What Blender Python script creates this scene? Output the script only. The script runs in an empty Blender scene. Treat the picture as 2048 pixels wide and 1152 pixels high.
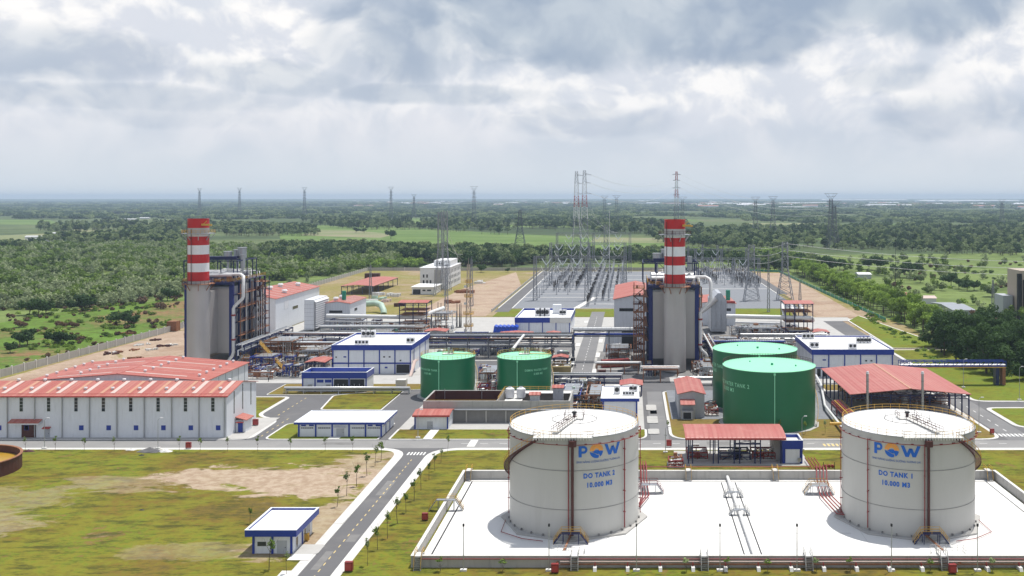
import bpy, math, random
from mathutils import Vector, Matrix
rad = math.radians
R = random.Random(11)
sc = bpy.context.scene
C = sc.collection
# ------------------------------------------------------------------ camera
H, F, PX, PY = 64.0, 2000.0, 1260.0, 395.0      # eye height (m), focal length and principal point in photo pixels
cam = bpy.data.objects.new("camera", bpy.data.cameras.new("camera")); C.objects.link(cam)
cam.location = (0, 0, H); cam.rotation_euler = (rad(90), 0, 0)
cam.data.sensor_width = 36; cam.data.lens = 36 * F / 2048
cam.data.shift_x = -(PX - 1024) / 2048; cam.data.shift_y = -(576 - PY) / 2048
cam.data.clip_start = 1; cam.data.clip_end = 90000
sc.camera = cam
# ------------------------------------------------------------------ exposure
sc.view_settings.view_transform = 'Standard'; sc.view_settings.look = 'None'
sc.view_settings.exposure = 0; sc.view_settings.gamma = 1
sc.cycles.max_bounces = 5; sc.cycles.diffuse_bounces = 2; sc.cycles.glossy_bounces = 2
sc.cycles.transmission_bounces = 2; sc.cycles.volume_bounces = 0; sc.cycles.transparent_max_bounces = 4
sc.cycles.caustics_reflective = False; sc.cycles.caustics_refractive = False
sc.cycles.sample_clamp_indirect = 4
# ------------------------------------------------------------------ sun
SUN_EL, SUN_AZ = 74.0, 42.0                      # azimuth clockwise from +Y
S = Vector((math.sin(rad(SUN_AZ)) * math.cos(rad(SUN_EL)), math.cos(rad(SUN_AZ)) * math.cos(rad(SUN_EL)), math.sin(rad(SUN_EL))))
sd = bpy.data.lights.new("sun", 'SUN'); sd.energy = 4.5; sd.angle = rad(0.6); sd.color = (1, .965, .9)
so = bpy.data.objects.new("sun", sd); C.objects.link(so); so.rotation_euler = S.to_track_quat('Z', 'Y').to_euler(); so.location = (0, 0, 300)
# ------------------------------------------------------------------ node helper
class N:
    def __init__(s, tree): s.t = tree; s.t.nodes.clear()
    def n(s, typ, **kw):
        d = s.t.nodes.new(typ)
        for k, v in kw.items():
            if k == 'i':
                for kk, vv in v.items():
                    if isinstance(vv, bpy.types.NodeSocket): s.t.links.new(vv, d.inputs[kk])
                    else: d.inputs[kk].default_value = vv
            else: setattr(d, k, v)
        return d
    def link(s, a, b): s.t.links.new(a, b)
    def math(s, op, a, b=0.0, c=None, clamp=False):
        i = {0: a, 1: b}
        if c is not None: i[2] = c
        return s.n('ShaderNodeMath', operation=op, use_clamp=clamp, i=i).outputs[0]
    def mix(s, f, a, b, blend='MIX'):
        d = s.n('ShaderNodeMix', data_type='RGBA', blend_type=blend, clamp_factor=True)
        for k, v in ((0, f), (6, a), (7, b)):
            if isinstance(v, bpy.types.NodeSocket): s.t.links.new(v, d.inputs[k])
            else: d.inputs[k].default_value = (*v, 1) if isinstance(v, tuple) and len(v) == 3 else v
        return d.outputs[2]
    def ramp(s, fac, lo, hi):                    # smooth step of fac between lo and hi -> 0..1
        return s.n('ShaderNodeMapRange', interpolation_type='SMOOTHSTEP', i={0: fac, 1: lo, 2: hi, 3: 0.0, 4: 1.0}).outputs[0]
    def noise(s, vec, scale, detail=4, rough=.55, dist=0.0):
        return s.n('ShaderNodeTexNoise', i={'Vector': vec, 'Scale': scale, 'Detail': detail, 'Roughness': rough, 'Distortion': dist}).outputs[0]
    def vmul(s, vec, m): return s.n('ShaderNodeVectorMath', operation='MULTIPLY', i={0: vec, 1: m}).outputs[0]
# ------------------------------------------------------------------ sky
w = bpy.data.worlds.new("World"); sc.world = w; w.use_nodes = True
n = N(w.node_tree)
dirn = n.n('ShaderNodeTexCoord').outputs['Generated']
sep = n.n('ShaderNodeSeparateXYZ', i={0: dirn})
dx, dy, dz = sep.outputs
sky = n.n('ShaderNodeTexSky', sky_type='NISHITA', sun_disc=False, sun_elevation=rad(SUN_EL), sun_rotation=rad(SUN_AZ), air_density=1.0, dust_density=2.0)
skyc = n.n('ShaderNodeVectorMath', operation='SCALE', i={0: sky.outputs[0], 3: 0.12}).outputs[0]
zz = n.math('MAXIMUM', dz, 0.0)
st = n.n('ShaderNodeCombineXYZ', i={0: dx, 1: n.math('MULTIPLY', dy, .4), 2: n.math('MULTIPLY', dz, 1.2)}).outputs[0]
w1 = n.noise(st, 6.0, 3, .5); w2 = n.noise(st, 9.0, 3, .5)
stw = n.n('ShaderNodeVectorMath', operation='ADD', i={0: st, 1: n.n('ShaderNodeCombineXYZ', i={0: n.math('MULTIPLY', w1, .09), 2: n.math('MULTIPLY', w2, .09)}).outputs[0]}).outputs[0]
big = n.noise(stw, 6.5, 4, .5)
mid = n.noise(stw, 13.0, 6, .5)
puff = n.noise(stw, 24.0, 6, .55)
def blob(u, v, su, sv, soft=1.0, rough=1.5):     # soft ellipse in direction space, its edge broken by the cloud noise
    a = n.math('DIVIDE', n.math('SUBTRACT', dx, u), su); b = n.math('DIVIDE', n.math('SUBTRACT', dz, v), sv)
    q = n.math('ADD', n.math('MULTIPLY', a, a), n.math('MULTIPLY', b, b))
    q = n.math('ADD', q, n.math('MULTIPLY', n.math('SUBTRACT', mid, .5), rough * 2))
    return n.math('SUBTRACT', 1.0, n.ramp(q, 1.0 - .8 * soft, 1.0 + .8 * soft))
def U(px): return (px - PX) / math.hypot(px - PX, F, 200)
def V(py): return (PY - py) / math.hypot(300, F, PY - py)
body = n.ramp(n.math('ADD', n.math('MULTIPLY', big, .6), n.math('MULTIPLY', mid, .4)), .38, .62)
soft_ = n.mix(body, (.60, .655, .745), (.76, .775, .83))
base = n.mix(n.ramp(zz, .0, .085), (.68, .735, .79), soft_)
edge = n.ramp(n.math('ADD', n.math('MULTIPLY', puff, .5), n.math('MULTIPLY', mid, .5)), .47, .60)
col = n.mix(n.math('MULTIPLY', edge, n.math('MULTIPLY', n.ramp(zz, .03, .10), .55)), base, (.90, .90, .92))
def maxblobs(L, soft, rough):
    r_ = None
    for px, py, a, b, k in L:
        g = n.math('MULTIPLY', blob(U(px), V(py), a / F, b / F, soft, rough), k); r_ = g if r_ is None else n.math('MAXIMUM', r_, g)
    return r_
bl = maxblobs([(20, 15, 60, 40, .8), (430, 70, 55, 60, .7), (200, 12, 60, 14, .4), (1600, 20, 26, 60, .5)], 1.0, 1.2)
col = n.mix(bl, col, n.mix(.75, skyc, (.60, .76, .82)))
st2 = n.n('ShaderNodeVectorMath', operation='ADD', i={0: stw, 1: (.006, 0.0, .022)}).outputs[0]
relief = n.ramp(n.math('SUBTRACT', n.math('ADD', mid, n.math('MULTIPLY', puff, .6)), n.math('ADD', n.noise(st2, 13.0, 6, .5), n.math('MULTIPLY', n.noise(st2, 24.0, 6, .55), .6))), -.10, .13)
col = n.mix(n.math('MULTIPLY', n.ramp(zz, .045, .12), .5), col, n.mix(relief, (.66, .715, .795), (1.0, .99, .975)))
lt = maxblobs([(530, 85, 95, 75, .95), (110, 50, 200, 65, 1.0), (310, 60, 130, 75, .85), (400, 135, 170, 50, .75), (1390, 180, 110, 70, .65), (1290, 180, 170, 45, .6), (1150, 210, 90, 60, .55), (1610, 150, 150, 80, .6), (1850, 205, 100, 22, .7), (1990, 90, 90, 90, .65), (760, 150, 60, 25, .5), (1040, 190, 60, 60, .4)], .55, 2.0)
col = n.mix(lt, col, n.mix(relief, (.72, .75, .82), (1.0, .985, .97)))
dk = maxblobs([(1190, 35, 430, 92, .95), (1450, 55, 190, 70, .9), (840, 70, 130, 90, .75), (720, 110, 90, 50, .4), (1800, 10, 230, 72, .95), (110, 138, 150, 45, .5), (560, 168, 130, 32, .5), (880, 190, 190, 20, .55), (1160, 240, 170, 30, .3), (1770, 160, 90, 28, .42), (1900, 235, 110, 50, .42), (300, 215, 230, 24, .4), (340, 245, 150, 22, .25)], .75, 1.5)
shade = n.mix(n.math('ADD', n.math('MULTIPLY', body, .7), n.math('MULTIPLY', relief, .3)), (.34, .42, .545), (.53, .60, .68))
col = n.mix(dk, col, shade)
up = n.ramp(zz, .25, .6)                          # overhead: broken cloud with more open sky
col = n.mix(up, col, n.mix(.6, skyc, (.50, .56, .66)))
bg = n.n('ShaderNodeBackground', i={'Color': col, 'Strength': 1.03})
n.link(bg.outputs[0], n.n('ShaderNodeOutputWorld').inputs[0])
# ------------------------------------------------------------------ materials
def lin(c): return tuple(((v / 255) / 12.92 if v <= 10 else (((v / 255) + .055) / 1.055) ** 2.4) for v in c)
M = {}
def mat(name, col, rough=.6, metal=0.0, var=.12, scale=.6, dirt=0.0, dirtcol=(.12, .10, .08), streak=False, wave=None, col2=None, spec=.4, bump=0.0):
    m = bpy.data.materials.new(name); m.use_nodes = True; n = N(m.node_tree)
    g = n.n('ShaderNodeNewGeometry'); pos = g.outputs['Position']
    a = n.noise(pos, scale, 5, .6)
    c = n.mix(a, tuple(x * (1 - var) for x in col), tuple(min(1, x * (1 + var)) for x in (col2 or col)))
    if dirt:
        v = n.vmul(pos, (1.0, 1.0, .12)) if streak else pos
        d = n.ramp(n.noise(v, scale * (2.2 if streak else .7), 6, .65), .5, .78)
        c = n.mix(n.math('MULTIPLY', d, dirt), c, dirtcol)
    b = n.n('ShaderNodeBsdfPrincipled', i={'Roughness': rough, 'Metallic': metal, 'Specular IOR Level': spec})
    n.link(c, b.inputs['Base Color'])
    hgt = None
    if wave and name.startswith(('red_roof', 'pink_roof')):   # whole sheets faded differently
        s0 = n.n('ShaderNodeSeparateXYZ', i={0: pos}).outputs[wave[0]]
        wn = n.n('ShaderNodeTexWhiteNoise', noise_dimensions='1D', i={'W': n.math('FLOOR', n.math('MULTIPLY', s0, .95))}).outputs[0]
        c = n.mix(n.math('MULTIPLY', wn, .32), c, (.52, .26, .21)); n.link(c, b.inputs['Base Color'])
    if wave:                                      # ribs of metal sheeting: (axis, ribs per metre, strength)
        ax, k, stg = wave
        s_ = n.n('ShaderNodeSeparateXYZ', i={0: pos}).outputs[ax]
        hgt = n.math('SINE', n.math('MULTIPLY', s_, k * 6.2832)); bs = stg
    elif bump: hgt = n.noise(pos, scale * 6, 4, .6); bs = bump
    if hgt is not None:
        bp = n.n('ShaderNodeBump', i={'Strength': bs, 'Distance': .08, 'Height': hgt}); n.link(bp.outputs[0], b.inputs['Normal'])
    n.link(b.outputs[0], n.n('ShaderNodeOutputMaterial').inputs[0])
    M[name] = m; return m
mat('wall_white', (.70, .725, .77), .55, dirt=.3, dirtcol=(.36, .36, .36), streak=True, wave=(0, .8, .25), var=.05)
mat('wall_grey', (.42, .44, .48), .5, dirt=.3, dirtcol=(.26, .26, .27), streak=True, wave=(0, .8, .25), var=.05)
mat('plaster', (.72, .73, .74), .75, dirt=.3, dirtcol=(.45, .43, .40), streak=True, var=.05)
mat('roof_white', (.82, .82, .80), .7, dirt=.25, dirtcol=(.5, .48, .44), var=.05)
mat('red_roof', (.38, .10, .078), .55, dirt=.35, dirtcol=(.55, .24, .19), wave=(0, .9, .5), var=.16, scale=.25)
mat('red_roof_b', (.38, .10, .078), .55, dirt=.35, dirtcol=(.56, .27, .21), wave=(1, .9, .5), var=.16, scale=.25)
mat('pink_roof', (.40, .115, .10), .5, dirt=.4, dirtcol=(.58, .30, .26), wave=(0, .9, .4), var=.12, scale=.3)
mat('skylight', (.60, .47, .42), .35, var=.08)
mat('orange_sheet', (.52, .27, .17), .4, var=.1)
mat('red_trim', (.38, .05, .045), .5, var=.1)
mat('blue', (.016, .045, .30), .38, var=.15, dirt=.15, dirtcol=(.05, .09, .3))
mat('navy_steel', (.012, .026, .17), .4, var=.2)
mat('blue_steel', (.010, .017, .085), .4, var=.25, scale=1.5)
mat('blue_bright', (.012, .07, .48), .35, var=.2, scale=1.2)
mat('dark', (.02, .021, .025), .6, var=.3)
mat('glass', (.03, .04, .05), .12, var=.2, spec=.7)
mat('green_wall', (.006, .15, .06), .38, var=.14, scale=.16, dirt=.25, dirtcol=(.01, .15, .08), streak=True, spec=.5)
mat('green_top', (.28, .72, .45), .5, var=.06, scale=.15, dirt=.3, dirtcol=(.30, .52, .40))
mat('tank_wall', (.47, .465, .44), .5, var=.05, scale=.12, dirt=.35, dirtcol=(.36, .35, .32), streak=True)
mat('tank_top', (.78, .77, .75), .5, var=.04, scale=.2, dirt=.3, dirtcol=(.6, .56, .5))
mat('weld', (.24, .235, .23), .7)
mat('galv', (.40, .42, .45), .4, .7, var=.15, scale=1)
mat('lattice', (.25, .26, .29), .55, .2, var=.15)
mat('lattice_dark', (.10, .11, .14), .6, var=.2)
mat('lattice_red', (.42, .05, .045), .5, var=.15)
mat('lattice_white', (.68, .68, .70), .5, var=.1)
mat('clad', (.46, .44, .43), .45, .45, var=.12, scale=.10, dirt=.45, dirtcol=(.36, .31, .29), streak=True)
mat('pipe_white', (.74, .74, .73), .35, var=.1, scale=.8, dirt=.2, dirtcol=(.45, .43, .4))
mat('insul', (.60, .60, .60), .3, .5, var=.12, scale=1)
mat('rust', (.15, .07, .045), .75, var=.4, scale=1.5, col2=(.32, .14, .07))
mat('redpipe', (.24, .028, .028), .45, var=.2)
mat('brown', (.075, .022, .018), .6, var=.3, scale=.7)
mat('yellow', (.56, .33, .05), .5, var=.15, dirt=.3, dirtcol=(.4, .22, .08), scale=1)
mat('stack_red', (.50, .012, .014), .4, var=.12, scale=.3, dirt=.2, dirtcol=(.28, .02, .02), streak=True)
mat('stack_white', (.78, .78, .79), .45, var=.05, scale=.3, dirt=.3, dirtcol=(.5, .5, .5), streak=True)
mat('concrete', (.44, .43, .41), .85, var=.16, scale=.25, dirt=.45, dirtcol=(.24, .23, .21), bump=.2)
mat('concrete_wall', (.40, .39, .37), .85, var=.15, scale=.5, dirt=.55, dirtcol=(.16, .155, .14), streak=True)
mat('kerb', (.66, .65, .62), .85, var=.12, scale=.6, dirt=.3, dirtcol=(.4, .38, .34))
mat('bund_floor', (.74, .73, .71), .8, var=.08, scale=.11, dirt=.8, dirtcol=(.60, .585, .56))
mat('paint_white', (.72, .72, .70), .7, var=.1, scale=3, dirt=.3, dirtcol=(.3, .3, .3))
mat('paint_yellow', (.65, .50, .22), .7, var=.1, scale=3, dirt=.3, dirtcol=(.3, .25, .18))
mat('asphalt', (.13, .128, .132), .9, var=.2, scale=.12, dirt=.6, dirtcol=(.21, .20, .19), bump=.2)
mat('road_light', (.25, .245, .24), .9, var=.2, scale=.1, dirt=.6, dirtcol=(.38, .36, .34), bump=.2)
mat('road_mid', (.19, .188, .19), .9, var=.2, scale=.1, dirt=.6, dirtcol=(.28, .27, .26), bump=.2)
mat('yard_dark', (.20, .195, .19), .9, var=.3, scale=.3, dirt=.6, dirtcol=(.10, .095, .09), bump=.2)
mat('pavement', (.60, .585, .56), .85, var=.16, scale=1.2, dirt=.5, dirtcol=(.36, .34, .31))
mat('yard_gravel', (.205, .215, .235), .95, var=.3, scale=.5, dirt=.4, dirtcol=(.28, .28, .29), bump=.3)
mat('teal', (.02, .26, .17), .45)
mat('mint', (.42, .55, .46), .5, var=.1)
mat('olive_box', (.22, .17, .07), .6, var=.2)
mat('porcelain', (.045, .035, .033), .3)
mat('insulator_glass', (.66, .72, .74), .25)
mat('bark', (.10, .075, .055), .9, var=.3, scale=3)
mat('skin', (.35, .19, .12), .6); mat('cloth', (.02, .022, .03), .8); mat('logo_blue', (.010, .12, .52), .5, var=.06); mat('logo_orange', (.86, .36, .06), .5, var=.08); mat('navy_text', (.015, .10, .38), .5, var=.05)
mat('pond', (.42, .25, .03), .3, var=.2, scale=.3)
mat('house_white', (.70, .70, .72), .6); mat('house_red', (.40, .17, .12), .7)
mat('beige', (.46, .38, .31), .6, var=.06, dirt=.3, dirtcol=(.3, .25, .2), streak=True)
def ground_mat(name, stops, scale, detail=8, stretch=(1, 1, 1), bump=.4, fscale=None, dark=.35, bare=()):
    """stops: list of (position, colour) along a large noise, broken up by finer noise"""
    m = bpy.data.materials.new(name); m.use_nodes = True; n = N(m.node_tree)
    pos = n.vmul(n.n('ShaderNodeNewGeometry').outputs['Position'], stretch)
    a = n.noise(pos, scale, detail, .62, .6); f = n.noise(pos, fscale or scale * 22, 4, .7)
    x = n.math('ADD', n.math('MULTIPLY', a, .68), n.math('MULTIPLY', f, .32))
    cr = n.n('ShaderNodeValToRGB'); n.link(x, cr.inputs[0]); e = cr.color_ramp.elements
    while len(e) < len(stops): e.new(.5)
    for k, (p, c) in enumerate(stops): e[k].position = p; e[k].color = (*c, 1)
    g2 = n.noise(n.vmul(pos, (.55, 1.5, 1)), (fscale or scale * 22) * .55, 6, .8)
    c = n.mix(n.math('MULTIPLY', n.ramp(g2, .46, .64), dark * 1.5), cr.outputs[0], (.06, .065, .015))
    if bare:                                      # worn earth: (x, y, half width, half depth, strength)
        g0 = n.n('ShaderNodeSeparateXYZ', i={0: n.n('ShaderNodeNewGeometry').outputs['Position']}).outputs; r_ = None
        rag = n.noise(n.vmul(n.n('ShaderNodeNewGeometry').outputs['Position'], (.6, 1.2, 1)), .16, 8, .68, .8)
        for bx, by, sx, sy, kk in bare:
            u = n.math('DIVIDE', n.math('SUBTRACT', g0[0], bx), sx); v = n.math('DIVIDE', n.math('SUBTRACT', g0[1], by), sy)
            q = n.math('ADD', n.math('ADD', n.math('MULTIPLY', u, u), n.math('MULTIPLY', v, v)), n.math('MULTIPLY', n.math('SUBTRACT', rag, .5), 6.0))
            q = n.math('MULTIPLY', n.math('SUBTRACT', 1.0, n.ramp(q, .75, 1.25)), kk); r_ = q if r_ is None else n.math('MAXIMUM', r_, q)
        earth = n.mix(n.ramp(f, .35, .65), (.33, .24, .17), (.45, .355, .27)); c = n.mix(r_, c, earth)
    b = n.n('ShaderNodeBsdfPrincipled', i={'Roughness': .95, 'Specular IOR Level': .1}); n.link(c, b.inputs['Base Color'])
    bp = n.n('ShaderNodeBump', i={'Strength': bump, 'Distance': .2, 'Height': f}); n.link(bp.outputs[0], b.inputs['Normal'])
    n.link(b.outputs[0], n.n('ShaderNodeOutputMaterial').inputs[0]); M[name] = m; return m
DIRT = (.36, .25, .18)
ground_mat('lawn', [(.34, (.12, .09, .03)), (.42, (.175, .125, .025)), (.47, (.165, .15, .022)), (.52, (.19, .18, .024)), (.57, (.145, .18, .02)), (.61, (.19, .13, .035)), (.67, (.24, .18, .11))], .045, fscale=.42, dark=.6, bare=[(-72, 225, 17, 12, .95), (-90, 228, 18, 9, .9), (-62, 240, 9, 10, .7), (-60, 196, 5, 16, .75), (-112, 224, 14, 7, .35), (-127, 195, 12, 8, .4), (-62, 181, 8, 6, .6), (-135, 212, 16, 8, .3), (-80, 181, 12, 5, .25)])
ground_mat('lawn_green', [(.35, (.13, .13, .02)), (.46, (.18, .19, .025)), (.56, (.14, .20, .025)), (.68, (.22, .19, .06))], .06, fscale=1.2)
ground_mat('lawn_brown', [(.35, (.17, .13, .04)), (.48, (.22, .15, .05)), (.58, (.19, .17, .03)), (.68, (.28, .2, .1))], .06, fscale=1.2)
ground_mat('dirt', [(.35, (.30, .20, .14)), (.47, (.38, .28, .21)), (.56, (.44, .34, .26)), (.66, (.27, .22, .09))], .05, fscale=.9, dark=.2)
ground_mat('rough_dirt', [(.36, (.24, .10, .06)), (.45, (.36, .25, .18)), (.53, (.30, .23, .11)), (.62, (.40, .31, .24))], .02, fscale=.4, dark=.3)
ground_mat('dry_field', [(.34, (.30, .21, .14)), (.43, (.36, .28, .19)), (.50, (.27, .22, .085)), (.57, (.23, .215, .06)), (.66, (.36, .30, .2))], .014, fscale=.5, dark=.25)
ground_mat('scrub', [(.36, (.25, .12, .07)), (.43, (.24, .17, .08)), (.50, (.10, .17, .03)), (.60, (.13, .23, .035)), (.7, (.06, .11, .02))], .018, fscale=.5, dark=.5)
ground_mat('crop', [(.35, (.075, .13, .035)), (.48, (.12, .19, .05)), (.58, (.16, .23, .07)), (.68, (.22, .22, .12))], .006, fscale=.12, stretch=(.5, 1.6, 1), dark=.25)
ground_mat('crop_pale', [(.35, (.16, .19, .08)), (.5, (.22, .24, .12)), (.62, (.28, .25, .16)), (.7, (.2, .16, .1))], .005, fscale=.1, stretch=(.5, 1.6, 1), dark=.2)
ground_mat('meadow', [(.35, (.08, .115, .04)), (.45, (.13, .185, .055)), (.54, (.19, .25, .08)), (.60, (.15, .22, .06)), (.68, (.27, .26, .15))], .014, fscale=.3, stretch=(.6, 1.3, 1), dark=.5)
ground_mat('land', [(.30, (.035, .055, .025)), (.42, (.05, .08, .035)), (.5, (.08, .115, .05)), (.56, (.13, .17, .07)), (.64, (.17, .16, .10))], .0022, fscale=.03, stretch=(.55, 1.3, 1), dark=.5)
def leaf_mat(name, c0, c1):
    m = bpy.data.materials.new(name); m.use_nodes = True; n = N(m.node_tree)
    rnd = n.n('ShaderNodeObjectInfo').outputs['Random']
    pos = n.n('ShaderNodeNewGeometry').outputs['Position']
    a = n.noise(pos, .35, 3, .6); big = n.noise(pos, .02, 3, .6)
    f = n.math('ADD', n.math('MULTIPLY', rnd, .35), n.math('ADD', n.math('MULTIPLY', n.ramp(a, .3, .7), .35), n.math('MULTIPLY', n.ramp(big, .35, .65), .3)))
    c = n.mix(f, c0, c1)
    b = n.n('ShaderNodeBsdfPrincipled', i={'Roughness': .7, 'Specular IOR Level': .15}); n.link(c, b.inputs['Base Color'])
    tr = n.n('ShaderNodeBsdfTranslucent'); n.link(c, tr.inputs[0])
    mx = n.n('ShaderNodeMixShader', i={0: .28}); n.link(b.outputs[0], mx.inputs[1]); n.link(tr.outputs[0], mx.inputs[2])
    n.link(mx.outputs[0], n.n('ShaderNodeOutputMaterial').inputs[0]); M[name] = m
leaf_mat('leaf', (.065, .12, .022), (.21, .30, .06))
leaf_mat('leaf_lime', (.12, .21, .03), (.36, .50, .09))
leaf_mat('leaf_dark', (.025, .058, .02), (.085, .15, .045))
leaf_mat('leaf_forest', (.11, .165, .07), (.34, .41, .18))
leaf_mat('leaf_grey', (.20, .25, .13), (.42, .48, .26))
leaf_mat('leaf_brown', (.10, .06, .04), (.2, .13, .08))
# ------------------------------------------------------------------ mesh helpers
LOC = {}
class B:
    def __init__(s): s.v = []; s.f = []; s.m = []; s.s = []; s.k = 0; s.sm = False
    def add(s, vs, fs, sm=None):
        o = len(s.v); s.v += [tuple(v) for v in vs]; s.f += [tuple(i + o for i in f) for f in fs]
        s.m += [s.k] * len(fs); s.s += [s.sm if sm is None else sm] * len(fs); return s
    def box(s, x0, x1, y0, y1, z0, z1):
        return s.add([(x, y, z) for z in (z0, z1) for y in (y0, y1) for x in (x0, x1)],
                     [(0, 2, 3, 1), (4, 5, 7, 6), (0, 1, 5, 4), (2, 6, 7, 3), (0, 4, 6, 2), (1, 3, 7, 5)])
    def cbox(s, x, y, z0, sx, sy, sz, rz=0.0):
        c, q = math.cos(rz), math.sin(rz); vs = []
        for dz in (0, sz):
            for dy_ in (-sy / 2, sy / 2):
                for dx_ in (-sx / 2, sx / 2): vs.append((x + dx_ * c - dy_ * q, y + dx_ * q + dy_ * c, z0 + dz))
        return s.add(vs, [(0, 2, 3, 1), (4, 5, 7, 6), (0, 1, 5, 4), (2, 6, 7, 3), (0, 4, 6, 2), (1, 3, 7, 5)])
    def bar(s, p, q, w, h=None):
        p, q = Vector(p), Vector(q); h = h or w; d = (q - p).normalized()
        a = d.cross(Vector((0, 0, 1)))
        a = Vector((1, 0, 0)) if a.length < 1e-4 else a.normalized()
        b = d.cross(a).normalized(); vs = []
        for e in (p, q):
            for sa, sb in ((-1, -1), (1, -1), (1, 1), (-1, 1)): vs.append(e + a * sa * w / 2 + b * sb * h / 2)
        return s.add(vs, [(0, 1, 2, 3), (7, 6, 5, 4), (0, 4, 5, 1), (1, 5, 6, 2), (2, 6, 7, 3), (3, 7, 4, 0)])
    def tube(s, pts, r, n=8, cap=True):
        pts = [Vector(p) for p in pts]; rings = []; prev = None
        for i, p in enumerate(pts):
            d = (pts[min(i + 1, len(pts) - 1)] - pts[max(i - 1, 0)]).normalized()
            if prev is None:
                a = d.cross(Vector((0, 0, 1)));  a = Vector((1, 0, 0)) if a.length < 1e-3 else a.normalized()
            else:
                a = prev - d * prev.dot(d); a = a.normalized() if a.length > 1e-4 else Vector((1, 0, 0))
            prev = a; b = d.cross(a); rr = r[i] if isinstance(r, (list, tuple)) else r
            rings.append([p + (a * math.cos(t) + b * math.sin(t)) * rr for t in (2 * math.pi * k / n for k in range(n))])
        vs = [v for g in rings for v in g]; fs = []
        for i in range(len(pts) - 1):
            for k in range(n): fs.append((i * n + k, i * n + (k + 1) % n, (i + 1) * n + (k + 1) % n, (i + 1) * n + k))
        s.add(vs, fs, True)
        if cap: s.add(rings[0], [tuple(range(n))[::-1]], False); s.add(rings[-1], [tuple(range(n))], False)
        return s
    def cyl(s, x, y, z0, z1, r, n=24, r1=None, cap=True):
        r1 = r if r1 is None else r1
        lo = [(x + r * math.cos(2 * math.pi * k / n), y + r * math.sin(2 * math.pi * k / n), z0) for k in range(n)]
        hi = [(x + r1 * math.cos(2 * math.pi * k / n), y + r1 * math.sin(2 * math.pi * k / n), z1) for k in range(n)]
        s.add(lo + hi, [(k, (k + 1) % n, n + (k + 1) % n, n + k) for k in range(n)], n > 8)
        if cap: s.add(hi, [tuple(range(n))], False); s.add(lo, [tuple(range(n))[::-1]], False)
        return s
    def ring(s, x, y, z0, z1, r0, r1, n=48, a0=0.0, a1=2 * math.pi):
        full = abs(a1 - a0 - 2 * math.pi) < 1e-6; k = n if full else n + 1; vs = []
        for i in range(k):
            t = a0 + (a1 - a0) * i / n; c, q = math.cos(t), math.sin(t)
            vs += [(x + r0 * c, y + r0 * q, z0), (x + r1 * c, y + r1 * q, z0), (x + r1 * c, y + r1 * q, z1), (x + r0 * c, y + r0 * q, z1)]
        fs = []
        for i in range(n):
            j = (i + 1) % k
            for e in range(4): fs.append((4 * i + e, 4 * i + (e + 1) % 4, 4 * j + (e + 1) % 4, 4 * j + e))
        return s.add(vs, fs, False)
    def prismy(s, prof, y0, y1):                  # profile in x,z extruded along y
        k = len(prof); vs = [(x, y0, z) for x, z in prof] + [(x, y1, z) for x, z in prof]
        return s.add(vs, [tuple(range(k)), tuple(range(k, 2 * k))[::-1]] + [(i, k + i, k + (i + 1) % k, (i + 1) % k) for i in range(k)])
    def prismx(s, prof, x0, x1):                  # profile in y,z extruded along x
        k = len(prof); vs = [(x0, y, z) for y, z in prof] + [(x1, y, z) for y, z in prof]
        return s.add(vs, [tuple(range(k)), tuple(range(k, 2 * k))[::-1]] + [(i, k + i, k + (i + 1) % k, (i + 1) % k) for i in range(k)])
    def slab(s, pts, z0, z1):                     # polygon outline in x,y extruded up
        k = len(pts); vs = [(x, y, z0) for x, y in pts] + [(x, y, z1) for x, y in pts]
        return s.add(vs, [tuple(range(k)), tuple(range(k, 2 * k))] + [(i, (i + 1) % k, k + (i + 1) % k, k + i) for i in range(k)])
    def rail(s, pts, h=1.1, post=1.8, w=.06):     # handrail along a polyline
        for a, b in zip(pts, pts[1:]):
            a, b = Vector(a), Vector(b); L = (b - a).length; k = max(1, round(L / post))
            for hh in (h, h * .55): s.bar(a + Vector((0, 0, hh)), b + Vector((0, 0, hh)), w)
            for i in range(k + 1): p = a.lerp(b, i / k); s.bar(p, p + Vector((0, 0, h)), w)
        return s
    def done(s, name, mats, parent=None, fix=True):
        me = bpy.data.meshes.new(name); off = Vector(LOC.get(parent.name, (0, 0, 0))) if parent is not None else Vector((0, 0, 0))
        vs = [tuple(Vector(v) - off) for v in s.v] if off.length else s.v
        me.from_pydata(vs, [], s.f)
        for m in ([mats] if isinstance(mats, str) else mats): me.materials.append(M[m])
        me.polygons.foreach_set('material_index', s.m); me.polygons.foreach_set('use_smooth', s.s); me.update()
        if fix:
            import bmesh
            bm = bmesh.new(); bm.from_mesh(me); bmesh.ops.recalc_face_normals(bm, faces=bm.faces); bm.to_mesh(me); bm.free()
        o = bpy.data.objects.new(name, me); C.objects.link(o)
        if parent is not None: o.parent = parent; LOC[o.name] = tuple(off)
        return o
def tag(o, label=None, cat=None, group=None, kind=None):
    if label: o['label'] = label
    if cat: o['category'] = cat
    if group: o['group'] = group
    if kind: o['kind'] = kind
    return o
def thing(name, label, cat, loc=(0, 0, 0), group=None):
    o = bpy.data.objects.new(name, None); C.objects.link(o); o.location = loc; LOC[o.name] = tuple(loc); o.empty_display_size = .5
    return tag(o, label, cat, group)
def dup(root, loc, label=None, rz=None, scale=None):
    r = root.copy(); C.objects.link(r); r.location = loc
    if label: r['label'] = label
    if rz is not None: r.rotation_euler = (0, 0, rz)
    if scale is not None: r.scale = (scale,) * 3 if not isinstance(scale, tuple) else scale
    for ch in root.children:
        c = ch.copy(); C.objects.link(c); c.parent = r
        for g in ch.children:
            d = g.copy(); C.objects.link(d); d.parent = c
    return r
def struct(name, b, m): return tag(b.done(name, m), kind='structure')
def Yd(py, z=0.0): return F * (H - z) / (py - PY)      # how far away a point at height z seen on photo row py stands
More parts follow.
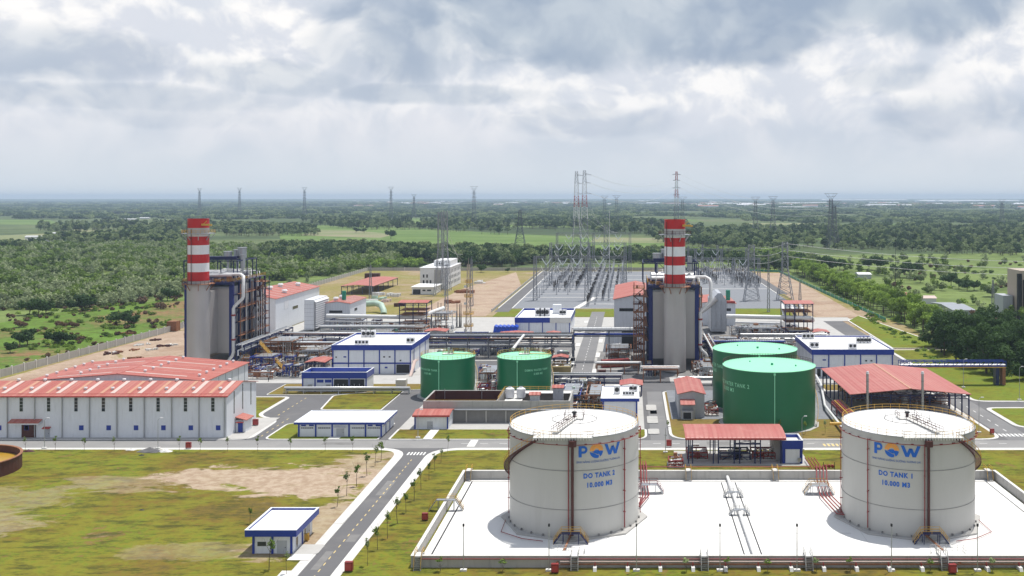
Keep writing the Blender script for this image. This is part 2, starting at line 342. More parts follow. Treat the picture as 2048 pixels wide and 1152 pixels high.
def Xw(px, Y): return (px - PX) * Y / F
def G(px, py, z=0.0): Y = Yd(py, z); return (Xw(px, Y), Y, z)
ONES = ['', 'first', 'second', 'third', 'fourth', 'fifth', 'sixth', 'seventh', 'eighth', 'ninth', 'tenth', 'eleventh', 'twelfth', 'thirteenth', 'fourteenth', 'fifteenth', 'sixteenth', 'seventeenth', 'eighteenth', 'nineteenth']
def ordn(k):
    if k < 20: return ONES[k]
    t = ['twent', 'thirt', 'fort', 'fift', 'sixt', 'sevent', 'eight', 'ninet'][k // 10 - 2]
    return t + 'ieth' if k % 10 == 0 else t + 'y-' + ONES[k % 10]
def rounded(pts, r, k=6):
    """round the corners of a closed polygon; r may be a list"""
    out = []; n_ = len(pts)
    for i in range(n_):
        rr = r[i] if isinstance(r, (list, tuple)) else r
        p = Vector(pts[i]); a = Vector(pts[i - 1]) - p; b = Vector(pts[(i + 1) % n_]) - p
        rr = min(rr, a.length * .49, b.length * .49)
        if rr < .05: out.append(tuple(p)); continue
        A = p + a.normalized() * rr; Bq = p + b.normalized() * rr
        for j in range(k + 1):
            t = j / k; q = A * (1 - t) ** 2 + p * 2 * t * (1 - t) + Bq * t * t; out.append(tuple(q))
    return out
# ================================================================== GROUND
b = B()
nx = 60
xs = [-14000, -8000, -3000, -1200, -600, -235, 145, 600, 1500, 4000, 10000]
ys = [-200, 160, 900, 1800, 4000, 9000, 13500, 16500, 17800, 18600]
far_rise = {16500: 14, 17800: 34, 18600: 38}        # the plain climbs a little before the horizon
b.add([(x, y, -.35 + far_rise.get(y, 0)) for y in ys for x in xs], [(j * len(xs) + i, j * len(xs) + i + 1, (j + 1) * len(xs) + i + 1, (j + 1) * len(xs) + i) for j in range(len(ys) - 1) for i in range(len(xs) - 1)])
struct('terrain', b, 'land')
def flat(name, pts, z, m, r=0):
    p = rounded(pts, r) if r else pts
    b = B(); b.add([(x, y, z) for x, y in p], [tuple(range(len(p)))]); return struct(name, b, m)
def rect(name, x0, x1, y0, y1, z, m): return flat(name, [(x0, y0), (x1, y0), (x1, y1), (x0, y1)], z, m)
def field(m, *pp, z=-.30, name='field'):
    return flat(name, [G(x, y)[:2] for x, y in pp], z, m)
# land around the plant
field('scrub', (-60, 800), (0, 754), (344, 662), (640, 569), (600, 566), (470, 590), (200, 610), (-60, 655), z=-.28, name='scrubland')
field('meadow', (-60, 655), (200, 610), (470, 590), (735, 540), (735, 524), (-60, 530), z=-.32)
field('meadow', (1570, 600), (1800, 660), (2110, 700), (2110, 540), (1800, 520), (1640, 520), z=-.32)
field('meadow', (1480, 545), (1640, 552), (1640, 520), (1800, 520), (2110, 540), (2110, 505), (1350, 512), (1200, 535), z=-.31)
field('crop', (560, 494), (1060, 516), (1130, 516), (1400, 500), (1300, 480), (1000, 466), (700, 448), (560, 452), z=-.25)
field('crop_pale', (600, 470), (760, 476), (790, 468), (700, 460), (640, 460), z=-.20)
field('crop_pale', (-40, 500), (60, 500), (95, 478), (110, 466), (-40, 472), z=-.25)
field('crop_pale', (110, 478), (350, 478), (360, 466), (150, 458), z=-.22)
field('crop_pale', (1180, 484), (1330, 486), (1320, 476), (1190, 474), z=-.18)
field('crop', (-40, 448), (130, 450), (100, 440), (-40, 438), z=-.2)
field('crop', (120, 430), (300, 428), (260, 420), (140, 422), z=-.2)
field('crop', (700, 446), (900, 447), (1000, 440), (800, 436), z=-.2)
field('crop', (1450, 462), (1700, 466), (1900, 458), (1600, 452), z=-.2)
field('crop', (1650, 425), (1850, 427), (1850, 421), (1650, 420), z=-.2)
# inside the boundary
flat('ground', [(-224, 120), (-226, 350), (-221, 480), (-228, 735), (-230, 877), (128, 877), (130, 620), (138, 500), (138, 250), (130, 120)], -.16, 'dry_field')
rect('asphalt', -170, 125, 120, 345, -.03, 'asphalt')
rect('plant_yard', -168, 95, 345, 535, -.03, 'concrete')
rect('yard', -150, -109.5, 352, 440, -.02, 'yard_dark')
rect('yard', -150, -98, 440, 516, -.02, 'yard_dark')
rect('yard', -78, -24, 394, 440, -.011, 'yard_dark')
rect('yard', -50, -43, 312, 343, -.006, 'yard_dark')
rect('yard', -27, -8.6, 297, 343, -.006, 'yard_dark')
rect('yard', -13, 5, 374, 416, -.02, 'yard_dark')
rect('yard', 3, 62, 356, 438, -.014, 'yard_dark')
rect('yard', 26, 82, 442, 514, -.003, 'yard_dark')
for k, q in enumerate(((-54.8, -52.8, 215, 226), (-53, -51.2, 186, 190), (-55, -53.6, 172, 181), (-80, -72, 259, 261.5), (-30, -26, 258, 262), (20, 26, 258.5, 262.4), (6, 8, 296, 304), (102, 105, 288, 300))): rect('road_patch', *q, -.024, 'yard_dark')
rect('road', -170, 125, 255.5, 263.8, -.026, 'road_light'); rect('road', -21.4, -14, 340, 560, -.006, 'road_mid'); rect('road', 5.5, 10.3, 264, 345, -.024, 'road_mid'); rect('road', 100, 107, 264, 345, -.022, 'road_mid')
rect('field_strip', -115, -86, 600, 616, -.12, 'concrete'); rect('field_strip', -112, -104, 616, 700, -.12, 'concrete')
field('crop', (-80, 428), (500, 430), (420, 421), (-80, 420), z=-.2); field('crop_pale', (500, 434), (760, 436), (700, 431), (480, 430), z=-.15)
for k, q in enumerate([(-60, 412, 260, 3), (330, 413, 300, 2), (720, 409, 260, 2), (1080, 410, 240, 2), (1420, 415, 260, 3), (1760, 413, 240, 2), (60, 421, 160, 3), (560, 422, 200, 3), (1120, 424, 180, 4), (1520, 436, 200, 4), (1900, 440, 240, 4), (1250, 438, 160, 4), (260, 446, 120, 4), (1750, 448, 150, 4)]): field('crop' if k % 3 else 'crop_pale', (q[0], q[1] + q[3]), (q[0] + q[2], q[1] + q[3] + 1), (q[0] + q[2] * .8, q[1]), (q[0] + 20, q[1] - .5), z=-.12)
field('crop', (880, 452), (1160, 455), (1120, 449), (900, 448), z=-.15); field('crop', (1560, 478), (1760, 480), (1740, 474), (1580, 473), z=-.15); field('crop_pale', (1480, 449), (1640, 450), (1620, 446), (1500, 446), z=-.15)
# raised islands with kerbs: the roads are what is left between them
def island(pts, r, m='lawn', walk=0.0, name='lawn'):
    b = B(); o = rounded(pts, r); b.slab(o, -.03, .12); struct('kerb', b, 'kerb')
    cx = sum(p[0] for p in o) / len(o); cy = sum(p[1] for p in o) / len(o)
    def inset(d):
        out = []; k = len(o)
        for i in range(k):
            a, p, q = Vector(o[i - 1]), Vector(o[i]), Vector(o[(i + 1) % k])
            t = (q - a).normalized(); nrm = Vector((-t.y, t.x)); out.append((p.x + nrm.x * d, p.y + nrm.y * d))
        return out
    e = 1 if sum(o[i - 1][0] * o[i][1] - o[i][0] * o[i - 1][1] for i in range(len(o))) > 0 else -1
    d = .35
    if walk:
        bb = B(); q = inset(e * d); bb.add([(x, y, .135) for x, y in q], [tuple(range(len(q)))]); struct('pavement', bb, 'pavement'); d = walk
    bb = B(); q = inset(e * d); bb.add([(x, y, .16) for x, y in q], [tuple(range(len(q)))]); struct(name, bb, m)
island([(-200, 120), (-56.2, 120), (-56.2, 255.2), (-200, 255.2)], [0, 0, 9, 0], 'lawn', 2.2)
island([(-50.6, 120), (118, 120), (112, 255.2), (-50.6, 255.2)], [0, 0, 12, 9], 'lawn', 2.3)
island([(-200, 264), (-100.3, 264), (-100.8, 288), (-108.6, 293), (-108.6, 321), (-200, 321)], [0, 4, 5, 5, 3, 0], 'lawn', 1.2)
island([(-97, 264), (-66.5, 264), (-66.5, 283.5), (-97, 283.5)], [3, .5, .5, 3], 'lawn_green', .6)
island([(-93.5, 301), (-74.7, 300.5), (-74.7, 334), (-96, 323)], [2, .5, .5, 2], 'lawn', .6)
island([(-98, 324), (-60, 336), (-60, 343), (-118, 343), (-118, 324)], 1, 'lawn_brown', 0)
island([(-64, 264), (4.6, 264), (4.6, 276), (-64, 276)], [1, 5, 1, .5], 'lawn', .6)
island([(10.6, 264), (62, 264), (62, 300), (40, 330), (10.6, 330)], [7, 1, 1, 1, 3], 'lawn_brown', .8)
island([(64, 264), (99, 264), (99, 342), (64, 342)], [1, 6, 1, 0], 'lawn_brown', 1.0)
island([(107.5, 278), (150, 271), (150, 304.5), (107.5, 304.5)], [4, 0, 0, 4], 'lawn_green', 1.4)
island([(107.5, 313), (150, 313), (150, 420), (107.5, 420)], [5, 0, 0, 3], 'lawn_green', 1.4)
island([(111, 424), (137, 424), (124, 540), (113, 520)], [2, 0, 0, 2], 'lawn_green', .8)
# surfaces laid on the islands and the yard
rect('warehouse_apron', -170, -101.5, 264.6, 290, .175, 'concrete')
rect('shed_floor', 63.5, 98, 287, 331, .18, 'concrete')
rect('loading_slab', -64, 4, 276.3, 345, -.012, 'concrete')
rect('tank_apron', 12, 63, 288, 331, .175, 'yard_gravel')
rect('pump_floor', 11, 43, 238, 252, .185, 'concrete')
rect('road', -112, -22, 343.5, 352, -.012, 'concrete')
rect('road', 95, 110, 345, 530, -.012, 'asphalt')
rect('road', 84, 100, 440, 530, -.006, 'concrete')
rect('road', -180, 116, 518, 534, -.008, 'concrete')
rect('asphalt', -65, -22, 352, 392, -.016, 'asphalt')
rect('asphalt', -13, 14, 330, 372, -.016, 'asphalt')
rect('asphalt', 26, 84, 440, 516, -.016, 'yard_gravel')
flat('lawn', [(-74, 538), (-6, 538), (-6, 574), (-74, 574)], -.06, 'lawn_green')
flat('lawn', [(30, 538), (88, 538), (98, 640), (98, 664), (30, 664)], -.06, 'lawn_green')
flat('dirt', [(100, 536), (124, 536), (127, 640), (128, 850), (106, 850)], -.10, 'dirt')
flat('dirt', [(-222, 345), (-168, 345), (-168, 480), (-219, 480)], -.10, 'dirt')
flat('dirt', [(-224, 300), (-170, 300), (-170, 346), (-224, 346)], -.10, 'lawn_brown')
flat('dirt', [(-120, 540), (-78, 540), (-78, 720), (-98, 860), (-118, 700)], -.10, 'dirt')
# switchyard
rect('switchyard_ground', -68, 98, 577, 868, -.04, 'yard_gravel')
rect('road', -76, -68, 560, 868, -.035, 'asphalt')
rect('road', 98, 105, 664, 868, -.035, 'asphalt')
for x in (-68.3, -76.3, 97.6, 32): b = B(); b.box(x, x + .6, 577 if x < 90 else 664, 868, -.04, .16); struct('kerb', b, 'kerb')
for y in (577, 600, 640, 664, 700, 740, 780, 820): b = B(); b.box(-68 if y > 610 else -30, 97 if y > 664 else 28, y, y + (.9 if y % 20 else 1.6), -.03, .05); struct('cable_trench_cover', b, 'kerb')
b = B(); b.add([(-33, 577, .07), (-29.5, 577, .07), (-21, 640, .07), (-24, 640, .07)], [(0, 1, 2, 3)]); struct('path', b, 'kerb')
# markings
def marks(name, m, rects, z=-.018):
    for r_ in rects:
        b = B(); b.add([(r_[0], r_[2], z), (r_[1], r_[2], z), (r_[1], r_[3], z), (r_[0], r_[3], z)], [(0, 1, 2, 3)]); struct(name, b, m)
marks('road_marking', 'paint_yellow', [(-53.45, -53.25, y, y + 1.3) for y in range(168, 246, 3)])
marks('road_marking', 'paint_white', [(-55.6 + k * .8, -55.2 + k * .8, 248.6, 251.4) for k in range(6)])
marks('road_marking', 'paint_yellow', [(-99, -98.8, y, y + 1.6) for y in range(264, 290, 4)])
marks('road_marking', 'paint_yellow', [(-103.6, -103.35, y, y + 1.6) for y in range(294, 322, 4)])
marks('road_marking', 'paint_white', [(x, x + 2, 260.2, 260.4) for x in list(range(-44, 98, 5))])
marks('road_marking', 'paint_white', [(-20.4 + k * .9, -20 + k * .9, 364, 366.2) for k in range(7)], z=.002)
marks('road_marking', 'paint_white', [(-17.8, -17.6, y, y + 3) for y in range(372, 540, 7)], z=.002)
marks('road_marking', 'paint_white', [(99.5 + k * 1.1, 100.1 + k * 1.1, 268, 271) for k in range(7)])
marks('road_marking', 'paint_white', [(103, 103.25, y, y + 2.5) for y in range(274, 342, 6)])
marks('road_marking', 'paint_yellow', [(50 + k * 1.1, 50.6 + k * 1.1, 257.5, 260) for k in range(7)])
marks('road_marking', 'kerb', [(-42, -40, 257, 264), (-13.2, -11.2, 257, 264)])
marks('path', 'kerb', [(-54.8, -52.4, 264.3, 275.8), (-80, -77, 264.3, 267)], z=.19)
marks('path', 'kerb', [(-60.4, -56.6, 176, 179), (-59.5, -57, 168, 171), (-58, -56.3, 196, 202)], z=.19)
for x0, x1, y0, y1 in ((-61, -56, 179, 184), (4.9, 8, 270, 276), (4.9, 8, 283, 292), (4.9, 8, 300, 308)):
    b = B(); b.slab(rounded([(x0, y0), (x1, y0), (x1, y1), (x0, y1)], .8), -.02, .19); struct('pavement', b, 'concrete')
for y in (345.0, 372.0): b = B(); b.box(-24, -21.5, y, y + 26, -.02, .14); struct('pavement', b, 'kerb')
for y in (345.0, 360.0, 400.0, 440.0, 480.0):
    b = B(); b.box(-13.9, -12.2, y, y + 12, -.02, .14); struct('pavement', b, 'kerb')
    b = B(); b.box(-23.5, -21.6, y + 30, y + 38, -.02, .14); struct('pavement', b, 'kerb')
# ================================================================== BUILDINGS
def window(b_, x, z, w_, h_, y): pass
def wbox(parent, x0, x1, y, z0, z1, m='glass', name='window', axis='y', frame='wall_white'):
    """a window or louvre standing 4 cm proud of a wall facing -y (axis y) or +x (axis x, y is then the wall's x)"""
    b = B(); g = .04
    if axis == 'y':
        b.box(x0, x1, y - g, y + .02, z0, z1)
        b.k = 1; t = .09
        for q in ((x0 - t, x1 + t, z1, z1 + t), (x0 - t, x1 + t, z0 - t, z0), (x0 - t, x0, z0, z1), (x1, x1 + t, z0, z1)): b.box(q[0], q[1], y - .07, y + .02, q[2], q[3])
    else:
        b.box(y - .02, y + g, x0, x1, z0, z1)
        b.k = 1; t = .09
        for q in ((x0 - t, x1 + t, z1, z1 + t), (x0 - t, x1 + t, z0 - t, z0), (x0 - t, x0, z0, z1), (x1, x1 + t, z0, z1)): b.box(y - .02, y + .07, q[0], q[1], q[2], q[3])
    return b.done(name, [m, frame], parent)
def door(parent, x0, x1, y, z0, h, m='wall_grey', axis='y'):
    d = wbox(parent, x0, x1, y, z0, z0 + h, m, 'door', axis, 'wall_grey')
    b = B()
    if axis == 'y': b.box(x1 - .25, x1 - .12, y - .12, y - .03, z0 + 1, z0 + 1.15)
    else: b.box(y + .03, y + .12, x1 - .25, x1 - .12, z0 + 1, z0 + 1.15)
    b.done('handle', 'dark', parent).parent = d
    return d
def blue_building(name, label, x0, x1, y0, y1, h, band=1.3, pil=(), o=.35, recess=.7, z0=0, right=(), para='blue', wall='wall_white'):
    t = thing(name, label, 'building', ((x0 + x1) / 2, y0, z0))
    b = B(); b.box(x0, x1, y0, y1, z0, h - band + .02); b.done('wall', wall, t)
    b = B(); T = .3
    X0, X1, Y0, Y1 = x0 - o, x1 + o, y0 - o, y1 + o
    b.box(X0, X1, Y0, Y0 + T, h - band, h); b.box(X0, X1, Y1 - T, Y1, h - band, h); b.box(X0, X0 + T, Y0 + T, Y1 - T, h - band, h); b.box(X1 - T, X1, Y0 + T, Y1 - T, h - band, h)
    b.done('parapet', para, t)
    b = B(); b.box(X0 + T, X1 - T, Y0 + T, Y1 - T, h - band + .03, h - recess); b.done('roof', 'roof_white', t)
    b = B(); b.ring  # coping
    for q in ((X0 - .05, X1 + .05, Y0 - .05, Y0 + T + .05), (X0 - .05, X1 + .05, Y1 - T - .05, Y1 + .05), (X0 - .05, X0 + T + .05, Y0 + T + .05, Y1 - T - .05), (X1 - T - .05, X1 + .05, Y0 + T + .05, Y1 - T - .05)): b.box(*q, h, h + .07)
    b.done('coping', 'wall_white' if para == 'blue' else 'kerb', t)
    for p in pil:
        b = B(); b.box(p - .2, p + .2, y0 - .14, y0 + .05, z0, h - band); b.done('pilaster', 'blue', t)
    for p in right:
        b = B(); b.box(x1 - .05, x1 + .14, p - .2, p + .2, z0, h - band); b.done('pilaster', 'blue', t)
    return t
# --- long warehouse at the front
def gable_x(name, label, x0, x1, y0, y1, h, rise, over=.5, wall='wall_white', roofm='red_roof', z0=0, thick=.18):
    """ridge runs along x"""
    t = thing(name, label, 'building', ((x0 + x1) / 2, y0, z0)); ym = (y0 + y1) / 2
    b = B(); b.prismx([(y0, z0), (y1, z0), (y1, h - .05), (ym, h + rise - .05), (y0, h - .05)], x0, x1); b.done('wall', wall, t)
    k = rise / (ym - y0); b = B()
    b.prismx([(y0 - over, h - over * k), (ym, h + rise), (y1 + over, h - over * k), (y1 + over, h - over * k + thick), (ym, h + rise + thick), (y0 - over, h - over * k + thick)], x0 - over, x1 + over); r = b.done('roof', roofm, t)
    return t, r, k
def gable_y(name, label, x0, x1, y0, y1, h, rise, over=.5, wall='wall_white', roofm='red_roof_b', z0=0, thick=.18, xm=None):
    t = thing(name, label, 'building', ((x0 + x1) / 2, y0, z0)); xm = (x0 + x1) / 2 if xm is None else xm
    if wall: b = B(); b.prismy([(x0, z0), (x1, z0), (x1, h - .05), (xm, h + rise - .05), (x0, h - .05)], y0, y1); b.done('wall', wall, t)
    b = B(); k = rise / (xm - x0); k2 = rise / (x1 - xm)
    b.prismy([(x0 - over, h - over * k), (xm, h + rise), (x1 + over, h - over * k2), (x1 + over, h - over * k2 + thick), (xm, h + rise + thick), (x0 - over, h - over * k + thick)], y0 - over, y1 + over); r = b.done('roof', roofm, t)
    return t, r, k
wx0, wx1, wy0, wy1, wh = -188.0, -107.3, 266.0, 287.0, 11.2
t, r, k = gable_x('warehouse', 'long white corrugated warehouse with red ribbed roof and a row of tall slit windows', wx0, wx1, wy0, wy1, wh, 2.0, z0=.17)
wt = t
bay = 7.28; X = wx1; i = 0
while X > wx0 + bay:
    b = B(); b.tube([(X - .5 if i == 0 else X, wy0 - .22, wh - .3), (X - .5 if i == 0 else X, wy0 - .22, .2)], .14, 6); b.done('downpipe', 'galv', t)
    c = X - bay / 2
    w1 = wbox(t, c - .45, c + .45, wy0, 7.1, 10.7, 'glass')
    for z in (8.0, 8.9, 9.8):
        b = B(); b.box(c - .45, c + .45, wy0 - .06, wy0 - .03, z, z + .1); b.done('frame', 'wall_grey', t).parent = w1
    if i != 6: wbox(t, c + .9, c + 1.9, wy0, 2.2, 3.3, 'blue', 'shutter', frame='blue')
    for dx0, wd, mm in ((bay * .2, 1.2, 'skylight'), (bay * .62, .9, 'orange_sheet')):
        b = B(); y_ = wy0 + 1.4; xa = X - dx0
        b.add([(xa - wd, y_, wh + (y_ - wy0) * k + .22), (xa, y_, wh + (y_ - wy0) * k + .22), (xa + .0, wy0 + 10.2, wh + 10.2 * k + .22), (xa - wd, wy0 + 10.2, wh + 10.2 * k + .22)], [(0, 1, 2, 3)])
        b.done('skylight', mm, r).parent = r
    c2 = X - bay * .45
    for yy in (wy0 + 4.0, wy0 + 10.2):
        b = B(); z = wh + (yy - wy0) * k; b.cyl(c2, yy, z, z + .6, .28, 10); b.cyl(c2, yy, z + .6, z + .85, .5, 12, r1=.42)
        b.done('roof_vent', 'house_white', r).parent = r
    X -= bay; i += 1
b = B(); b.box(wx0, wx1 + .5, wy0 - .75, wy0 - .5, wh - .22, wh + .06); b.done('gutter', 'red_trim', t)
b = B(); b.box(wx0, wx1 + .5, wy0 + .9, wy0 + 1.05, wh + .2, wh + .42); b.done('gutter', 'red_trim', t)
b = B(); b.box(wx1 + .5, wx1 + .62, wy0 - .5, 276.5, wh - .1, wh); b.done
for y in (271, 277, 283):
    b = B(); b.box(wx1 - .02, wx1 + .06, y - .22, y + .22, 5.5, 11.2 + (1.2 if y == 277 else .3)); b.done('window', 'glass', t)
door(t, -161.8, -158, wy0, .17, 3.6, 'brown')
b = B(); b.prismx([(wy0 - 1.8, 4.3), (wy0, 4.9), (wy0, 5.1), (wy0 - 1.8, 4.5)], -164.5, -156.3); b.done('canopy', 'red_roof', t)
b = B(); b.box(-164.2, -156.6, wy0 - 1.6, wy0, 3.9, 4.3); b.done('canopy_beam', 'wall_white', t)
door(t, -155.5, -154.4, wy0, .17, 2.2)
b = B(); b.prismx([(wy0 - .9, 2.6), (wy0, 2.9), (wy0, 3.05), (wy0 - .9, 2.75)], -156, -154); b.done('canopy', 'red_trim', t)
t = thing('entrance_porch', 'small porch with blue door and red sloping roof on the warehouse end wall', 'porch', (-105.5, 272, .17))
b = B(); b.box(-107.2, -104.6, 272, 276.5, .17, 3.4); b.done('wall', 'wall_white', t)
b = B(); b.prismy([(-107.2, 4.2), (-104.1, 3.4), (-104.1, 3.6), (-107.2, 4.4)], 271.5, 277); b.done('roof', 'red_roof', t)
door(t, -106.6, -105.3, 272, .17, 2.6, 'blue')
b = B(); b.box(-106.9, -105.0, 271, 272, 2.9, 3.05); b.done('canopy', 'red_trim', t)
# --- wide warehouse behind it
t, r, k = gable_y('warehouse', 'wide white warehouse with broad pale striped red gable roof behind the long one', -174, -123, 290, 322, 10.8, 2.0, z0=.1)
for j, y in enumerate([293, 298, 303, 308, 313, 318]):
    for s_, x0, x1 in ((-1, -168, -152), (1, -148, -130)):
        b = B(); q = 2.0 / 25.5
        z0, z1 = 12.8 - abs(x0 + 148.5) * q + .22, 12.8 - abs(x1 + 148.5) * q + .22
        b.add([(x0, y, z0), (x1, y, z1), (x1, y + .9, z1), (x0, y + .9, z0)], [(0, 1, 2, 3)]); b.done('skylight', 'pink_roof' if j % 2 else 'skylight', r).parent = r
    for x in (-172, -162, -143, -127):
        z = 12.8 - abs(x + 148.5) * 2.0 / 25.5 + .1; b = B(); b.cyl(x, y + 2, z, z + .5, .28, 10); b.cyl(x, y + 2, z + .5, z + .8, .5, 12, r1=.4); b.done('roof_vent', 'house_white', r).parent = r
b = B()
for y in range(294, 321, 5): b.box(-123.02, -122.9, y - .1, y + .1, .1, 10.4)
b.done('wall_seam', 'wall_grey', t)
wbox(t, 296, 308, -123, 8, 8.5, 'glass', axis='x')
b = B(); b.bar((-148.5, 289.6, 13.0), (-148.5, 322.4, 13.0), .5, .12); b.done('ridge_cap', 'pink_roof', t)
# --- blue and white service buildings
t = blue_building('control_building', 'largest white building with a deep blue parapet and open dark bay, beside the green tank', -108, -79.5, 363, 395.5, 10.5, 1.9, [-107.8 + k * 5.62 for k in range(6)], right=[368, 378, 388], z0=0)
b = B(); b.box(-108, -79.4, 362.86, 363.02, 3.6, 4.1); b.done('string_course', 'blue', t)
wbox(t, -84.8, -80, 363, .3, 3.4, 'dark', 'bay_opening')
wbox(t, -106.9, -106.4, 363, 5.8, 6.3, 'dark'); wbox(t, -104, -103, 363, 5.9, 6.4, 'blue'); wbox(t, -89.6, -88.9, 363, 5.9, 6.4, 'glass'); wbox(t, -87.6, -86.9, 363, 5.9, 6.4, 'glass'); wbox(t, -89, -88, 363, 2, 2.6, 'blue'); wbox(t, -83.6, -83, 363, 4.6, 5.1, 'glass')
door(t, 366, 368.2, -79.5, 4.2, 3.2, 'wall_grey', 'x')
b = B(); b.box(-79.5, -78, 365, 370, 4.0, 4.2); b.bar((-78.6, 365, 4.1), (-78.6, 358, 0), 1.1, .2); b.rail([(-78, 370, 4.2), (-78, 365, 4.2), (-78, 358, .1)], 1.1); b.done('outside_stair', 'skylight', t)
t = blue_building('transformer_house', 'low building with tall royal blue parapet and open equipment bays', -107.8, -86.7, 329, 338, 6.5, 2.0, [-107.7, -103.6, -97.9, -92.4, -86.8], recess=1.4, o=.2)
door(t, -105.9, -104.7, 329, .1, 2.4); door(t, -99.9, -98.7, 329, .1, 2.4)
wbox(t, -103, -100.8, 329, 3.1, 4.1, 'blue'); wbox(t, -100.4, -98.2, 329, 3.1, 4.1, 'blue')
for x in (-97.4, -92.1):
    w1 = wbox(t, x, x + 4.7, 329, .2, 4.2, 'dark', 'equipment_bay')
    for q in range(5): b = B(); b.cyl(x + .6 + q * .85, 328.8, .2, 2.2 + (q % 2) * .5, .16, 8); b.cyl(x + .6 + q * .85, 328.8, 1.2, 1.9, .3, 8); b.done('bushing', 'galv', t).parent = w1
b = B()
for x in (-106, -99.9): b.box(x - .2, x + 1.6, 328, 329, 2.7, 2.8)
b.done('door_canopy', 'house_white', t)
t = blue_building('substation_building', 'long single storey white building with thin blue fascia and small high windows', -88.7, -66.2, 267, 280.4, 4.1, .55, [-88.4, -83.9, -79.5, -75, -70.6, -66.4], o=.8, recess=.08, right=[271, 275.5], z0=.17)
for x in (-88, -85.9, -70.2, -68.1): wbox(t, x + .2, x + 1.5, 267, 2.95, 3.35, 'blue')
for x in (-88, -83.4, -74.4, -70.2): 
    for q in range(7): wbox(t, x + .2 + q * .48, x + .5 + q * .48, 267, 2.35, 2.6, 'glass', frame='wall_grey')
door(t, -78.3, -76.4, 267, .17, 2.2); b = B(); b.box(-79, -75.8, 266, 267, 2.6, 2.75); b.done('canopy', 'house_white', t)
for y in (268.5, 272.5, 277): wbox(t, y, y + 1.8, -66.2, 2.5, 3.1, 'glass', axis='x')
t, r, k = gable_x('store_building', 'small white store with plain red lean roof and grey door by the basin', -59.5, -50.2, 276, 284, 3.9, .6, z0=0)
door(t, -55.9, -54.5, 276, 0, 2.1)
for x in (-59.4, -50.4): b = B(); b.box(x - .12, x + .25, 275.86, 276, 0, 3.8); b.done('pilaster', 'blue', t)
b = B(); b.box(-60, -49.7, 275.3, 275.5, 3.55, 3.9); b.done('gutter', 'red_trim', t)
t = blue_building('guard_house', 'small flat roofed white building with blue parapet beside the straight road', -67.7, -60.5, 179.3, 190.4, 4.65, 1.15, [-67.5, -64.1, -60.7], o=1.0, recess=.35, z0=.17, right=[184.5])
wbox(t, -66.8, -65.2, 179.3, 1.5, 2.3, 'glass')
d1 = door(t, -63.2, -61.6, 179.3, .2, 2.2, 'wall_grey')
for y in (181, 185.5): wbox(t, y, y + 1.1, -60.5, .5, 2.4, 'glass', axis='x')
door(t, 187.3, 188.6, -60.5, .2, 2.3, 'wall_grey', 'x')
t = blue_building('pump_control_building', 'white roofed building with dark blue fascia right behind the left grey tank', -8, 2.2, 291, 309, 5.6, .9, [-7.8, 1.9], o=.5, recess=.15)
t = blue_building('chemical_building', 'white building with navy parapet and tall panels behind the red open shed', 64.9, 93.5, 355.6, 391, 10.0, 1.9, [65 + k * 5.66 for k in range(6)], recess=.5)
wbox(t, 68.5, 69.7, 355.6, 6.0, 6.5, 'blue'); wbox(t, 83.6, 84.3, 355.6, 5.7, 6.2, 'glass'); wbox(t, 85.5, 86.2, 355.6, 5.7, 6.2, 'glass')
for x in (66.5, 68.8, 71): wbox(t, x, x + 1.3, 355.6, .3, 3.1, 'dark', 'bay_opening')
b = B(); b.box(64.9, 93.5, 355.46, 355.62, 3.3, 3.6); b.done('string_course', 'blue', t)
b = B()
for y in range(358, 391, 3): b.box(64.78, 64.92, y, y + .25, 0, 8.1)
b.done('wall_rib', 'wall_grey', t)
t = blue_building('switchgear_building', 'white building with blue and cream parapet and roof chiller before the switchyard', Xw(1031, 466), Xw(1140, 466), 466, 505, Z:=64 - 240 * 466 / 2000, 2.4, [Xw(1031 + 27 * k, 466) for k in range(5)], recess=1.0)
b = B(); b.box(Xw(1100, 466), Xw(1141, 466) + .3, 465.5, 465.62, Z - 2.4, Z); b.done('parapet_panel', 'kerb', t)
b = B(); x = Xw(1106, 490); b.box(x, x + 4, 488, 492, Z - 1, Z + 3.5); b.done('stair_head', 'wall_white', t)
t = blue_building('pump_station', 'small blue and white building half hidden behind the left green tank', Xw(902, 408), Xw(972, 408), 408, 418, Z2:=64 - 275 * 408 / 2000, 2.3, [Xw(902, 408), Xw(972, 408)], recess=1.6)
t = blue_building('pump_office', 'cube shaped blue walled building with pale front panel beside the red curved canopy', 36.6, 41.4, 240, 246.5, 5.7, 2.0, [36.8, 41.2], recess=.8, z0=.18, o=.12, wall='blue')
b = B(); b.box(37.3, 40.7, 239.86, 240, .3, 3.6); b.done('front_panel', 'wall_white', t)
b = B(); b.cyl(0, 0, 0, .1, .35, 12); b.done
b = B(); b.box(40.2, 41, 239.3, 239.8, .8, 1.6); b.done('air_conditioner', 'galv', t)
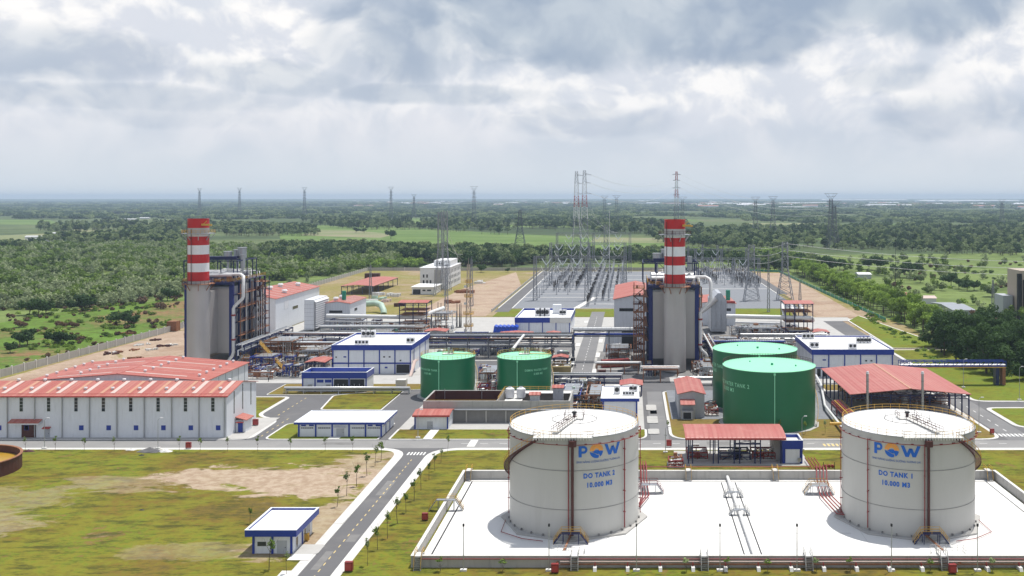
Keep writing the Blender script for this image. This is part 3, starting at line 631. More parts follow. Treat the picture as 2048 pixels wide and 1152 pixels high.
# --- turbine halls, filter houses
def hall(name, label, x0, x1, y0, y1, h, rise, vents, mats='red_roof_b'):
    t, r, k = gable_y(name, label, x0, x1, y0, y1, h, rise, roofm=mats)
    for (x, y) in vents:
        z = h + rise * (1 - abs(x - (x0 + x1) / 2) / ((x1 - x0) / 2)); b = B(); b.cyl(x, y, z, z + 1.2, 1.0, 12); b.cyl(x, y, z + 1.2, z + 1.9, 1.5, 12, r1=1.1); b.done('roof_vent', 'house_white', r).parent = r
    for q in range(1, 9):
        y = y0 + (y1 - y0) * q / 9; b = B(); b.add([((x0 + x1) / 2 + .3, y, h + rise + .22), (x1 + .3, y, h + .2), (x1 + .3, y + .7, h + .2), ((x0 + x1) / 2 + .3, y + .7, h + rise + .22)], [(0, 1, 2, 3)]); b.done('roof_rib', 'skylight', r).parent = r
    return t
t = hall('turbine_hall', 'tall pale hall with bright red ribbed roof beside the left boiler', -196, -168.7, 476, 543, 15.7, 2.6, [(-180, 500), (-180, 515), (-176, 530), (-172, 498)])
wbox(t, -186, -184, 476, 9.2, 10.6, 'dark'); wbox(t, 488, 494, -168.7, 9.5, 13.5, 'house_white', axis='x'); wbox(t, 500, 508, -168.7, 8, 9.5, 'glass', 'louvre', 'x')
t = hall('turbine_hall', 'lower white hall with green cylinder on its red roof, where the left white pipe starts', -150.5, -137.8, 492, 522, 11.8, 1.0, [(-147, 500), (-147, 510)])
wbox(t, -148, -141.5, 492, 7.2, 8.4, 'dark', 'louvre'); wbox(t, 500, 505, -137.8, 7.2, 8.6, 'dark', 'louvre', 'x')
b = B(); b.cyl(-143, 500, 12.9, 17.3, 1.05, 16); b.done('ventilator', 'teal', t)
t = hall('turbine_hall', 'tall grey hall with pink ribbed roof on the near side of the right boiler', -6.7, 12, 420, 488, 21.2, 2.0, [])
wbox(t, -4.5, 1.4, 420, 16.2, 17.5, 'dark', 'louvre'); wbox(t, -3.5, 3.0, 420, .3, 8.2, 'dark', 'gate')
t = hall('turbine_hall', 'low hall with green cylinder on red roof between right boiler and long pipe', Xw(1385, 500), Xw(1471, 500), 500, 535, 64 - 212 * 500 / 2000, 1.0, [])
wbox(t, Xw(1437, 500), Xw(1462, 500), 500, 7.2, 8.6, 'dark', 'louvre')
x = Xw(1456, 512); b = B(); b.cyl(x, 512, 11.5, 16.6, 1.15, 16); b.done('ventilator', 'teal', t)
b = B(); b.box(Xw(1440, 500), Xw(1470, 500), 499.4, 501, 11.2, 12.2); b.done('roof_frame', 'red_trim', t)
t = thing('air_filter_house', 'white air intake house with slanting louvre hoods down its side', 'filter house', (-154.5, 477, 0))
b = B(); b.box(-155.4, -150.8, 477, 498, 1, 15.2); b.done('casing', 'wall_white', t)
b = B(); b.k = 0
for q in range(13):
    z = 1.6 + q * 1.02; b.prismy([(-150.8, z + .75), (-149.7, z), (-149.7, z + .12), (-150.8, z + .9)], 477, 498)
b.done('louvre_hoods', 'house_white', t)
b = B()
for q in range(7): b.box(-155.4, -150.8, 476.9, 477, 1.5 + q * 1.9, 1.6 + q * 1.9)
for x in (-155, -151.2):
    for y in (478, 497): b.box(x - .25, x + .25, y - .25, y + .25, 0, 1)
b.done('frame', 'wall_grey', t)
t = thing('air_filter_house', 'grey rounded air intake silo right of the right boiler', 'filter house', (Xw(1432, 470), 470, 0))
x0, x1 = Xw(1422, 470), Xw(1453, 470)
b = B(); b.box(x0, x1, 470, 490, 1, 15.5); b.prismy([(x0, 15.5), (x1, 15.5), (x1 - 2.4, 19), (x0 + 3.2, 19)], 470, 490); b.done('casing', 'wall_grey', t)
b = B()
for q in range(8): b.box(x0 - .1, x1 + .1, 469.85, 470, 2 + q * 1.7, 2.12 + q * 1.7)
for q in range(4): b.box(x0 + q * (x1 - x0) / 3 - .06, x0 + q * (x1 - x0) / 3 + .06, 469.8, 470, 1, 15.5)
b.done('stiffener', 'galv', t)
b = B(); b.tube([(x0 - 6, 468, 9), (x0 - 2, 468.4, 12.0), (x0 + 2.4, 469.5, 16.5)], [.55, .7, 1.2], 10); b.done('intake_duct', 'clad', t)
# --- sheds
def shed(name, label, x0, x1, y0, y1, h, rise, nx_, ny_, roofm='pink_roof', over=.6, col='blue_steel', z0=0, ridge='y', truss=True):
    if ridge == 'y': t, r, k = gable_y(name, label, x0, x1, y0, y1, h, rise, over, None, roofm, z0)
    else:
        t = thing(name, label, 'shed', ((x0 + x1) / 2, y0, z0)); b = B(); ym = (y0 + y1) / 2
        b.prismx([(y0 - over, h), (ym, h + rise), (y1 + over, h), (y1 + over, h + .18), (ym, h + rise + .18), (y0 - over, h + .18)], x0 - over, x1 + over); b.done('roof', roofm, t)
    t['category'] = 'shed'
    for i in range(nx_):
        for j in range(ny_):
            x = x0 + (x1 - x0) * i / max(1, nx_ - 1); y = y0 + (y1 - y0) * j / max(1, ny_ - 1)
            if nx_ > 2 and ny_ > 2 and 0 < i < nx_ - 1 and 0 < j < ny_ - 1: continue
            b = B(); b.box(x - .18, x + .18, y - .18, y + .18, z0, h); b.done('column', col, t)
    b = B()
    for j in range(ny_):
        y = y0 + (y1 - y0) * j / max(1, ny_ - 1); b.bar((x0, y, h - .4), (x1, y, h - .4), .25, .3)
        if truss:
            k_ = max(4, nx_ * 2)
            for q in range(k_): xa = x0 + (x1 - x0) * q / k_; xb = x0 + (x1 - x0) * (q + 1) / k_; b.bar((xa, y, h - 1.1 if q % 2 else h - .3), (xb, y, h - .3 if q % 2 else h - 1.1), .12)
            b.bar((x0, y, h - 1.2), (x1, y, h - 1.2), .15)
    for x in (x0, x1): b.bar((x, y0, h - .4), (x, y1, h - .4), .2, .3)
    b.done('truss', col, t)
    return t
t = shed('pump_shed', 'largest open shed with broad pink gable roof on blue columns behind the right grey tank', 63.8, 97.6, 288, 330.6, 7.3, 1.6, 7, 8, z0=.17)
b = B(); b.bar((80.7, 287.4, 9.1), (80.7, 331.2, 9.1), .6, .12); b.done('ridge_cap', 'orange_sheet', t)
t = shed('canopy_shed', 'dark red roofed store shed left of the unfinished white building', Xw(716, 700), Xw(775, 700), 660, 730, 5.5, .8, 4, 6, 'red_roof', ridge='y')
t = shed('canopy_shed', 'red roofed equipment tower where the left long white pipe ends', Xw(801, 470), Xw(855, 470), 468, 480, 64 - 210 * 470 / 2000, .7, 3, 2, 'red_roof', ridge='x')
b = B()
for z in (5, 9, 11): b.box(Xw(801, 470), Xw(855, 470), 468, 480, z, z + .15); b.rail([(Xw(801, 470), 468, z + .15), (Xw(855, 470), 468, z + .15)], 1.1)
b.done('platform', 'rust', t)
t = shed('canopy_shed', 'pink roofed equipment tower where the right long white pipe ends', Xw(1570, 450), Xw(1624, 450), 448, 462, 64 - 212 * 450 / 2000, .7, 4, 2, 'pink_roof', ridge='x')
b = B()
for z in (4, 8, 12.5): b.box(Xw(1570, 450), Xw(1624, 450), 448, 462, z, z + .15); b.rail([(Xw(1570, 450), 448, z + .15), (Xw(1624, 450), 448, z + .15)], 1.1)
b.done('platform', 'rust', t)
for lab, pa, pb, y, h, dp, m in (('small red roofed grey kiosk beside the mast base', 850, 890, 440, 5.0, 8, 'red_roof'), ('red shelter roof on the far side of the right yard', 1628, 1658, 445, 4.0, 8, 'pink_roof'),
        ('flat red canopy among the left process skids', 612, 648, 362, 4.3, 10, 'red_roof'), ('wide red folded canopy before the blue sprayed crates', 996, 1060, 428, 4.8, 12, 'red_roof'),
        ('small red canopy left of the overhead pipe bridge', 1090, 1116, 428, 4.8, 12, 'red_roof'), ('pink canopy behind the building beside the left grey tank', 1242, 1283, 322, 3.6, 8, 'pink_roof'), ('red canopy over the olive skid near the central road', 1107, 1134, 372, 4.4, 5, 'red_roof')):
    shed('canopy_shed', lab, Xw(pa, y), Xw(pb, y), y, y + dp, h, .5, 2, 2, m, over=.5, truss=False)
t, r, k = gable_y('fire_pump_house', 'grey pump house with salmon gable roof and small porch beside the big green tanks', Xw(1357, 290), Xw(1409, 290), 290, 313, 7.0, .9, .4, 'wall_grey', 'pink_roof', z0=.17, xm=Xw(1384, 290))
x0, x1 = Xw(1360, 290), Xw(1387, 290)
b = B(); b.box(x0 + .3, x1 - .2, 287.6, 290, .17, 2.6); b.done('porch', 'wall_grey', t)
b = B(); b.prismx([(286.8, 4.4), (290, 5.4), (290, 5.6), (286.8, 4.6)], x0, x1 + .3); b.done('porch_roof', 'pink_roof', t)
b = B()
for x in (x0 + .2, x1): b.box(x - .1, x + .1, 287, 287.2, .17, 4.4)
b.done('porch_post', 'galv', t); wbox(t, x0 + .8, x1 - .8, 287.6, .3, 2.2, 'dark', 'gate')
# curved canopy over the fuel pumps
t = thing('pump_canopy', 'salmon curved roof canopy on blue columns over fuel pumps behind the bund wall', 'canopy', (25, 240, .18))
prof = [(239.2, 6.2), (239.6, 6.45), (242, 7.0), (246, 7.35), (250.6, 7.1)]
b = B(); b.prismx(prof + [(y, z + .16) for y, z in prof[::-1]], 13.2, 37.4); b.done('roof', 'pink_roof', t)
b = B(); b.box(13.2, 37.4, 239.05, 239.2, 6.0, 6.45); b.done('fascia', 'red_trim', t)
for x in (14, 15, 20, 21.2, 25, 26.3, 30, 31.3, 36.2):
    for y in (240, 249.5): b = B(); b.box(x - .13, x + .13, y - .13, y + .13, .18, 6.3 if y < 245 else 7); b.done('column', 'blue_steel', t)
b = B(); b.bar((25, 240, 4.9), (31.3, 240, 4.9), .2, .4); b.bar((25.2, 240, 4.9), (31, 240, 6.2), .1); b.bar((31, 240, 4.9), (25.2, 240, 6.2), .1); b.bar((14, 240, 6.1), (36.2, 240, 6.1), .15, .3); b.done('bracing', 'blue_steel', t)
b = B(); b.box(35, 36.5, 243, 250.5, .18, 6.6); b.done('side_wall', 'concrete_wall', t)
# unfinished white building far back
bx0, bx1, by0, by1, bh = Xw(840, 699), -127, 699, 750, 14.5
t = thing('office_building', 'unfinished white three storey building with empty window openings in the far field', 'building', (-137, 699, 0))
b = B(); b.box(bx0, bx1, by0, by1, 0, bh); b.done('wall', 'plaster', t)
b = B(); b.box(bx0 - .4, bx1 + .4, by0 - .4, by1 + .4, bh, bh + .5); b.box(bx0 + 7, bx1 - 1, by0 + 14, by1 - 8, bh + .5, bh + 4.6); b.done('roof', 'plaster', t)
b = B(); b.box(bx0 + 10, bx0 + 15, by0 - .3, by0 + .1, 0, bh - 1); b.done('facade_bay', 'concrete_wall', t)
for f in range(3):
    for q in range(3):
        if (f, q) != (1, 2) and f < 2: wbox(t, bx0 + 2 + q * 2.4, bx0 + 3.1 + q * 2.4, by0, 4 + f * 4, 6.2 + f * 4, 'dark', frame='plaster')
    for q in range(8): wbox(t, by0 + 4 + q * 6, by0 + 6.4 + q * 6, bx1, 2.6 + f * 4, 4.8 + f * 4, 'dark', axis='x', frame='plaster')
for q in range(3): wbox(t, bx0 + 8.6 + q * 1.8, bx0 + 9.7 + q * 1.8, by0 + 14, bh + 1.8, bh + 3.2, 'dark', frame='plaster')
t = thing('annex_building', 'low white flat roofed annex with a dark opening before the unfinished building', 'building', (Xw(850, 660), 660, 0))
b = B(); b.box(Xw(824, 660), Xw(868, 660), 660, 684, 0, 4.6); b.done('wall', 'plaster', t); b = B(); b.box(Xw(822, 660), Xw(870, 660), 659.2, 685, 4.6, 5.1); b.done('roof', 'roof_white', t)
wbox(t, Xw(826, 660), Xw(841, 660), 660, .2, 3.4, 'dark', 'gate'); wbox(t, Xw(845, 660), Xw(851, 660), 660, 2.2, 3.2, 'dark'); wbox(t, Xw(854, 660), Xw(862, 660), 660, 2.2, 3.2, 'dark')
# right edge: neighbouring plant
t = thing('plant_tower', 'tan clad tower block with dark columns cut by the frame edge', 'building', (198, 512, 0))
b = B(); b.box(200, 214, 512, 530, 0, 26.5); b.done('wall', 'beige', t)
b = B()
for x in (198.4, 199.6): b.box(x, x + .9, 511.4, 513, 0, 25)
b.cyl(201, 510.5, 2, 22, .5, 8); b.done('column', 'dark', t)
b = B(); b.box(194, 199, 520, 532, 0, 13); b.done('annex', 'wall_grey', t)
# basin
t = thing('water_basin', 'open concrete water basin with rust brown inner walls and yellow railings', 'basin', (-41, 278, 0))
b = B(); x0, x1, y0, y1, z = -58.8, -17, 284, 300, 6.2
for q in ((x0, x1, y0, y0 + .5), (x0, x1, y1 - .5, y1), (x0, x0 + .5, y0 + .5, y1 - .5), (x1 - .5, x1, y0 + .5, y1 - .5), (-38, -37.5, y0 + .5, y1 - .5)): b.box(*q, 0, z)
for q in range(8): xx = x0 + 1 + q * 5.6; b.box(xx, xx + .35, y0 - .35, y0, 0, 3.6)
b.box(x0, x1, y0 - .45, y0, 3.6, 4.1)
b.done('basin_wall', 'concrete_wall', t)
b = B(); b.box(x0 + .1, x1 - .1, y0 - .06, y0 - .005, .1, 3.6); b.done('lower_panel', 'yard_dark', t)
b = B(); b.tube([(-50, y0 - .8, 3.9), (x1, y0 - .8, 3.9)], .2, 8); b.done('drain_pipe', 'galv', t)
b = B(); b.box(x0 + .5, x1 - .5, y0 + .5, y1 - .5, .3, .6); b.done('basin_floor', 'brown', t)
b = B(); b.box(x0 + .52, -38.02, y1 - .56, y1 - .5, .6, z - .1); b.box(x0 + .5, x0 + .56, y0 + .5, y1 - .56, .6, z - .1); b.done('basin_lining', 'brown', t)
b = B(); b.box(-36, -31, 286, 296, 5.6, 5.8); b.box(-37, -17.5, 296, 299.5, 5.9, 6.1); b.done('deck', 'kerb', t)
b = B(); b.rail([(x0 + .7, y0 + .9, 5.2), (-38.3, y0 + .9, 5.2)], 1.1, 2.5, .09); b.rail([(-37.5, y0, z), (-37.5, y1, z), (-20, y1, z)], 1.1, 2.5, .09); b.done('handrail', 'yellow', t)
b = B()
for x in (-57, -46, -40): b.tube([(x + 2, y1 - 3, z - 2), (x + 2, y1 - 3, z + 1)], .07, 6)
b.done('level_pipe', 'galv', t)
b = B(); b.box(-58, -4, 276.4, 283.4, -.005, .05); struct('basin_apron', b, 'concrete')
for i, x in enumerate((-34.8, -31.6)):
    s = thing('water_tank', ['white ribbed plastic tank nearest the brown pit on the basin deck', 'white ribbed plastic tank nearest the red roofed huts on the basin deck'][i], 'tank', (x, 290, 6.1), 'plastic tanks on the basin')
    b = B(); b.cyl(x, 290, 6.1, 8.6, 1.25, 20); b.cyl(x, 290, 8.6, 9.0, 1.25, 20, r1=.5)
    for q in range(5): b.ring(x, 290, 6.4 + q * .45, 6.5 + q * .45, 1.2, 1.32, 20)
    b.done('shell', 'house_white', s); b = B(); b.cyl(x, 290, 9.0, 9.2, .5, 12); b.done('lid', 'galv', s)
t, r, k = gable_x('dosing_hut', 'little grey hut with bright red roof at the basin corner', -22.5, -19.6, 292, 295, 8.4, .5, .3, 'wall_grey', 'red_roof', z0=0); door(t, -21.7, -20.7, 292, 6.2, 1.9)
t, r, k = gable_x('dosing_hut', 'second grey hut with red roof in front of the deck tanks', -28.5, -25.8, 284.8, 287, 7.8, .5, .3, 'wall_grey', 'red_roof', z0=6.1)

for k, (px, lab) in enumerate(((1735, 'white capped exhaust stack before the shed, nearer the green tank'), (1845, 'white capped exhaust stack before the shed, nearer the road'))):
    x = Xw(px, 283); t = thing('exhaust_stack', lab, 'exhaust stack', (x, 283, .17)); b = B(); b.cyl(x, 283, .17, 14.2, .36, 12); b.done('pipe', 'galv', t); b = B(); b.cyl(x, 283, 14.1, 14.8, .5, 12, r1=.3); b.done('cap', 'house_white', t)
    b = B()
    for z in (3, 6, 9, 12): b.ring(x, 283, z, z + .12, .36, .46, 12)
    b.done('flange', 'weld', t)
# ================================================================== TANKS
def wrap(u, v, X, Y, Rr, phi, z): a = phi + u / Rr; return (X + Rr * math.sin(a), Y - Rr * math.cos(a), z + v)
def text_mesh(txt, size, bold=0.0):
    cu = bpy.data.curves.new('lettering', 'FONT'); cu.body = txt; cu.size = size; cu.offset = bold; cu.align_x = 'CENTER'; cu.resolution_u = 3; cu.space_character = 1.16 if bold > .01 else 1.0
    o = bpy.data.objects.new('lettering', cu); C.objects.link(o)
    me = bpy.data.meshes.new_from_object(o.evaluated_get(bpy.context.evaluated_depsgraph_get()))
    r_ = ([tuple(v.co) for v in me.vertices], [tuple(p.vertices) for p in me.polygons])
    bpy.data.objects.remove(o); bpy.data.meshes.remove(me); bpy.data.curves.remove(cu); return r_
def tank_text(t, txt, size, X, Y, Rr, deg, z, m, bold=0.0, sx=1.0, name='lettering'):
    vs, fs = text_mesh(txt, size, bold); b = B(); b.add([wrap(v[0] * sx, v[1], X, Y, Rr + .05, rad(deg), z) for v in vs], fs); return b.done(name, m, t, fix=False)
def flat2d(shapes, X, Y, Rr, deg, z):
    b = B()
    for poly in shapes: b.add([wrap(u, v, X, Y, Rr + .06, rad(deg), z) for u, v in poly], [tuple(range(len(poly)))])
    return b
def emblem(t, X, Y, Rr, deg, z):
    P = [[(0, 0), (.58, 0), (.58, 2.1), (0, 2.1)]]
    cx, cy = .95, 1.38
    for k in range(12):
        a0, a1 = rad(-90 + 15 * k), rad(-75 + 15 * k)
        P.append([(cx + .28 * math.cos(a0), cy + .28 * math.sin(a0)), (cx + .72 * math.cos(a0), cy + .72 * math.sin(a0)), (cx + .72 * math.cos(a1), cy + .72 * math.sin(a1)), (cx + .28 * math.cos(a1), cy + .28 * math.sin(a1))])
    P += [[(.58, 1.66), (.95, 1.66), (.95, 2.1), (.58, 2.1)], [(.58, .66), (.95, .66), (.95, 1.10), (.58, 1.10)]]
    P = [[(u - 4.15, v) for u, v in q] for q in P]
    flat2d(P, X, Y, Rr, deg, z).done('letter', 'logo_blue', t, fix=False)
    W = []
    pts = [(0, 2.1), (.85, 0), (1.5, 1.6), (2.15, 0), (3.0, 2.1)]
    for a, c in zip(pts, pts[1:]): W.append([(a[0], a[1]), (a[0] + .62, a[1]), (c[0] + .62, c[1]), (c[0], c[1])])
    flat2d([[(u + .95, v) for u, v in q] for q in W], X, Y, Rr, deg, z).done('letter', 'logo_blue', t, fix=False)
    ox, oy, r0, r1 = -.7, 1.0, .72, 1.36; S_ = []
    for k in range(11):
        a0, a1 = rad(2 + 16 * k + 1.6), rad(2 + 16 * (k + 1) - 1.6)
        S_.append([(ox + r0 * math.cos(a0), oy + r0 * math.sin(a0) * .9), (ox + r1 * math.cos(a0), oy + r1 * math.sin(a0)), (ox + r1 * math.cos((a0 + a1) / 2) * 1.03, oy + r1 * math.sin((a0 + a1) / 2) * 1.03), (ox + r1 * math.cos(a1), oy + r1 * math.sin(a1)), (ox + r0 * math.cos(a1), oy + r0 * math.sin(a1) * .9)])
    for k in range(12):
        a0, a1 = rad(15 * k), rad(15 * k + 15)
        S_.append([(ox + .52 * math.cos(a0), oy + .5 * math.sin(a0)), (ox + .74 * math.cos(a0), oy + .68 * math.sin(a0)), (ox + .74 * math.cos(a1), oy + .68 * math.sin(a1)), (ox + .52 * math.cos(a1), oy + .5 * math.sin(a1))])
    flat2d(S_, X, Y, Rr, deg, z).done('sun_emblem', 'logo_orange', t, fix=False)
    L1 = [(ox - 1.30, oy - .12)] + [(ox + 1.33 * math.cos(rad(a)), oy + 1.33 * math.sin(rad(a))) for a in range(192, 300, 9)] + [(ox + .45, oy - .75), (ox + .1, oy - .72), (ox - .5, oy - .38)]
    L2 = [(ox + 1.30, oy - .12), (ox + .7, oy + .05), (ox + .1, oy + .18), (ox - .5, oy + .1), (ox - .85, oy - .1), (ox - .3, oy - .42), (ox + .2, oy - .6), (ox + .5, oy - .58)] + [(ox + 1.33 * math.cos(rad(a)), oy + 1.33 * math.sin(rad(a))) for a in range(303, 350, 9)]
    flat2d([L1, L2], X, Y, Rr, deg, z).done('leaf_emblem', 'logo_blue', t, fix=False)
def ringrail(b, X, Y, r, z, h=1.1, n_=48, a0=0.0, a1=2 * math.pi, w=.06):
    pts = [(X + r * math.cos(a0 + (a1 - a0) * k / n_), Y + r * math.sin(a0 + (a1 - a0) * k / n_), z) for k in range(n_ + 1)]
    for p, q in zip(pts, pts[1:]):
        for hh in (h, h * .5): b.bar((p[0], p[1], z + hh), (q[0], q[1], z + hh), w)
        b.bar(p, (p[0], p[1], z + h), w)
def spiral(t, X, Y, r, d0, d1, z0, z1, m='galv', rm='yellow', w=.9):
    b = B(); n_ = int(abs(z1 - z0) / .28); pr = None
    for k in range(n_ + 1):
        f = k / n_; a = rad(d0 + (d1 - d0) * f); z = z0 + (z1 - z0) * f
        i = (X + (r + .1) * math.sin(a), Y - (r + .1) * math.cos(a), z); o = (X + (r + w) * math.sin(a), Y - (r + w) * math.cos(a), z)
        b.bar(i, o, .28, .05)
        if pr: b.bar(pr, o, .06, .3); b.bar(pri, i, .06, .3)
        pr, pri = o, i
    b.done('spiral_stair', m, t); b = B(); pr = None
    for k in range(0, n_ + 1, 3):
        f = k / n_; a = rad(d0 + (d1 - d0) * f); z = z0 + (z1 - z0) * f; o = Vector((X + (r + w) * math.sin(a), Y - (r + w) * math.cos(a), z))
        b.bar(o, o + Vector((0, 0, 1.1)), .07)
        if pr is not None:
            for h in (.55, 1.1): b.bar(pr + Vector((0, 0, h)), o + Vector((0, 0, h)), .07)
        pr = o
    b.done('stair_rail', rm, t)
def shellpt(X, Y, r, deg, z): a = rad(deg); return (X + r * math.sin(a), Y - r * math.cos(a), z)
FL = .20
def do_tank(X, Y, s, label, num):
    Rr, h = 12.8, 19.1; t = thing('fuel_tank', label, 'storage tank', (X, Y, FL))
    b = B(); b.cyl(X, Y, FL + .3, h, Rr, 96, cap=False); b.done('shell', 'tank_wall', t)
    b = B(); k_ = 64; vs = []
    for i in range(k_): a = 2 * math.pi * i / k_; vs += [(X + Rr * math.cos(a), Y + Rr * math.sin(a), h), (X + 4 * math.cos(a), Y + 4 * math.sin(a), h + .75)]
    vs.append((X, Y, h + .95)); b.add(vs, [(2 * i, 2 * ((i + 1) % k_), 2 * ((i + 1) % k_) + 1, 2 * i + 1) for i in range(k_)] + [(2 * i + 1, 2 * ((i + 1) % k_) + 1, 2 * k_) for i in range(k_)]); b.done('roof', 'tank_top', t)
    b = B(); b.ring(X, Y, h - .12, h + .06, Rr - .1, Rr + .12, 96); b.done('rim', 'galv', t)
    for z in (12.9, 5.6): b = B(); b.ring(X, Y, z, z + .09, Rr, Rr + .07, 96); b.done('stiffener_ring', 'weld', t)
    b = B(); b.cyl(X, Y, FL - .2, FL + .32, 14.6, 8); o = b.done('base_slab', 'concrete', t)
    b = B(); ringrail(b, X, Y, Rr - .1, h, 1.1, 44); b.done('roof_rail', 'yellow', t)
    b = B(); b.ring(X, Y, h + .75, h + .8, 4.4, 4.5, 40)
    for k in range(10): a = 2 * math.pi * k / 10; b.bar((X + 4.45 * math.cos(a), Y + 4.45 * math.sin(a), h + .6), (X + 4.45 * math.cos(a), Y + 4.45 * math.sin(a), h + 1.5), .07)
    b.done('foam_ring', 'weld', t)
    sx = X + s * 3.2
    b = B(); b.box(X - 1.9, X + 1.9, Y - 1.6, Y + 1.6, h + .95, h + 1.15); b.bar((X, Y - 1.5, h + 1.1), (sx, Y - Rr + 2, h + .6), 1.2, .1); b.done('roof_walkway', 'kerb', t)
    b = B(); b.rail([(X - 1.9, Y - 1.6, h + 1.15), (X - 1.9, Y + 1.6, h + 1.15), (X + 1.9, Y + 1.6, h + 1.15), (X + 1.9, Y - 1.6, h + 1.15)], 1.0)
    for o_ in (-.6, .6): b.rail([(X + o_, Y - 1.6, h + 1.1), (sx + o_, Y - Rr + 2, h + .6)], 1.0, 1.2, .07)
    b.done('walkway_rail', 'brown', t)
    b = B(); b.cyl(X, Y, h + 1.1, h + 1.9, .3, 10); b.cyl(X, Y, h + 1.9, h + 2.2, .5, 10); b.done('breather', 'dark', t)
    b = B(); x0 = X + s * 1.4; b.box(x0 - 5.6, x0 + 5.6, Y - Rr - .5, Y - Rr + 1.3, h + .02, h + .14)
    for k in range(22): b.box(x0 - 5.6 + k * .52, x0 - 5.4 + k * .52, Y - Rr - .5, Y - Rr - .35, h - .35, h + .02)
    b.done('gauge_platform', 'kerb', t)
    b = B(); b.rail([(x0 - 5.6, Y - Rr + 1.2, h + .14), (x0 - 5.6, Y - Rr - .4, h + .14), (x0 + 5.6, Y - Rr - .4, h + .14), (x0 + 5.6, Y - Rr + 1.2, h + .14)], 1.1, 1.0); b.done('platform_rail', 'kerb', t)
    # foam and cooling pipes
    b = B(); b.tube([shellpt(X, Y, Rr + .45, a, h - 1.25) for a in range(-100, 101, 4)], .07, 6, False)
    for a in range(-96, 100, 12): b.bar(shellpt(X, Y, Rr, a, h - 1.25), shellpt(X, Y, Rr + .5, a + 1.2, h - 1.1), .16)
    b.done('spray_ring', 'redpipe', t)
    for d_, m, rr in ((1.6, 'brown', .26), (-1.6, 'redpipe', .1), (50 if s < 0 else -49, 'redpipe', .11), (-92, 'redpipe', .08), (92, 'redpipe', .08)):
        d2 = d_
        b = B(); b.tube([shellpt(X, Y, Rr + .35, d2, h - 1.1), shellpt(X, Y, Rr + .35, d2, 1.0)], rr, 8)
        for z in (4, 8, 12, 16): b.bar(shellpt(X, Y, Rr, d2, z), shellpt(X, Y, Rr + .6, d2, z), .14, .14)
        b.done('riser_pipe', m, t)
        if rr > .2: b = B(); b.cyl(*shellpt(X, Y, Rr + .5, d2, 0)[:2], h - 1.5, h - .4, .75, 12); b.done('foam_chamber', 'brown', t)
    spiral(t, X, Y, Rr, s * 24, s * 158, h, .6, 'brown', 'yellow', 1.15)
    for a in range(-84, 90, 12): b = B(); p = shellpt(X, Y, Rr + .15, a, 0); b.cbox(p[0], p[1], .55, .3, .3, .35, rad(a)); b.done('anchor', 'weld', t)
    if num == 2: ph = 25.2
    else: ph = -25.0
    emblem(t, X, Y, Rr, ph, 15.45)
    tank_text(t, 'SINH NĂNG LƯỢNG DƯỠNG TƯƠNG LAI', .52, X, Y, Rr, ph, 14.35, 'navy_text', .004, .93)
    tank_text(t, 'DO TANK %d' % num, 1.24, X, Y, Rr, ph, 11.5, 'logo_blue', .05, .88)
    tank_text(t, '10.000 M3', 1.24, X, Y, Rr, ph, 9.75, 'logo_blue', .05, .88)
    return t
XT2, XT1, YT = -11.1, 55.3, 199.5
do_tank(XT2, YT, -1, 'tall pale grey tank lettered DO TANK 2, the one nearer the straight road', 2)
do_tank(XT1, YT, 1, 'tall pale grey tank lettered DO TANK 1, the one before the open shed', 1)
def green_tank(X, Y, Rr, h, label, lines, deg, spd, rail=True, size=.9):
    t = thing('water_tank', label, 'storage tank', (X, Y, 0))
    b = B(); b.cyl(X, Y, .2, h, Rr, 80, cap=False); b.done('shell', 'green_wall', t)
    b = B(); b.cyl(X, Y, h - .02, h + .5, Rr, 80, r1=.6); b.done('roof', 'green_top', t)
    b = B(); b.ring(X, Y, h - .1, h + .04, Rr - .1, Rr + .1, 80); b.done('rim', 'green_top', t)
    b = B(); b.cyl(X, Y, 0, .22, Rr + 1.2, 16); b.done('base_slab', 'concrete', t)
    b = B(); ringrail(b, X, Y, Rr - .1, h, 1.1, 36 if Rr < 10 else 48, 0 if Rr < 10 else .1, 2 * math.pi if Rr < 10 else math.pi - .1, .07); b.done('roof_rail', 'yellow' if Rr < 10 else 'brown', t)
    b = B(); c = shellpt(X, Y, Rr + .25, -8 if Rr < 10 else -1, 0); b.tube([(c[0], c[1], h - .6), (c[0], c[1], .4)], .13, 6); b.cbox(c[0], c[1], h - .8, .5, .5, .5); b.done('overflow_pipe', 'green_top', t)
    spiral(t, X, Y, Rr, spd, spd + (70 if spd > 0 else -70), 2 if Rr < 10 else .5, h, 'kerb', 'yellow', .8)
    if Rr < 10:
        b = B(); b.box(X - 1.6, X + 1.8, Y - 1.2, Y + 1.2, h + .5, h + .7); b.done('roof_platform', 'kerb', t)
        b = B(); b.rail([(X - 1.6, Y - 1.2, h + .7), (X + 1.8, Y - 1.2, h + .7), (X + 1.8, Y + 1.2, h + .7), (X - 1.6, Y + 1.2, h + .7)], 1.0, 1.1, .08); b.bar((X + 1.8, Y, h + .7), (X + Rr, Y + 2.6, h + .3), .8, .1); b.done('platform_rail', 'yellow', t)
        b = B(); b.cyl(X + .3, Y, h + .7, h + 2.6, .35, 8); b.cyl(X + 1.2, Y + .2, h + .7, h + 1.9, .3, 8); b.done('breather', 'galv', t)
    else:
        b = B(); b.cyl(X + .5, Y - 3, h + .3, h + .9, .35, 10); b.cyl(X + 7, Y - 4, h + .2, h + .6, .2, 8); b.cyl(X - 5, Y + 3, h + .2, h + .6, .2, 8); b.done('roof_nozzle', 'teal', t)
    for i, (tx, z) in enumerate(lines): tank_text(t, tx, size, X, Y, Rr, deg, z, 'green_top', .02, .85)
green_tank(-59, 324, 8.7, 12.8, 'small dark green water tank nearest the blue and white buildings', [('DEMIN WATER TANK 2', 9.1), ('3.000 M3', 7.9)], -37, 80)
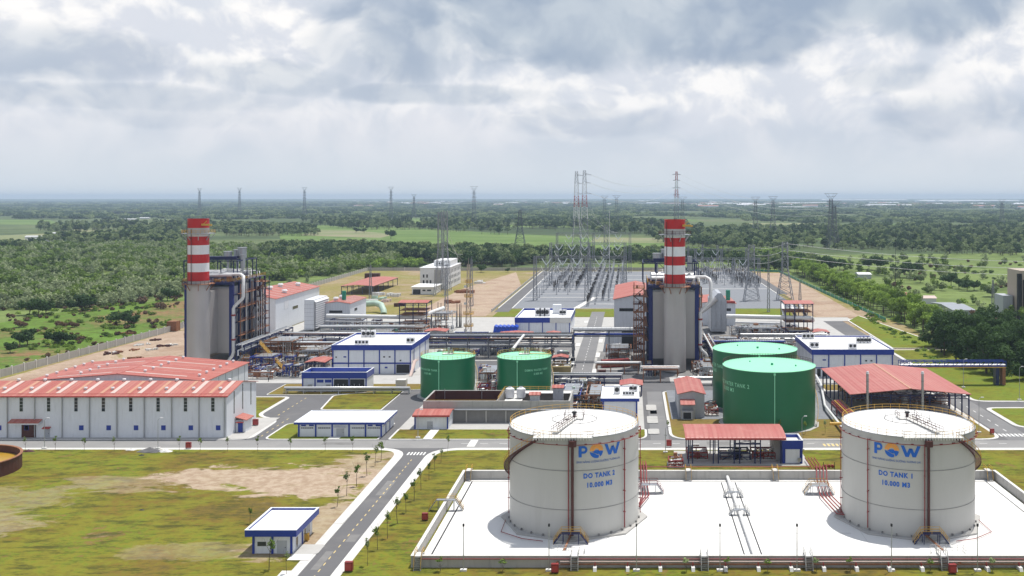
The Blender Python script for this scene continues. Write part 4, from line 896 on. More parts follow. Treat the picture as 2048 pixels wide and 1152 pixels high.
green_tank(-34.3, 324, 8.7, 12.8, 'small dark green water tank nearest the central road', [('DEMIN WATER TANK 1', 9.1), ('3.000 M3', 7.9)], 37, 78)
green_tank(38.7, 310.3, 13.0, 17.3, 'huge green tank standing half behind the other huge one', [('SERVICE WATER TANK 1', 12.2), ('8.000 M3', 10.6)], -82, 100, size=1.5)
green_tank(39.4, 283.9, 13.0, 16.6, 'huge green tank in front, beside the open pump shed', [('SERVICE WATER TANK 2', 11.8), ('8.000 M3', 10.2)], -67, 66, size=1.5)
# tank farm bund
b = B(); b.box(-37.0, 82, 173.2, 226.2, .16, FL); struct('bund_floor', b, 'bund_floor')
t = thing('bund_wall', 'long low concrete wall ringing both grey fuel tanks', 'wall', (22, 172.5, .16))
for n_, q in (('front_wall', (-37.8, 82.8, 172.5, 173.0)), ('back_wall', (-37.8, 82.8, 226.2, 226.7)), ('side_wall', (-37.8, -37.3, 173.0, 226.2)), ('side_wall', (82.3, 82.8, 173.0, 226.2))):
    b = B(); b.box(*q, .1, 2.15); b.done(n_, 'concrete_wall', t)
    b = B(); b.box(q[0] - .06, q[1] + .06, q[2] - .06 if n_ != 'side_wall' else q[2] + .06, q[3] + .06 if n_ != 'side_wall' else q[3] - .06, 2.15, 2.23); b.done('coping', 'kerb', t)
for q in ((-35.6, -35.3, 176, 224.6), (-35.6, 80, 224.6, 224.85), (20.3, 20.55, 174, 224), (23.4, 23.65, 174, 224), (79.8, 80.05, 176, 224.6)): b = B(); b.box(*q, FL, FL + .012); struct('drain', b, 'dark')
for q in [(-35, 79.6, y, y + .05) for y in (181, 207, 216)] + [(x, x + .05, 176, 224) for x in (-28, -12, 2, 12, 34, 44, 66, 74)]: b = B(); b.box(*q, FL, FL + .006); struct('floor_joint', b, 'concrete')
for q in ((2, 42, 190, 190.12), (-30, -24, 200, 200.06)): b = B(); b.box(*q, FL, FL + .01); struct('floor_joint', b, 'weld')
def xover(name, label, x, y, w, L, h, ax='x', z=FL, m='galv', rm='yellow', cat='crossover stair'):
    """steps up, a short platform and steps down; spans along x (ax x) or y"""
    t = thing(name, label, cat, (x, y, z)); P = (lambda a, c, zz: (x + a, y + c, z + zz)) if ax == 'x' else (lambda a, c, zz: (x + c, y + a, z + zz))
    f = L * .28; b = B()
    if f: b.bar(P(-f, 0, h), P(f, 0, h), w if ax == 'x' else w, .1)
    b.done('platform', m, t); b = B()
    for s_ in (-1, 1):
        for c in (-w / 2, w / 2): b.bar(P(s_ * f, c, h), P(s_ * L / 2, c, 0), .1, .2); b.bar(P(s_ * f * .8, c, 0), P(s_ * f * .8, c, h), .12)
        k_ = max(3, int(h / .25))
        for k in range(k_): g = (k + .5) / k_; a = s_ * (f + (L / 2 - f) * g); b.bar(P(a, -w / 2, h * (1 - g)), P(a, w / 2, h * (1 - g)), .22, .05)
    b.done('stair_frame', 'blue_steel' if m == 'blue_steel' else 'galv', t); b = B()
    for c in (-w / 2, w / 2):
        for hh in (.5, 1.0): b.bar(P(-f, c, h + hh), P(f, c, h + hh), .06); b.bar(P(-f, c, h + hh), P(-L / 2, c, hh), .06); b.bar(P(f, c, h + hh), P(L / 2, c, hh), .06)
        for a, zz in ((-f, h), (0, h), (f, h), (-L / 2, 0), (L / 2, 0), (-(f + L / 2) / 2, h / 2), ((f + L / 2) / 2, h / 2)): b.bar(P(a, c, zz), P(a, c, zz + 1), .06)
    b.done('handrail', rm, t); return t
xover('crossover_stair', 'yellow railed blue step bridge at the foot of the grey tank nearer the straight road', XT2 + .2, 184.4, 1.2, 6.4, 1.9, m='blue_steel')
xover('crossover_stair', 'yellow railed blue step bridge at the foot of the grey tank before the open shed', XT1 + .2, 184.4, 1.2, 6.4, 1.9, m='blue_steel')
xover('crossover_stair', 'pale step bridge over the central pipe nearer the back wall', 22, 213, 1, 4.2, 1.1, rm='kerb')
xover('crossover_stair', 'pale step bridge over the central pipe nearer the front wall', 22, 201, 1, 4.2, 1.1, rm='kerb')
xover('crossover_stair', 'grey step bridge with orange railings over the red pipes near DO TANK 1', 40.6, 215.5, 2.4, 6.4, 1.9)
xover('crossover_stair', 'grey step bridge over the red pipes near DO TANK 2', 4.2, 216, 2, 6, 1.9, rm='redpipe')
xover('crossover_stair', 'yellow step bridge over the bund side wall by the straight road', -37.5, 204, 1.1, 7, 2.2, z=.17)
for lab, x, y in (('white step ladder over the front bund wall before the tank nearer the straight road', -9.5, 172.7), ('white step ladder over the front bund wall at its middle', 12.8, 172.7), ('white step ladder over the front bund wall next to the middle one', 30.7, 172.7), ('white step ladder over the front bund wall before the tank below the open shed', 53.9, 172.7),
                  ('step ladder over the front bund wall at its corner near the straight road', -36.4, 172.7), ('yellow step ladder over the back bund wall at its corner near the straight road', -36.4, 226.4), ('orange topped step ladder over the back wall below the curved canopy', 13.2, 226.4), ('yellow topped step ladder over the back wall below the blue pump office', 32.8, 226.4), ('yellow step ladder over the back wall at the corner beyond DO TANK 1', 81, 226.4)):
    xover('wall_ladder', lab, x, y, 1.2, 3.6, 2.2, 'y', .17, 'kerb', 'yellow' if y > 200 or x < -30 else 'kerb', 'ladder')
def pipe(name, label, pts, r, m='pipe_white', group=None, n_=10, cat='pipe'):
    b = B(); b.tube(pts, r, n_); o = b.done(name, m); return tag(o, label, cat, group)
pipe('drain_pipe', 'thick pale pipe running down the middle of the tank farm', [(22, 173.4, .9), (22, 226, .9)], .36)
for k, lab in ((0, 'outermost'), (1, 'second'), (2, 'third'), (3, 'innermost')):
    x = 44.6 - k * .75; pipe('fuel_pipe', lab + ' dark red pipe of the bundle climbing the back wall toward DO TANK 1', [(x, 242, 1.0), (x, 229, 1.0), (x, 227.5, 3.0), (x - .3, 225.4, 3.0), (x - .6, 223.5, 1.0), (x - 2, 212, .9), (x - 1.0, 203 - k, .8), (XT1 - 12.9, 201 - k, 1.2)], .13, 'redpipe', 'red pipes to DO TANK 1')
for k, lab in ((0, 'first'), (1, 'second'), (2, 'third')):
    x = 2.5 + k * .6; pipe('fuel_pipe', lab + ' dark red pipe climbing the back wall beside DO TANK 2', [(x, 239, 1.0), (x, 229, 1.0), (x, 227.5, 3.0 + k * .2), (x, 225.2, 3.0 + k * .2), (x, 223.5, 1.0), (x + .3, 212, .9), (XT2 + 13, 206 - k, 1.0)], .13, 'redpipe', 'red pipes to DO TANK 2')
pipe('fire_main', 'thin dark red pipe along the top outside of the front bund wall', [(-36.5, 172.2, 1.75), (82, 172.2, 1.75)], .08, 'redpipe')
pipe('fire_main', 'thicker red brown pipe low along the front bund wall', [(-12, 171.8, 1.0), (90, 171.8, 1.0)], .14, 'rust')
pipe('fire_main', 'pale beige pipe just above the low one along the front bund wall', [(-12, 171.8, 1.45), (90, 171.8, 1.45)], .08, 'skylight')
pipe('fire_main', 'dark red pipe railing along the top of the back bund wall', [(-4, 227.6, 2.7), (12, 227.6, 2.7), (41, 227.6, 2.7)], .1, 'redpipe')
for x, xx in ((XT2, -1), (XT1, 1)):
    n_ = 'the tank nearer the straight road' if xx < 0 else 'the tank before the open shed'
    pipe('fuel_pipe', 'rusty pipe leading forward from %s to the wall' % n_, [(x, 187, .9), (x + xx * .6, 180, .9), (x + xx * 1.5, 172, 1.1)], .2, 'rust')
    pipe('drain_pipe', 'thin red pipe bent round the base of %s' % n_, [(x - xx * -13.4, 197, .5), (x + xx * 13.4, 190, .5), (x + xx * 9, 186.2, .5), (x + xx * 5, 184.8, .5)], .07, 'redpipe')
    t = thing('pipe_landing', 'small grated landing at the front wall before %s' % n_, 'landing', (x, 174.5, FL))
    b = B(); b.box(x - 2.6, x + 3.2, 173.6, 175.6, 1.9, 2.0)
    for a in (-2.5, 3.1): b.box(x + a - .06, x + a + .06, 175.4, 175.5, FL, 1.9)
    b.done('grating', 'kerb', t); b = B(); b.rail([(x - 2.6, 175.6, 2), (x + 3.2, 175.6, 2), (x + 3.2, 173.6, 2)], 1.0, 1.0, .05); b.done('handrail', 'kerb', t)
proto = thing('pipe_support', 'white concrete pipe support with clamp at the foot of the front bund wall', 'pipe support', (-6, 171.4, .16), 'pipe supports along the front bund wall')
b = B(); b.prismx([(170.5, .16), (172.2, .16), (172.0, .75), (170.8, .75)], -6.3, -5.7); b.done('block', 'kerb', proto)
b = B(); b.box(-6.08, -5.92, 171.5, 172.0, .75, 1.25); b.done('clamp', 'redpipe', proto)
for k in range(1, 17): dup(proto, (-6 + k * 5.6, 171.4, .16))
# lamps
def lamp(x, y, h, label, z=.16, arm=0.0, group='lamp posts', base=True):
    t = thing('lamp_post', label, 'street lamp', (x, y, z), group)
    b = B(); b.cyl(x, y, z, z + h, .09, 8, r1=.06)
    if arm: b.tube([(x, y, z + h), (x + arm * .5, y, z + h + .5), (x + arm, y, z + h + .6)], .05, 6)
    b.done('post', 'galv', t); b = B(); b.cbox(x + arm, y, z + h + (.5 if arm else 0), .75 if arm else .3, .3, .15 if arm else .45); b.done('lamp_head', 'house_white' if arm else 'dark', t)
    if base: b = B(); b.cbox(x, y, z, 1.1, .7, .3); b.done('footing', 'kerb', t)
for px, lab in ((927, 'near the straight road'), (1098, 'just left of the first tank stair'), (1273, 'right of the tank nearer the road'), (1440, 'left of the central pipe'), (1594, 'right of the central pipe'), (1783, 'just left of the second tank stair'), (1955, 'right of the tank below the shed')):
    lamp(Xw(px, 171), 171, 7.6, 'slim grey lamp post at the front bund wall, ' + lab, group='lamp posts before the bund')
for px, py, h, lab in ((89, 897, 7.2, 'by the red warehouse canopy'), (316, 897, 7.2, 'in front of the middle of the long warehouse'), (1604, 900, 8, 'just right of the curved canopy'), (1331, 905, 6, 'at the junction left of the curved canopy'), (1958, 865, 9, 'on the lawn right of the open pump shed'), (2039, 800, 10, 'by the dark tree grove'), (836, 876, 7, 'by the basin wall'), (1927, 775, 9, 'beside the overhead pipe bridge')):
    Y = Yd(py, .16); lamp(Xw(px, Y), Y, h, 'curved white street lamp ' + lab, arm=.9, group='street lamps')
# ================================================================== BOILERS AND STACKS
def boiler(X, Y, dY, label, slabel, left):
    """X centre, Y centre of the chimney, dY how far behind it the casing begins"""
    t = thing('chimney', slabel, 'chimney', (X, Y, 0))
    b = B(); b.cyl(X, Y, .3, 30.6, 4.1, 48); b.done('shaft', 'clad', t)
    zs = [(30.6, 32.5, 'clad'), (32.5, 35.9, 'stack_red'), (35.9, 39.2, 'stack_white'), (39.2, 42.5, 'stack_red'), (42.5, 46, 'stack_white'), (46, 49.3, 'stack_red'), (49.3, 50.35, 'stack_white'), (50.35, 52.5, 'clad'), (52.5, 55.8, 'stack_red')]
    for z0, z1, m in zs:
        r_ = 3.9 if m == 'clad' else 3.85
        b = B(); b.cyl(X, Y, z0, z1, r_ + (.15 if z0 == 30.6 else 0), 48, cap=False); b.done('band', m, t)
    b = B(); b.ring(X, Y, 55.8, 55.95, 3.5, 3.95, 48); b.done('rim', 'stack_red', t)
    b = B(); b.cyl(X, Y, 54, 55.5, 3.5, 32); b.done('flue', 'dark', t)
    for z, r_ in ((50.3, 6.0), (31.2, 5.9)):
        b = B(); b.ring(X, Y, z, z + .15, 3.9, r_, 36)
        for k in range(8): a = 2 * math.pi * (k + .5) / 8; b.bar((X + r_ * .97 * math.cos(a), Y + r_ * .97 * math.sin(a), z), (X + 4 * math.cos(a), Y + 4 * math.sin(a), z - 2.4), .22)
        b.done('platform', 'galv' if z > 40 else 'rust', t); b = B(); ringrail(b, X, Y, r_ - .05, z + .15, 1.2, 24, w=.09); b.done('platform_rail', 'yellow' if left and z > 40 else 'brown', t)
    b = B(); b.tube([(X - 3.2, Y - 2.6, 31), (X - 3.2, Y - 2.6, 55)], .1, 6); b.tube([(X - 1.0, Y - 4.05, 31), (X - 1.0, Y - 4.05, 52)], .12, 6); b.done('conduit', 'brown', t)
    b = B(); b.box(X + 2.6, X + 5.6, Y - 3.6, Y - 2.9, 53.4, 54.1); b.box(X + 5.6, X + 6.4, Y - 3.7, Y - 2.8, 53.3, 53.9); b.bar((X + 3, Y - 3.3, 53.8), (X + 4.6, Y - 3.3, 55.2), .2); b.done('hoist_arm', 'yellow', t)
    # casing
    t = thing('boiler', label, 'boiler', (X, Y + dY, 0)); w = 9.5; y0 = Y + dY; y1 = y0 + 34; top = 31
    b = B(); b.box(X - w + 1.6, X + w - 1.6, y0, y0 + .4, 3.4, 28.6); b.done('casing_front', 'clad', t)
    b = B(); b.box(X - 3.4, X + 3.4, Y + 2.6, y0, 4, 28); b.done('outlet_duct', 'clad', t)
    b = B(); b.box(X - w + .9, X + w - .9, y0 + .5, y1, 4, 29.2); b.done('casing', 'wall_grey', t)
    for s_ in (-1, 1):
        b = B(); b.box(X + s_ * (w - .8) - .75, X + s_ * (w - .8) + .75, y0 - .3, y0 + 1.2, 0, top); b.done('column', 'navy_steel', t)
        for k in range(1, 7):
            y = y0 + k * 5.6; b = B(); b.box(X + s_ * w - .35, X + s_ * w + .35, y - .35, y + .35, 0, top - .2); b.done('column', 'blue_steel', t)
        b = B()
        for z in (4.2, 9.5, 15, 20.5, 26): b.bar((X + s_ * w, y0, z), (X + s_ * w, y1, z), .35, .5)
        for k in range(6):
            for z in (4.2, 15): b.bar((X + s_ * w, y0 + k * 5.6, z), (X + s_ * w, y0 + (k + 1) * 5.6, z + 5.3), .2)
        b.done('side_frame', 'blue_steel', t)
        for z in (9.6, 15.1, 20.6, 26.1):
            b = B(); b.box(X + s_ * (w + .1), X + s_ * (w + 1.6), y0 + 3, y1, z, z + .12) if s_ > 0 else b.box(X - w - 1.6, X - w - .1, y0 + 3, y1, z, z + .12)
            b.rail([(X + s_ * (w + 1.55), y0 + 3, z + .1), (X + s_ * (w + 1.55), y1, z + .1)], 1.1, 2.8, .09); b.done('side_walkway', 'rust', t)
    b = B(); b.box(X - w - .2, X + w + .2, y0 - 1.5, y0 - .32, top - .9, top - .1); b.box(X - w - .2, X + w + .2, y0 - .3, y1 + .5, top - .1, top + .1); b.done('top_deck', 'blue_steel', t)
    b = B(); b.rail([(X - w - .2, y1, top + .1), (X - w - .2, y0 - 1.5, top + .1), (X + w + .2, y0 - 1.5, top + .1), (X + w + .2, y1, top + .1)], 1.2, 1.6, .1); b.done('deck_rail', 'yellow', t)
    for z, y, r_ in ((33.4, y0 + 2, .75), (33.0, y0 + 6, .95), (33.6, y0 + 11, 1.1), (33.3, y0 + 19, 1.2)):
        b = B(); b.tube([(X - w + 1.2, y, z), (X + w - 1.2, y, z)], r_, 12); b.done('steam_drum', 'insul', t)
    rr = random.Random(5 + left)
    b = B()
    for k in range(26):
        x = X + rr.uniform(-w + .5, w - .5); y = y0 + rr.uniform(-.5, 30); z = top + rr.uniform(1.0, 4.5); L = rr.uniform(2, 6)
        if k % 3: b.tube([(x, y, top), (x, y, z), (min(x + L, X + w), y, z), (min(x + L, X + w), y, top + .3)], rr.uniform(.1, .28), 6)
        else: b.tube([(x, y, z), (x, y + L, z), (x, y + L, top)], rr.uniform(.12, .3), 6)
    b.done('pipework', 'pipe_white', t); b = B()
    for k in range(22):
        x = X + rr.uniform(-w, w - 1); y = y0 + rr.uniform(-1.2, 30); b.cbox(x, y, top + .1, rr.uniform(.5, 2.2), rr.uniform(.5, 1.8), rr.uniform(.4, 2.0))
    b.done('valve_station', 'rust', t)
    b = B(); tz = top + 8
    for x in (X - w - 2, X - w + 3, X + 3, X + w - 1.5, X + w):
        for y in (y0 + 4, y0 + 14, y0 + 24): b.bar((x, y, top), (x, y, tz), .32)
    for y in (y0 + 4, y0 + 14, y0 + 24): b.bar((X - w - 2, y, tz), (X + w, y, tz), .3, .4)
    for x in (X - w - 2, X + w): b.bar((x, y0 + 4, tz), (x, y0 + 24, tz), .3, .4)
    for x in (X - 4, X + 4): b.bar((x - 1.6, y0 + 4, tz), (x + 1.6, y0 + 4, tz - 3), .2)
    b.box(X - w + 2, X + 5, y0 + 14.2, y0 + 17, tz + .2, tz + 1.2); b.done('top_frame', 'blue_steel', t)
    for k, (x, y, r_, z0, h_) in enumerate(((X - 6 if not left else X + 1, y0 + 16, 1.6, tz + .3, 2.6), (X - 2.6 if not left else X + 6, y0 + 18, 1.7, tz + .4, 4.0), (X + 6.6 if not left else X + 9.4, y0 + 10, .9, tz - 3, 5.0), (X + 2.5, y0 + 22, 1.5, tz + .3, 3.0))):
        b = B(); b.cyl(x, y, z0, z0 + h_, r_, 16); b.cyl(x, y, z0 + h_, z0 + h_ + .3, r_ * 1.12, 16); b.cyl(x, y, top + 1, z0, r_ * .35, 8); b.done('silencer', 'galv', t)
    # big white downcomer on the right front corner
    b = B(); o = X + w
    b.tube([(o - 4, y0 + 3, 33.8), (o + 2.5, y0 + 1, 34), (o + 4, y0, 33.2), (o + 4.3, y0 - 1, 32), (o + 4.3, y0 - 1, 25.5), (o + 3.9, y0 - 1, 24.6), (o + .9, y0 - 1, 21.8), (o + .4, y0 - 1, 20.8), (o + .4, y0 - 1, 4.0), (o + .1, y0 - 1.2, 2.6), (o - 1.4, y0 - 1.5, .6)] if left else
           [(o - 4, y0 + 3, 33.8), (o + 2.5, y0 + 1, 34), (o + 4, y0, 33.2), (o + 4.3, y0 - 1, 32), (o + 4.3, y0 - 1, 25.5), (o + 3.9, y0 - 1, 24.6), (o + .9, y0 - 1, 21.8), (o + .4, y0 - 1, 20.8), (o + .4, y0 - 1, 8.0), (o + .8, y0 - 1.2, 6.8), (o + 2.4, y0 - 1.5, 5.4), (o + 2.9, y0 - 1.5, 4.4), (o + 2.9, y0 - 1.5, .6)], .62, 12); b.done('downcomer_pipe', 'pipe_white', t)
    b = B()
    for z in (18, 8.5): b.ring(o + .4, y0 - 1, z, z + .6, .6, .85, 12)
    b.done('pipe_clamp', 'redpipe', t)
    for k in range(5): b = B(); b.tube([(o + 1.2, y0 + 4 + k * 6, .5), (o + 1.2, y0 + 4 + k * 6, 30)], .35 if k % 2 else .2, 8); b.done('riser_pipe', 'insul' if k % 2 else 'rust', t)
    # stair tower
    sx = X + w + 5.5 if left else X - w - 3.6; sy = y0 + 16 if left else y0 - 1
    s = thing('stair_tower', 'rust brown open steel stair tower against the %s boiler' % ('far red and white chimney' if left else 'near'), 'stair tower', (sx, sy, 0))
    s['label'] = 'open steel stair tower beside the left boiler casing' if left else 'rust brown pipe crowded stair tower on the near side of the right boiler'
    b = B()
    for a in (-1.9, 1.9):
        for c in (-2.2, 2.2): b.bar((sx + a, sy + c, 0), (sx + a, sy + c, 32), .28)
    b.done('frame', 'rust' if not left else 'blue_steel', s)
    for k in range(10):
        z = 3 + k * 3; b = B(); b.box(sx - 2.2, sx + 2.2, sy - 2.6, sy + 2.4, z, z + .12); b.rail([(sx - 2.2, sy - 2.5, z + .1), (sx + 2.2, sy - 2.5, z + .1)], 1.1, 1, .1)
        b.bar((sx - 1.8 if k % 2 else sx + 1.8, sy - 1.2, z - 3), (sx + 1.8 if k % 2 else sx - 1.8, sy - 1.2, z), .7, .25); b.cbox(sx + rr.uniform(-1, 1), sy - 2.2, z + .12, .8, .6, 1.1); b.done('landing', 'brown' if k % 3 else 'rust', s)
    b = B()
    for k in range(5): b.tube([(sx - 2 + k * .9, sy - 2.9, .4), (sx - 2 + k * .9, sy - 2.9, 20 + k * 2)], .12 + .05 * (k % 2), 6)
    b.done('pipework', 'rust' if not left else 'pipe_white', s)
boiler(-164, 380, 9.5, 'shiny clad boiler with navy columns and crowded deck behind the left chimney', 'red and white banded chimney standing behind the red warehouse roofs', 1)
boiler(16.5, 368, 8.5, 'shiny clad boiler with navy columns and crowded deck behind the right chimney', 'red and white banded chimney standing before the switchyard', 0)
# ================================================================== PIPES, RACKS, SKIDS
x0, x1 = Xw(655, 477), Xw(848, 470)
pipe('steam_duct', 'long fat white pipe from the slatted intake house to the red roofed tower', [(x0, 476, 7.7), (x1 - 3, 470, 7.7), (x1 - 1, 470.5, 7.9), (x1 + 1, 474, 9.0), (x1 + 5, 492, 9.6)], .95, n_=14)
pipe('steam_duct', 'thinner grey pipe beneath the long fat white pipe', [(x0, 474, 5.4), (x1, 468, 5.4)], .35, 'insul')
pipe('steam_duct', 'long fat white pipe right of the right boiler, ending under the pink tower roof', [(Xw(1453, 455), 455, 10), (Xw(1618, 448), 448, 10), (Xw(1624, 450), 450, 9.6), (Xw(1625, 455), 455, 8)], 1.0, n_=14)
pipe('steam_duct', 'thinner white pipe below the long fat one in the right yard', [(Xw(1470, 452), 452, 7.6), (Xw(1560, 448), 448, 7.6)], .4, 'insul')
for k, (yy, lab) in enumerate(((456, 'nearest'), (462, 'middle'), (468, 'farthest'))):
    pipe('steam_duct', lab + ' of three fat white pipes entering the pink roofed tower from behind', [(Xw(1570 + k * 22, 450), 450, 9.8), (Xw(1566 + k * 18, 470), 474, 13.5)], .8, group='pipes behind the pink roofed tower')
pipe('water_duct', 'short fat cream pipe with elbow behind the left turbine hall', [(Xw(733, 560), 560, 4.5), (Xw(752, 560), 560, 4.8), (Xw(764, 558), 556, 4.2), (Xw(770, 555), 552, 1.5), (Xw(771, 555), 551, 0)], 1.7, 'mint', n_=14)
def rack(name, label, x0, x1, y, z, wd=3.0, step=6.5, m='blue_steel', pipes=5, seed=1, z0=0.0, ax='x', pm=('pipe_white', 'insul', 'rust', 'pipe_white', 'galv', 'blue_bright'), tiers=2, deck=False):
    t = thing(name, label, 'pipe rack', ((x0 + x1) / 2, y, 0) if ax == 'x' else (y, (x0 + x1) / 2, 0)); rr = random.Random(seed)
    P = (lambda a, c, h: (a, y + c, h)) if ax == 'x' else (lambda a, c, h: (y + c, a, h))
    k_ = max(1, round((x1 - x0) / step)); xs_ = [x0 + (x1 - x0) * i / k_ for i in range(k_ + 1)]
    for a in xs_:
        b = B()
        for c in (0, wd): b.bar(P(a, c, z0), P(a, c, z + .1), .3)
        for q in range(tiers): b.bar(P(a, -.2, z - q * 2.1), P(a, wd + .2, z - q * 2.1), .25, .35)
        b.done('trestle', m, t)
    b = B()
    for c in (0, wd):
        for q in range(tiers): b.bar(P(x0, c, z - q * 2.1 - .2), P(x1, c, z - q * 2.1 - .2), .2, .45)
    for i in range(k_):
        if tiers > 1 and i % 2 == 0: b.bar(P(xs_[i], 0, z - 2.1), P(xs_[i + 1], 0, z - .2), .14); b.bar(P(xs_[i + 1], 0, z - 2.1), P(xs_[i], 0, z - .2), .14)
    b.done('beam', m, t)
    for k in range(pipes):
        q = k % tiers; r_ = rr.choice([.14, .2, .28, .36]); c = .35 + (wd - .7) * (k / max(1, pipes - 1)); h = z - q * 2.1 + .18 + r_
        a0 = x0 - rr.uniform(0, 1); a1 = x1 + rr.uniform(0, 1); pts = [P(a0, c, h), P(a1, c, h)]
        if k % 3 == 1: pts = [P(a0, c, h - 2)] + pts
        if k % 3 == 2: pts = pts + [P(a1, c, h - 2.5)]
        b = B(); b.tube(pts, r_, 8); b.done('pipe', pm[(k + seed) % len(pm)], t)
    if deck: b = B(); b.box(x0, x1, y - .9, y - .1, z + .2, z + .3); b.rail([(x0, y - .9, z + .3), (x1, y - .9, z + .3)], 1.1, 1.8, .08); b.done('walkway', 'galv', t)
    return t
rack('pipe_rack', 'blue steel pipe rack from the left boiler to the large control building', -150, -100, 418, 6.6, 4, 7, pipes=7, seed=2)
rack('pipe_rack', 'navy pipe rack behind the two small green tanks', -98, -23, 398, 9.0, 4.5, 8, 'lattice_dark', pipes=9, seed=3, tiers=3, deck=True, pm=('pipe_white', 'insul', 'rust', 'galv', 'dark'))
rack('pipe_bridge', 'dark steel pipe bridge spanning over the central road', -22, 5.6, 390, 12.2, 4, 6.9 * 2, 'lattice_dark', pipes=7, seed=4, tiers=2, deck=True)
rack('pipe_rack', 'low pipe rack right of the right boiler behind the huge green tanks', 27, 62, 404, 5.4, 3, 7, pipes=7, seed=5)
rack('pipe_rack', 'rack of silver pipes crossing in front of the right chimney base', 4.6, 16.5, 346, 4.6, 3, 5.5, 'rust', pipes=6, seed=6, tiers=1, pm=('insul', 'pipe_white', 'rust'))
rack('pipe_rack', 'low rack of white pipes behind the grey pump house', 17, 62, 340, 2.2, 3, 6, 'galv', pipes=5, seed=7, tiers=1, pm=('pipe_white', 'insul'))
rack('pipe_rack', 'rack of dark pipes between the small green tanks and the pump building', -25, -3, 331, 4.8, 3, 5.5, 'blue_steel', pipes=6, seed=8, tiers=2, pm=('insul', 'pipe_white', 'dark', 'galv'))
rack('pipe_rack', 'low white pipe run before the royal blue transformer house', -112, -72, 325.5, 1.4, 1.8, 6, 'galv', pipes=4, seed=9, tiers=1, pm=('pipe_white', 'insul'))
rack('pipe_rack', 'pipe rack running back from the huge green tank toward the tank farm', 240, 300, 60.5, 2.6, 3.2, 8, 'redpipe', pipes=5, seed=10, tiers=1, ax='y', pm=('redpipe', 'redpipe', 'yellow'))
rack('pipe_rack', 'grey pipe rack beside the low hall in the left yard', -140, -98, 452, 5.2, 4, 7, 'galv', pipes=8, seed=11, tiers=2, pm=('insul', 'galv', 'teal', 'pipe_white'))
rack('pipe_rack', 'pale pipe rack in the right yard before the pink roofed tower', 48, 84, 430, 4.6, 3.5, 7, 'galv', pipes=7, seed=12, tiers=2, pm=('insul', 'galv', 'pipe_white'))
rack('pipe_rack', 'silver pipe rack in the middle rows of the left process area', -150, -111, 394, 6.4, 3.4, 6.5, 'rust', pipes=8, seed=22, pm=('galv', 'insul', 'rust'))
rack('pipe_rack', 'short rack running back beside the left boiler', 376, 430, -148, 8.2, 3, 7, 'blue_steel', pipes=6, seed=23, ax='y', pm=('pipe_white', 'insul', 'galv'))
rack('pipe_rack', 'short rack running back beside the right boiler', 362, 410, 30, 7.4, 3, 7, 'blue_steel', pipes=6, seed=24, ax='y', pm=('pipe_white', 'insul', 'rust'))
rack('pipe_rack', 'low rusty rack before the right boiler left side', -12, 3, 362, 3.6, 3, 5, 'rust', pipes=5, seed=25, tiers=1, pm=('pipe_white', 'insul', 'rust'))
pipe('water_pipe', 'white pipe slanting down onto the roof of the green tank by the central road', [(Xw(1047, 395), 396, 9.5), (Xw(1030, 340), 334, 13.4)], .5)
pipe('water_pipe', 'white pipe descending beside the open pump shed to the grey tank', [(Xw(1632, 352), 352, 1.4), (Xw(1642, 335), 335, 1.5), (58.5, 300, 1.6), (57.5, 270, 1.6)], .38)
pipe('water_pipe', 'yellow pipe bridge between the huge green tank and the grey tank', [(53.5, 268, 3.4), (59, 268, 3.4)], .4, 'yellow')
# overhead pipe bridge on the right
t = thing('pipe_bridge', 'blue lattice pipe bridge with yellow girder over the bright lawn', 'pipe bridge', (110, 340, 0)); x0, x1, y = Xw(1801, 340), Xw(2012, 340), 340
for yy in (340, 342.6):
    b = B(); b.bar((x0, yy, 8.3), (x1, yy, 8.3), .25); b.bar((x0, yy, 6.6), (x1, yy, 6.6), .25, .3)
    k_ = 12
    for i in range(k_ + 1):
        xa = x0 + (x1 - x0) * i / k_; b.bar((xa, yy, 6.6), (xa, yy, 8.3), .18)
        if i < k_: xb = x0 + (x1 - x0) * (i + 1) / k_; b.bar((xa, yy, 6.6), (xb, yy, 8.3), .14)
    b.done('truss', 'blue', t)
b = B(); b.box(x0, x1, 339.9, 342.7, 6.1, 6.4); b.done('girder', 'yellow', t)
for yy, r_ in ((340.6, .25), (341.4, .3), (342.1, .2)): b = B(); b.tube([(x0, yy, 6.9), (x1, yy, 6.9)], r_, 8); b.done('pipe', 'insul', t)
for xx in (x1 - 3.4, x1 - 1.2): b = B(); b.box(xx, xx + 1.1, 340, 342.6, 0, 6.1); b.done('pier', 'rust' if xx > x1 - 2 else 'blue_steel', t)
b = B(); b.box(x0 + .2, x0 + .6, 340, 340.4, 0, 6.1); b.box(x0 + 4.2, x0 + 4.6, 340, 340.4, 0, 6.1); b.done('pier', 'blue_steel', t)
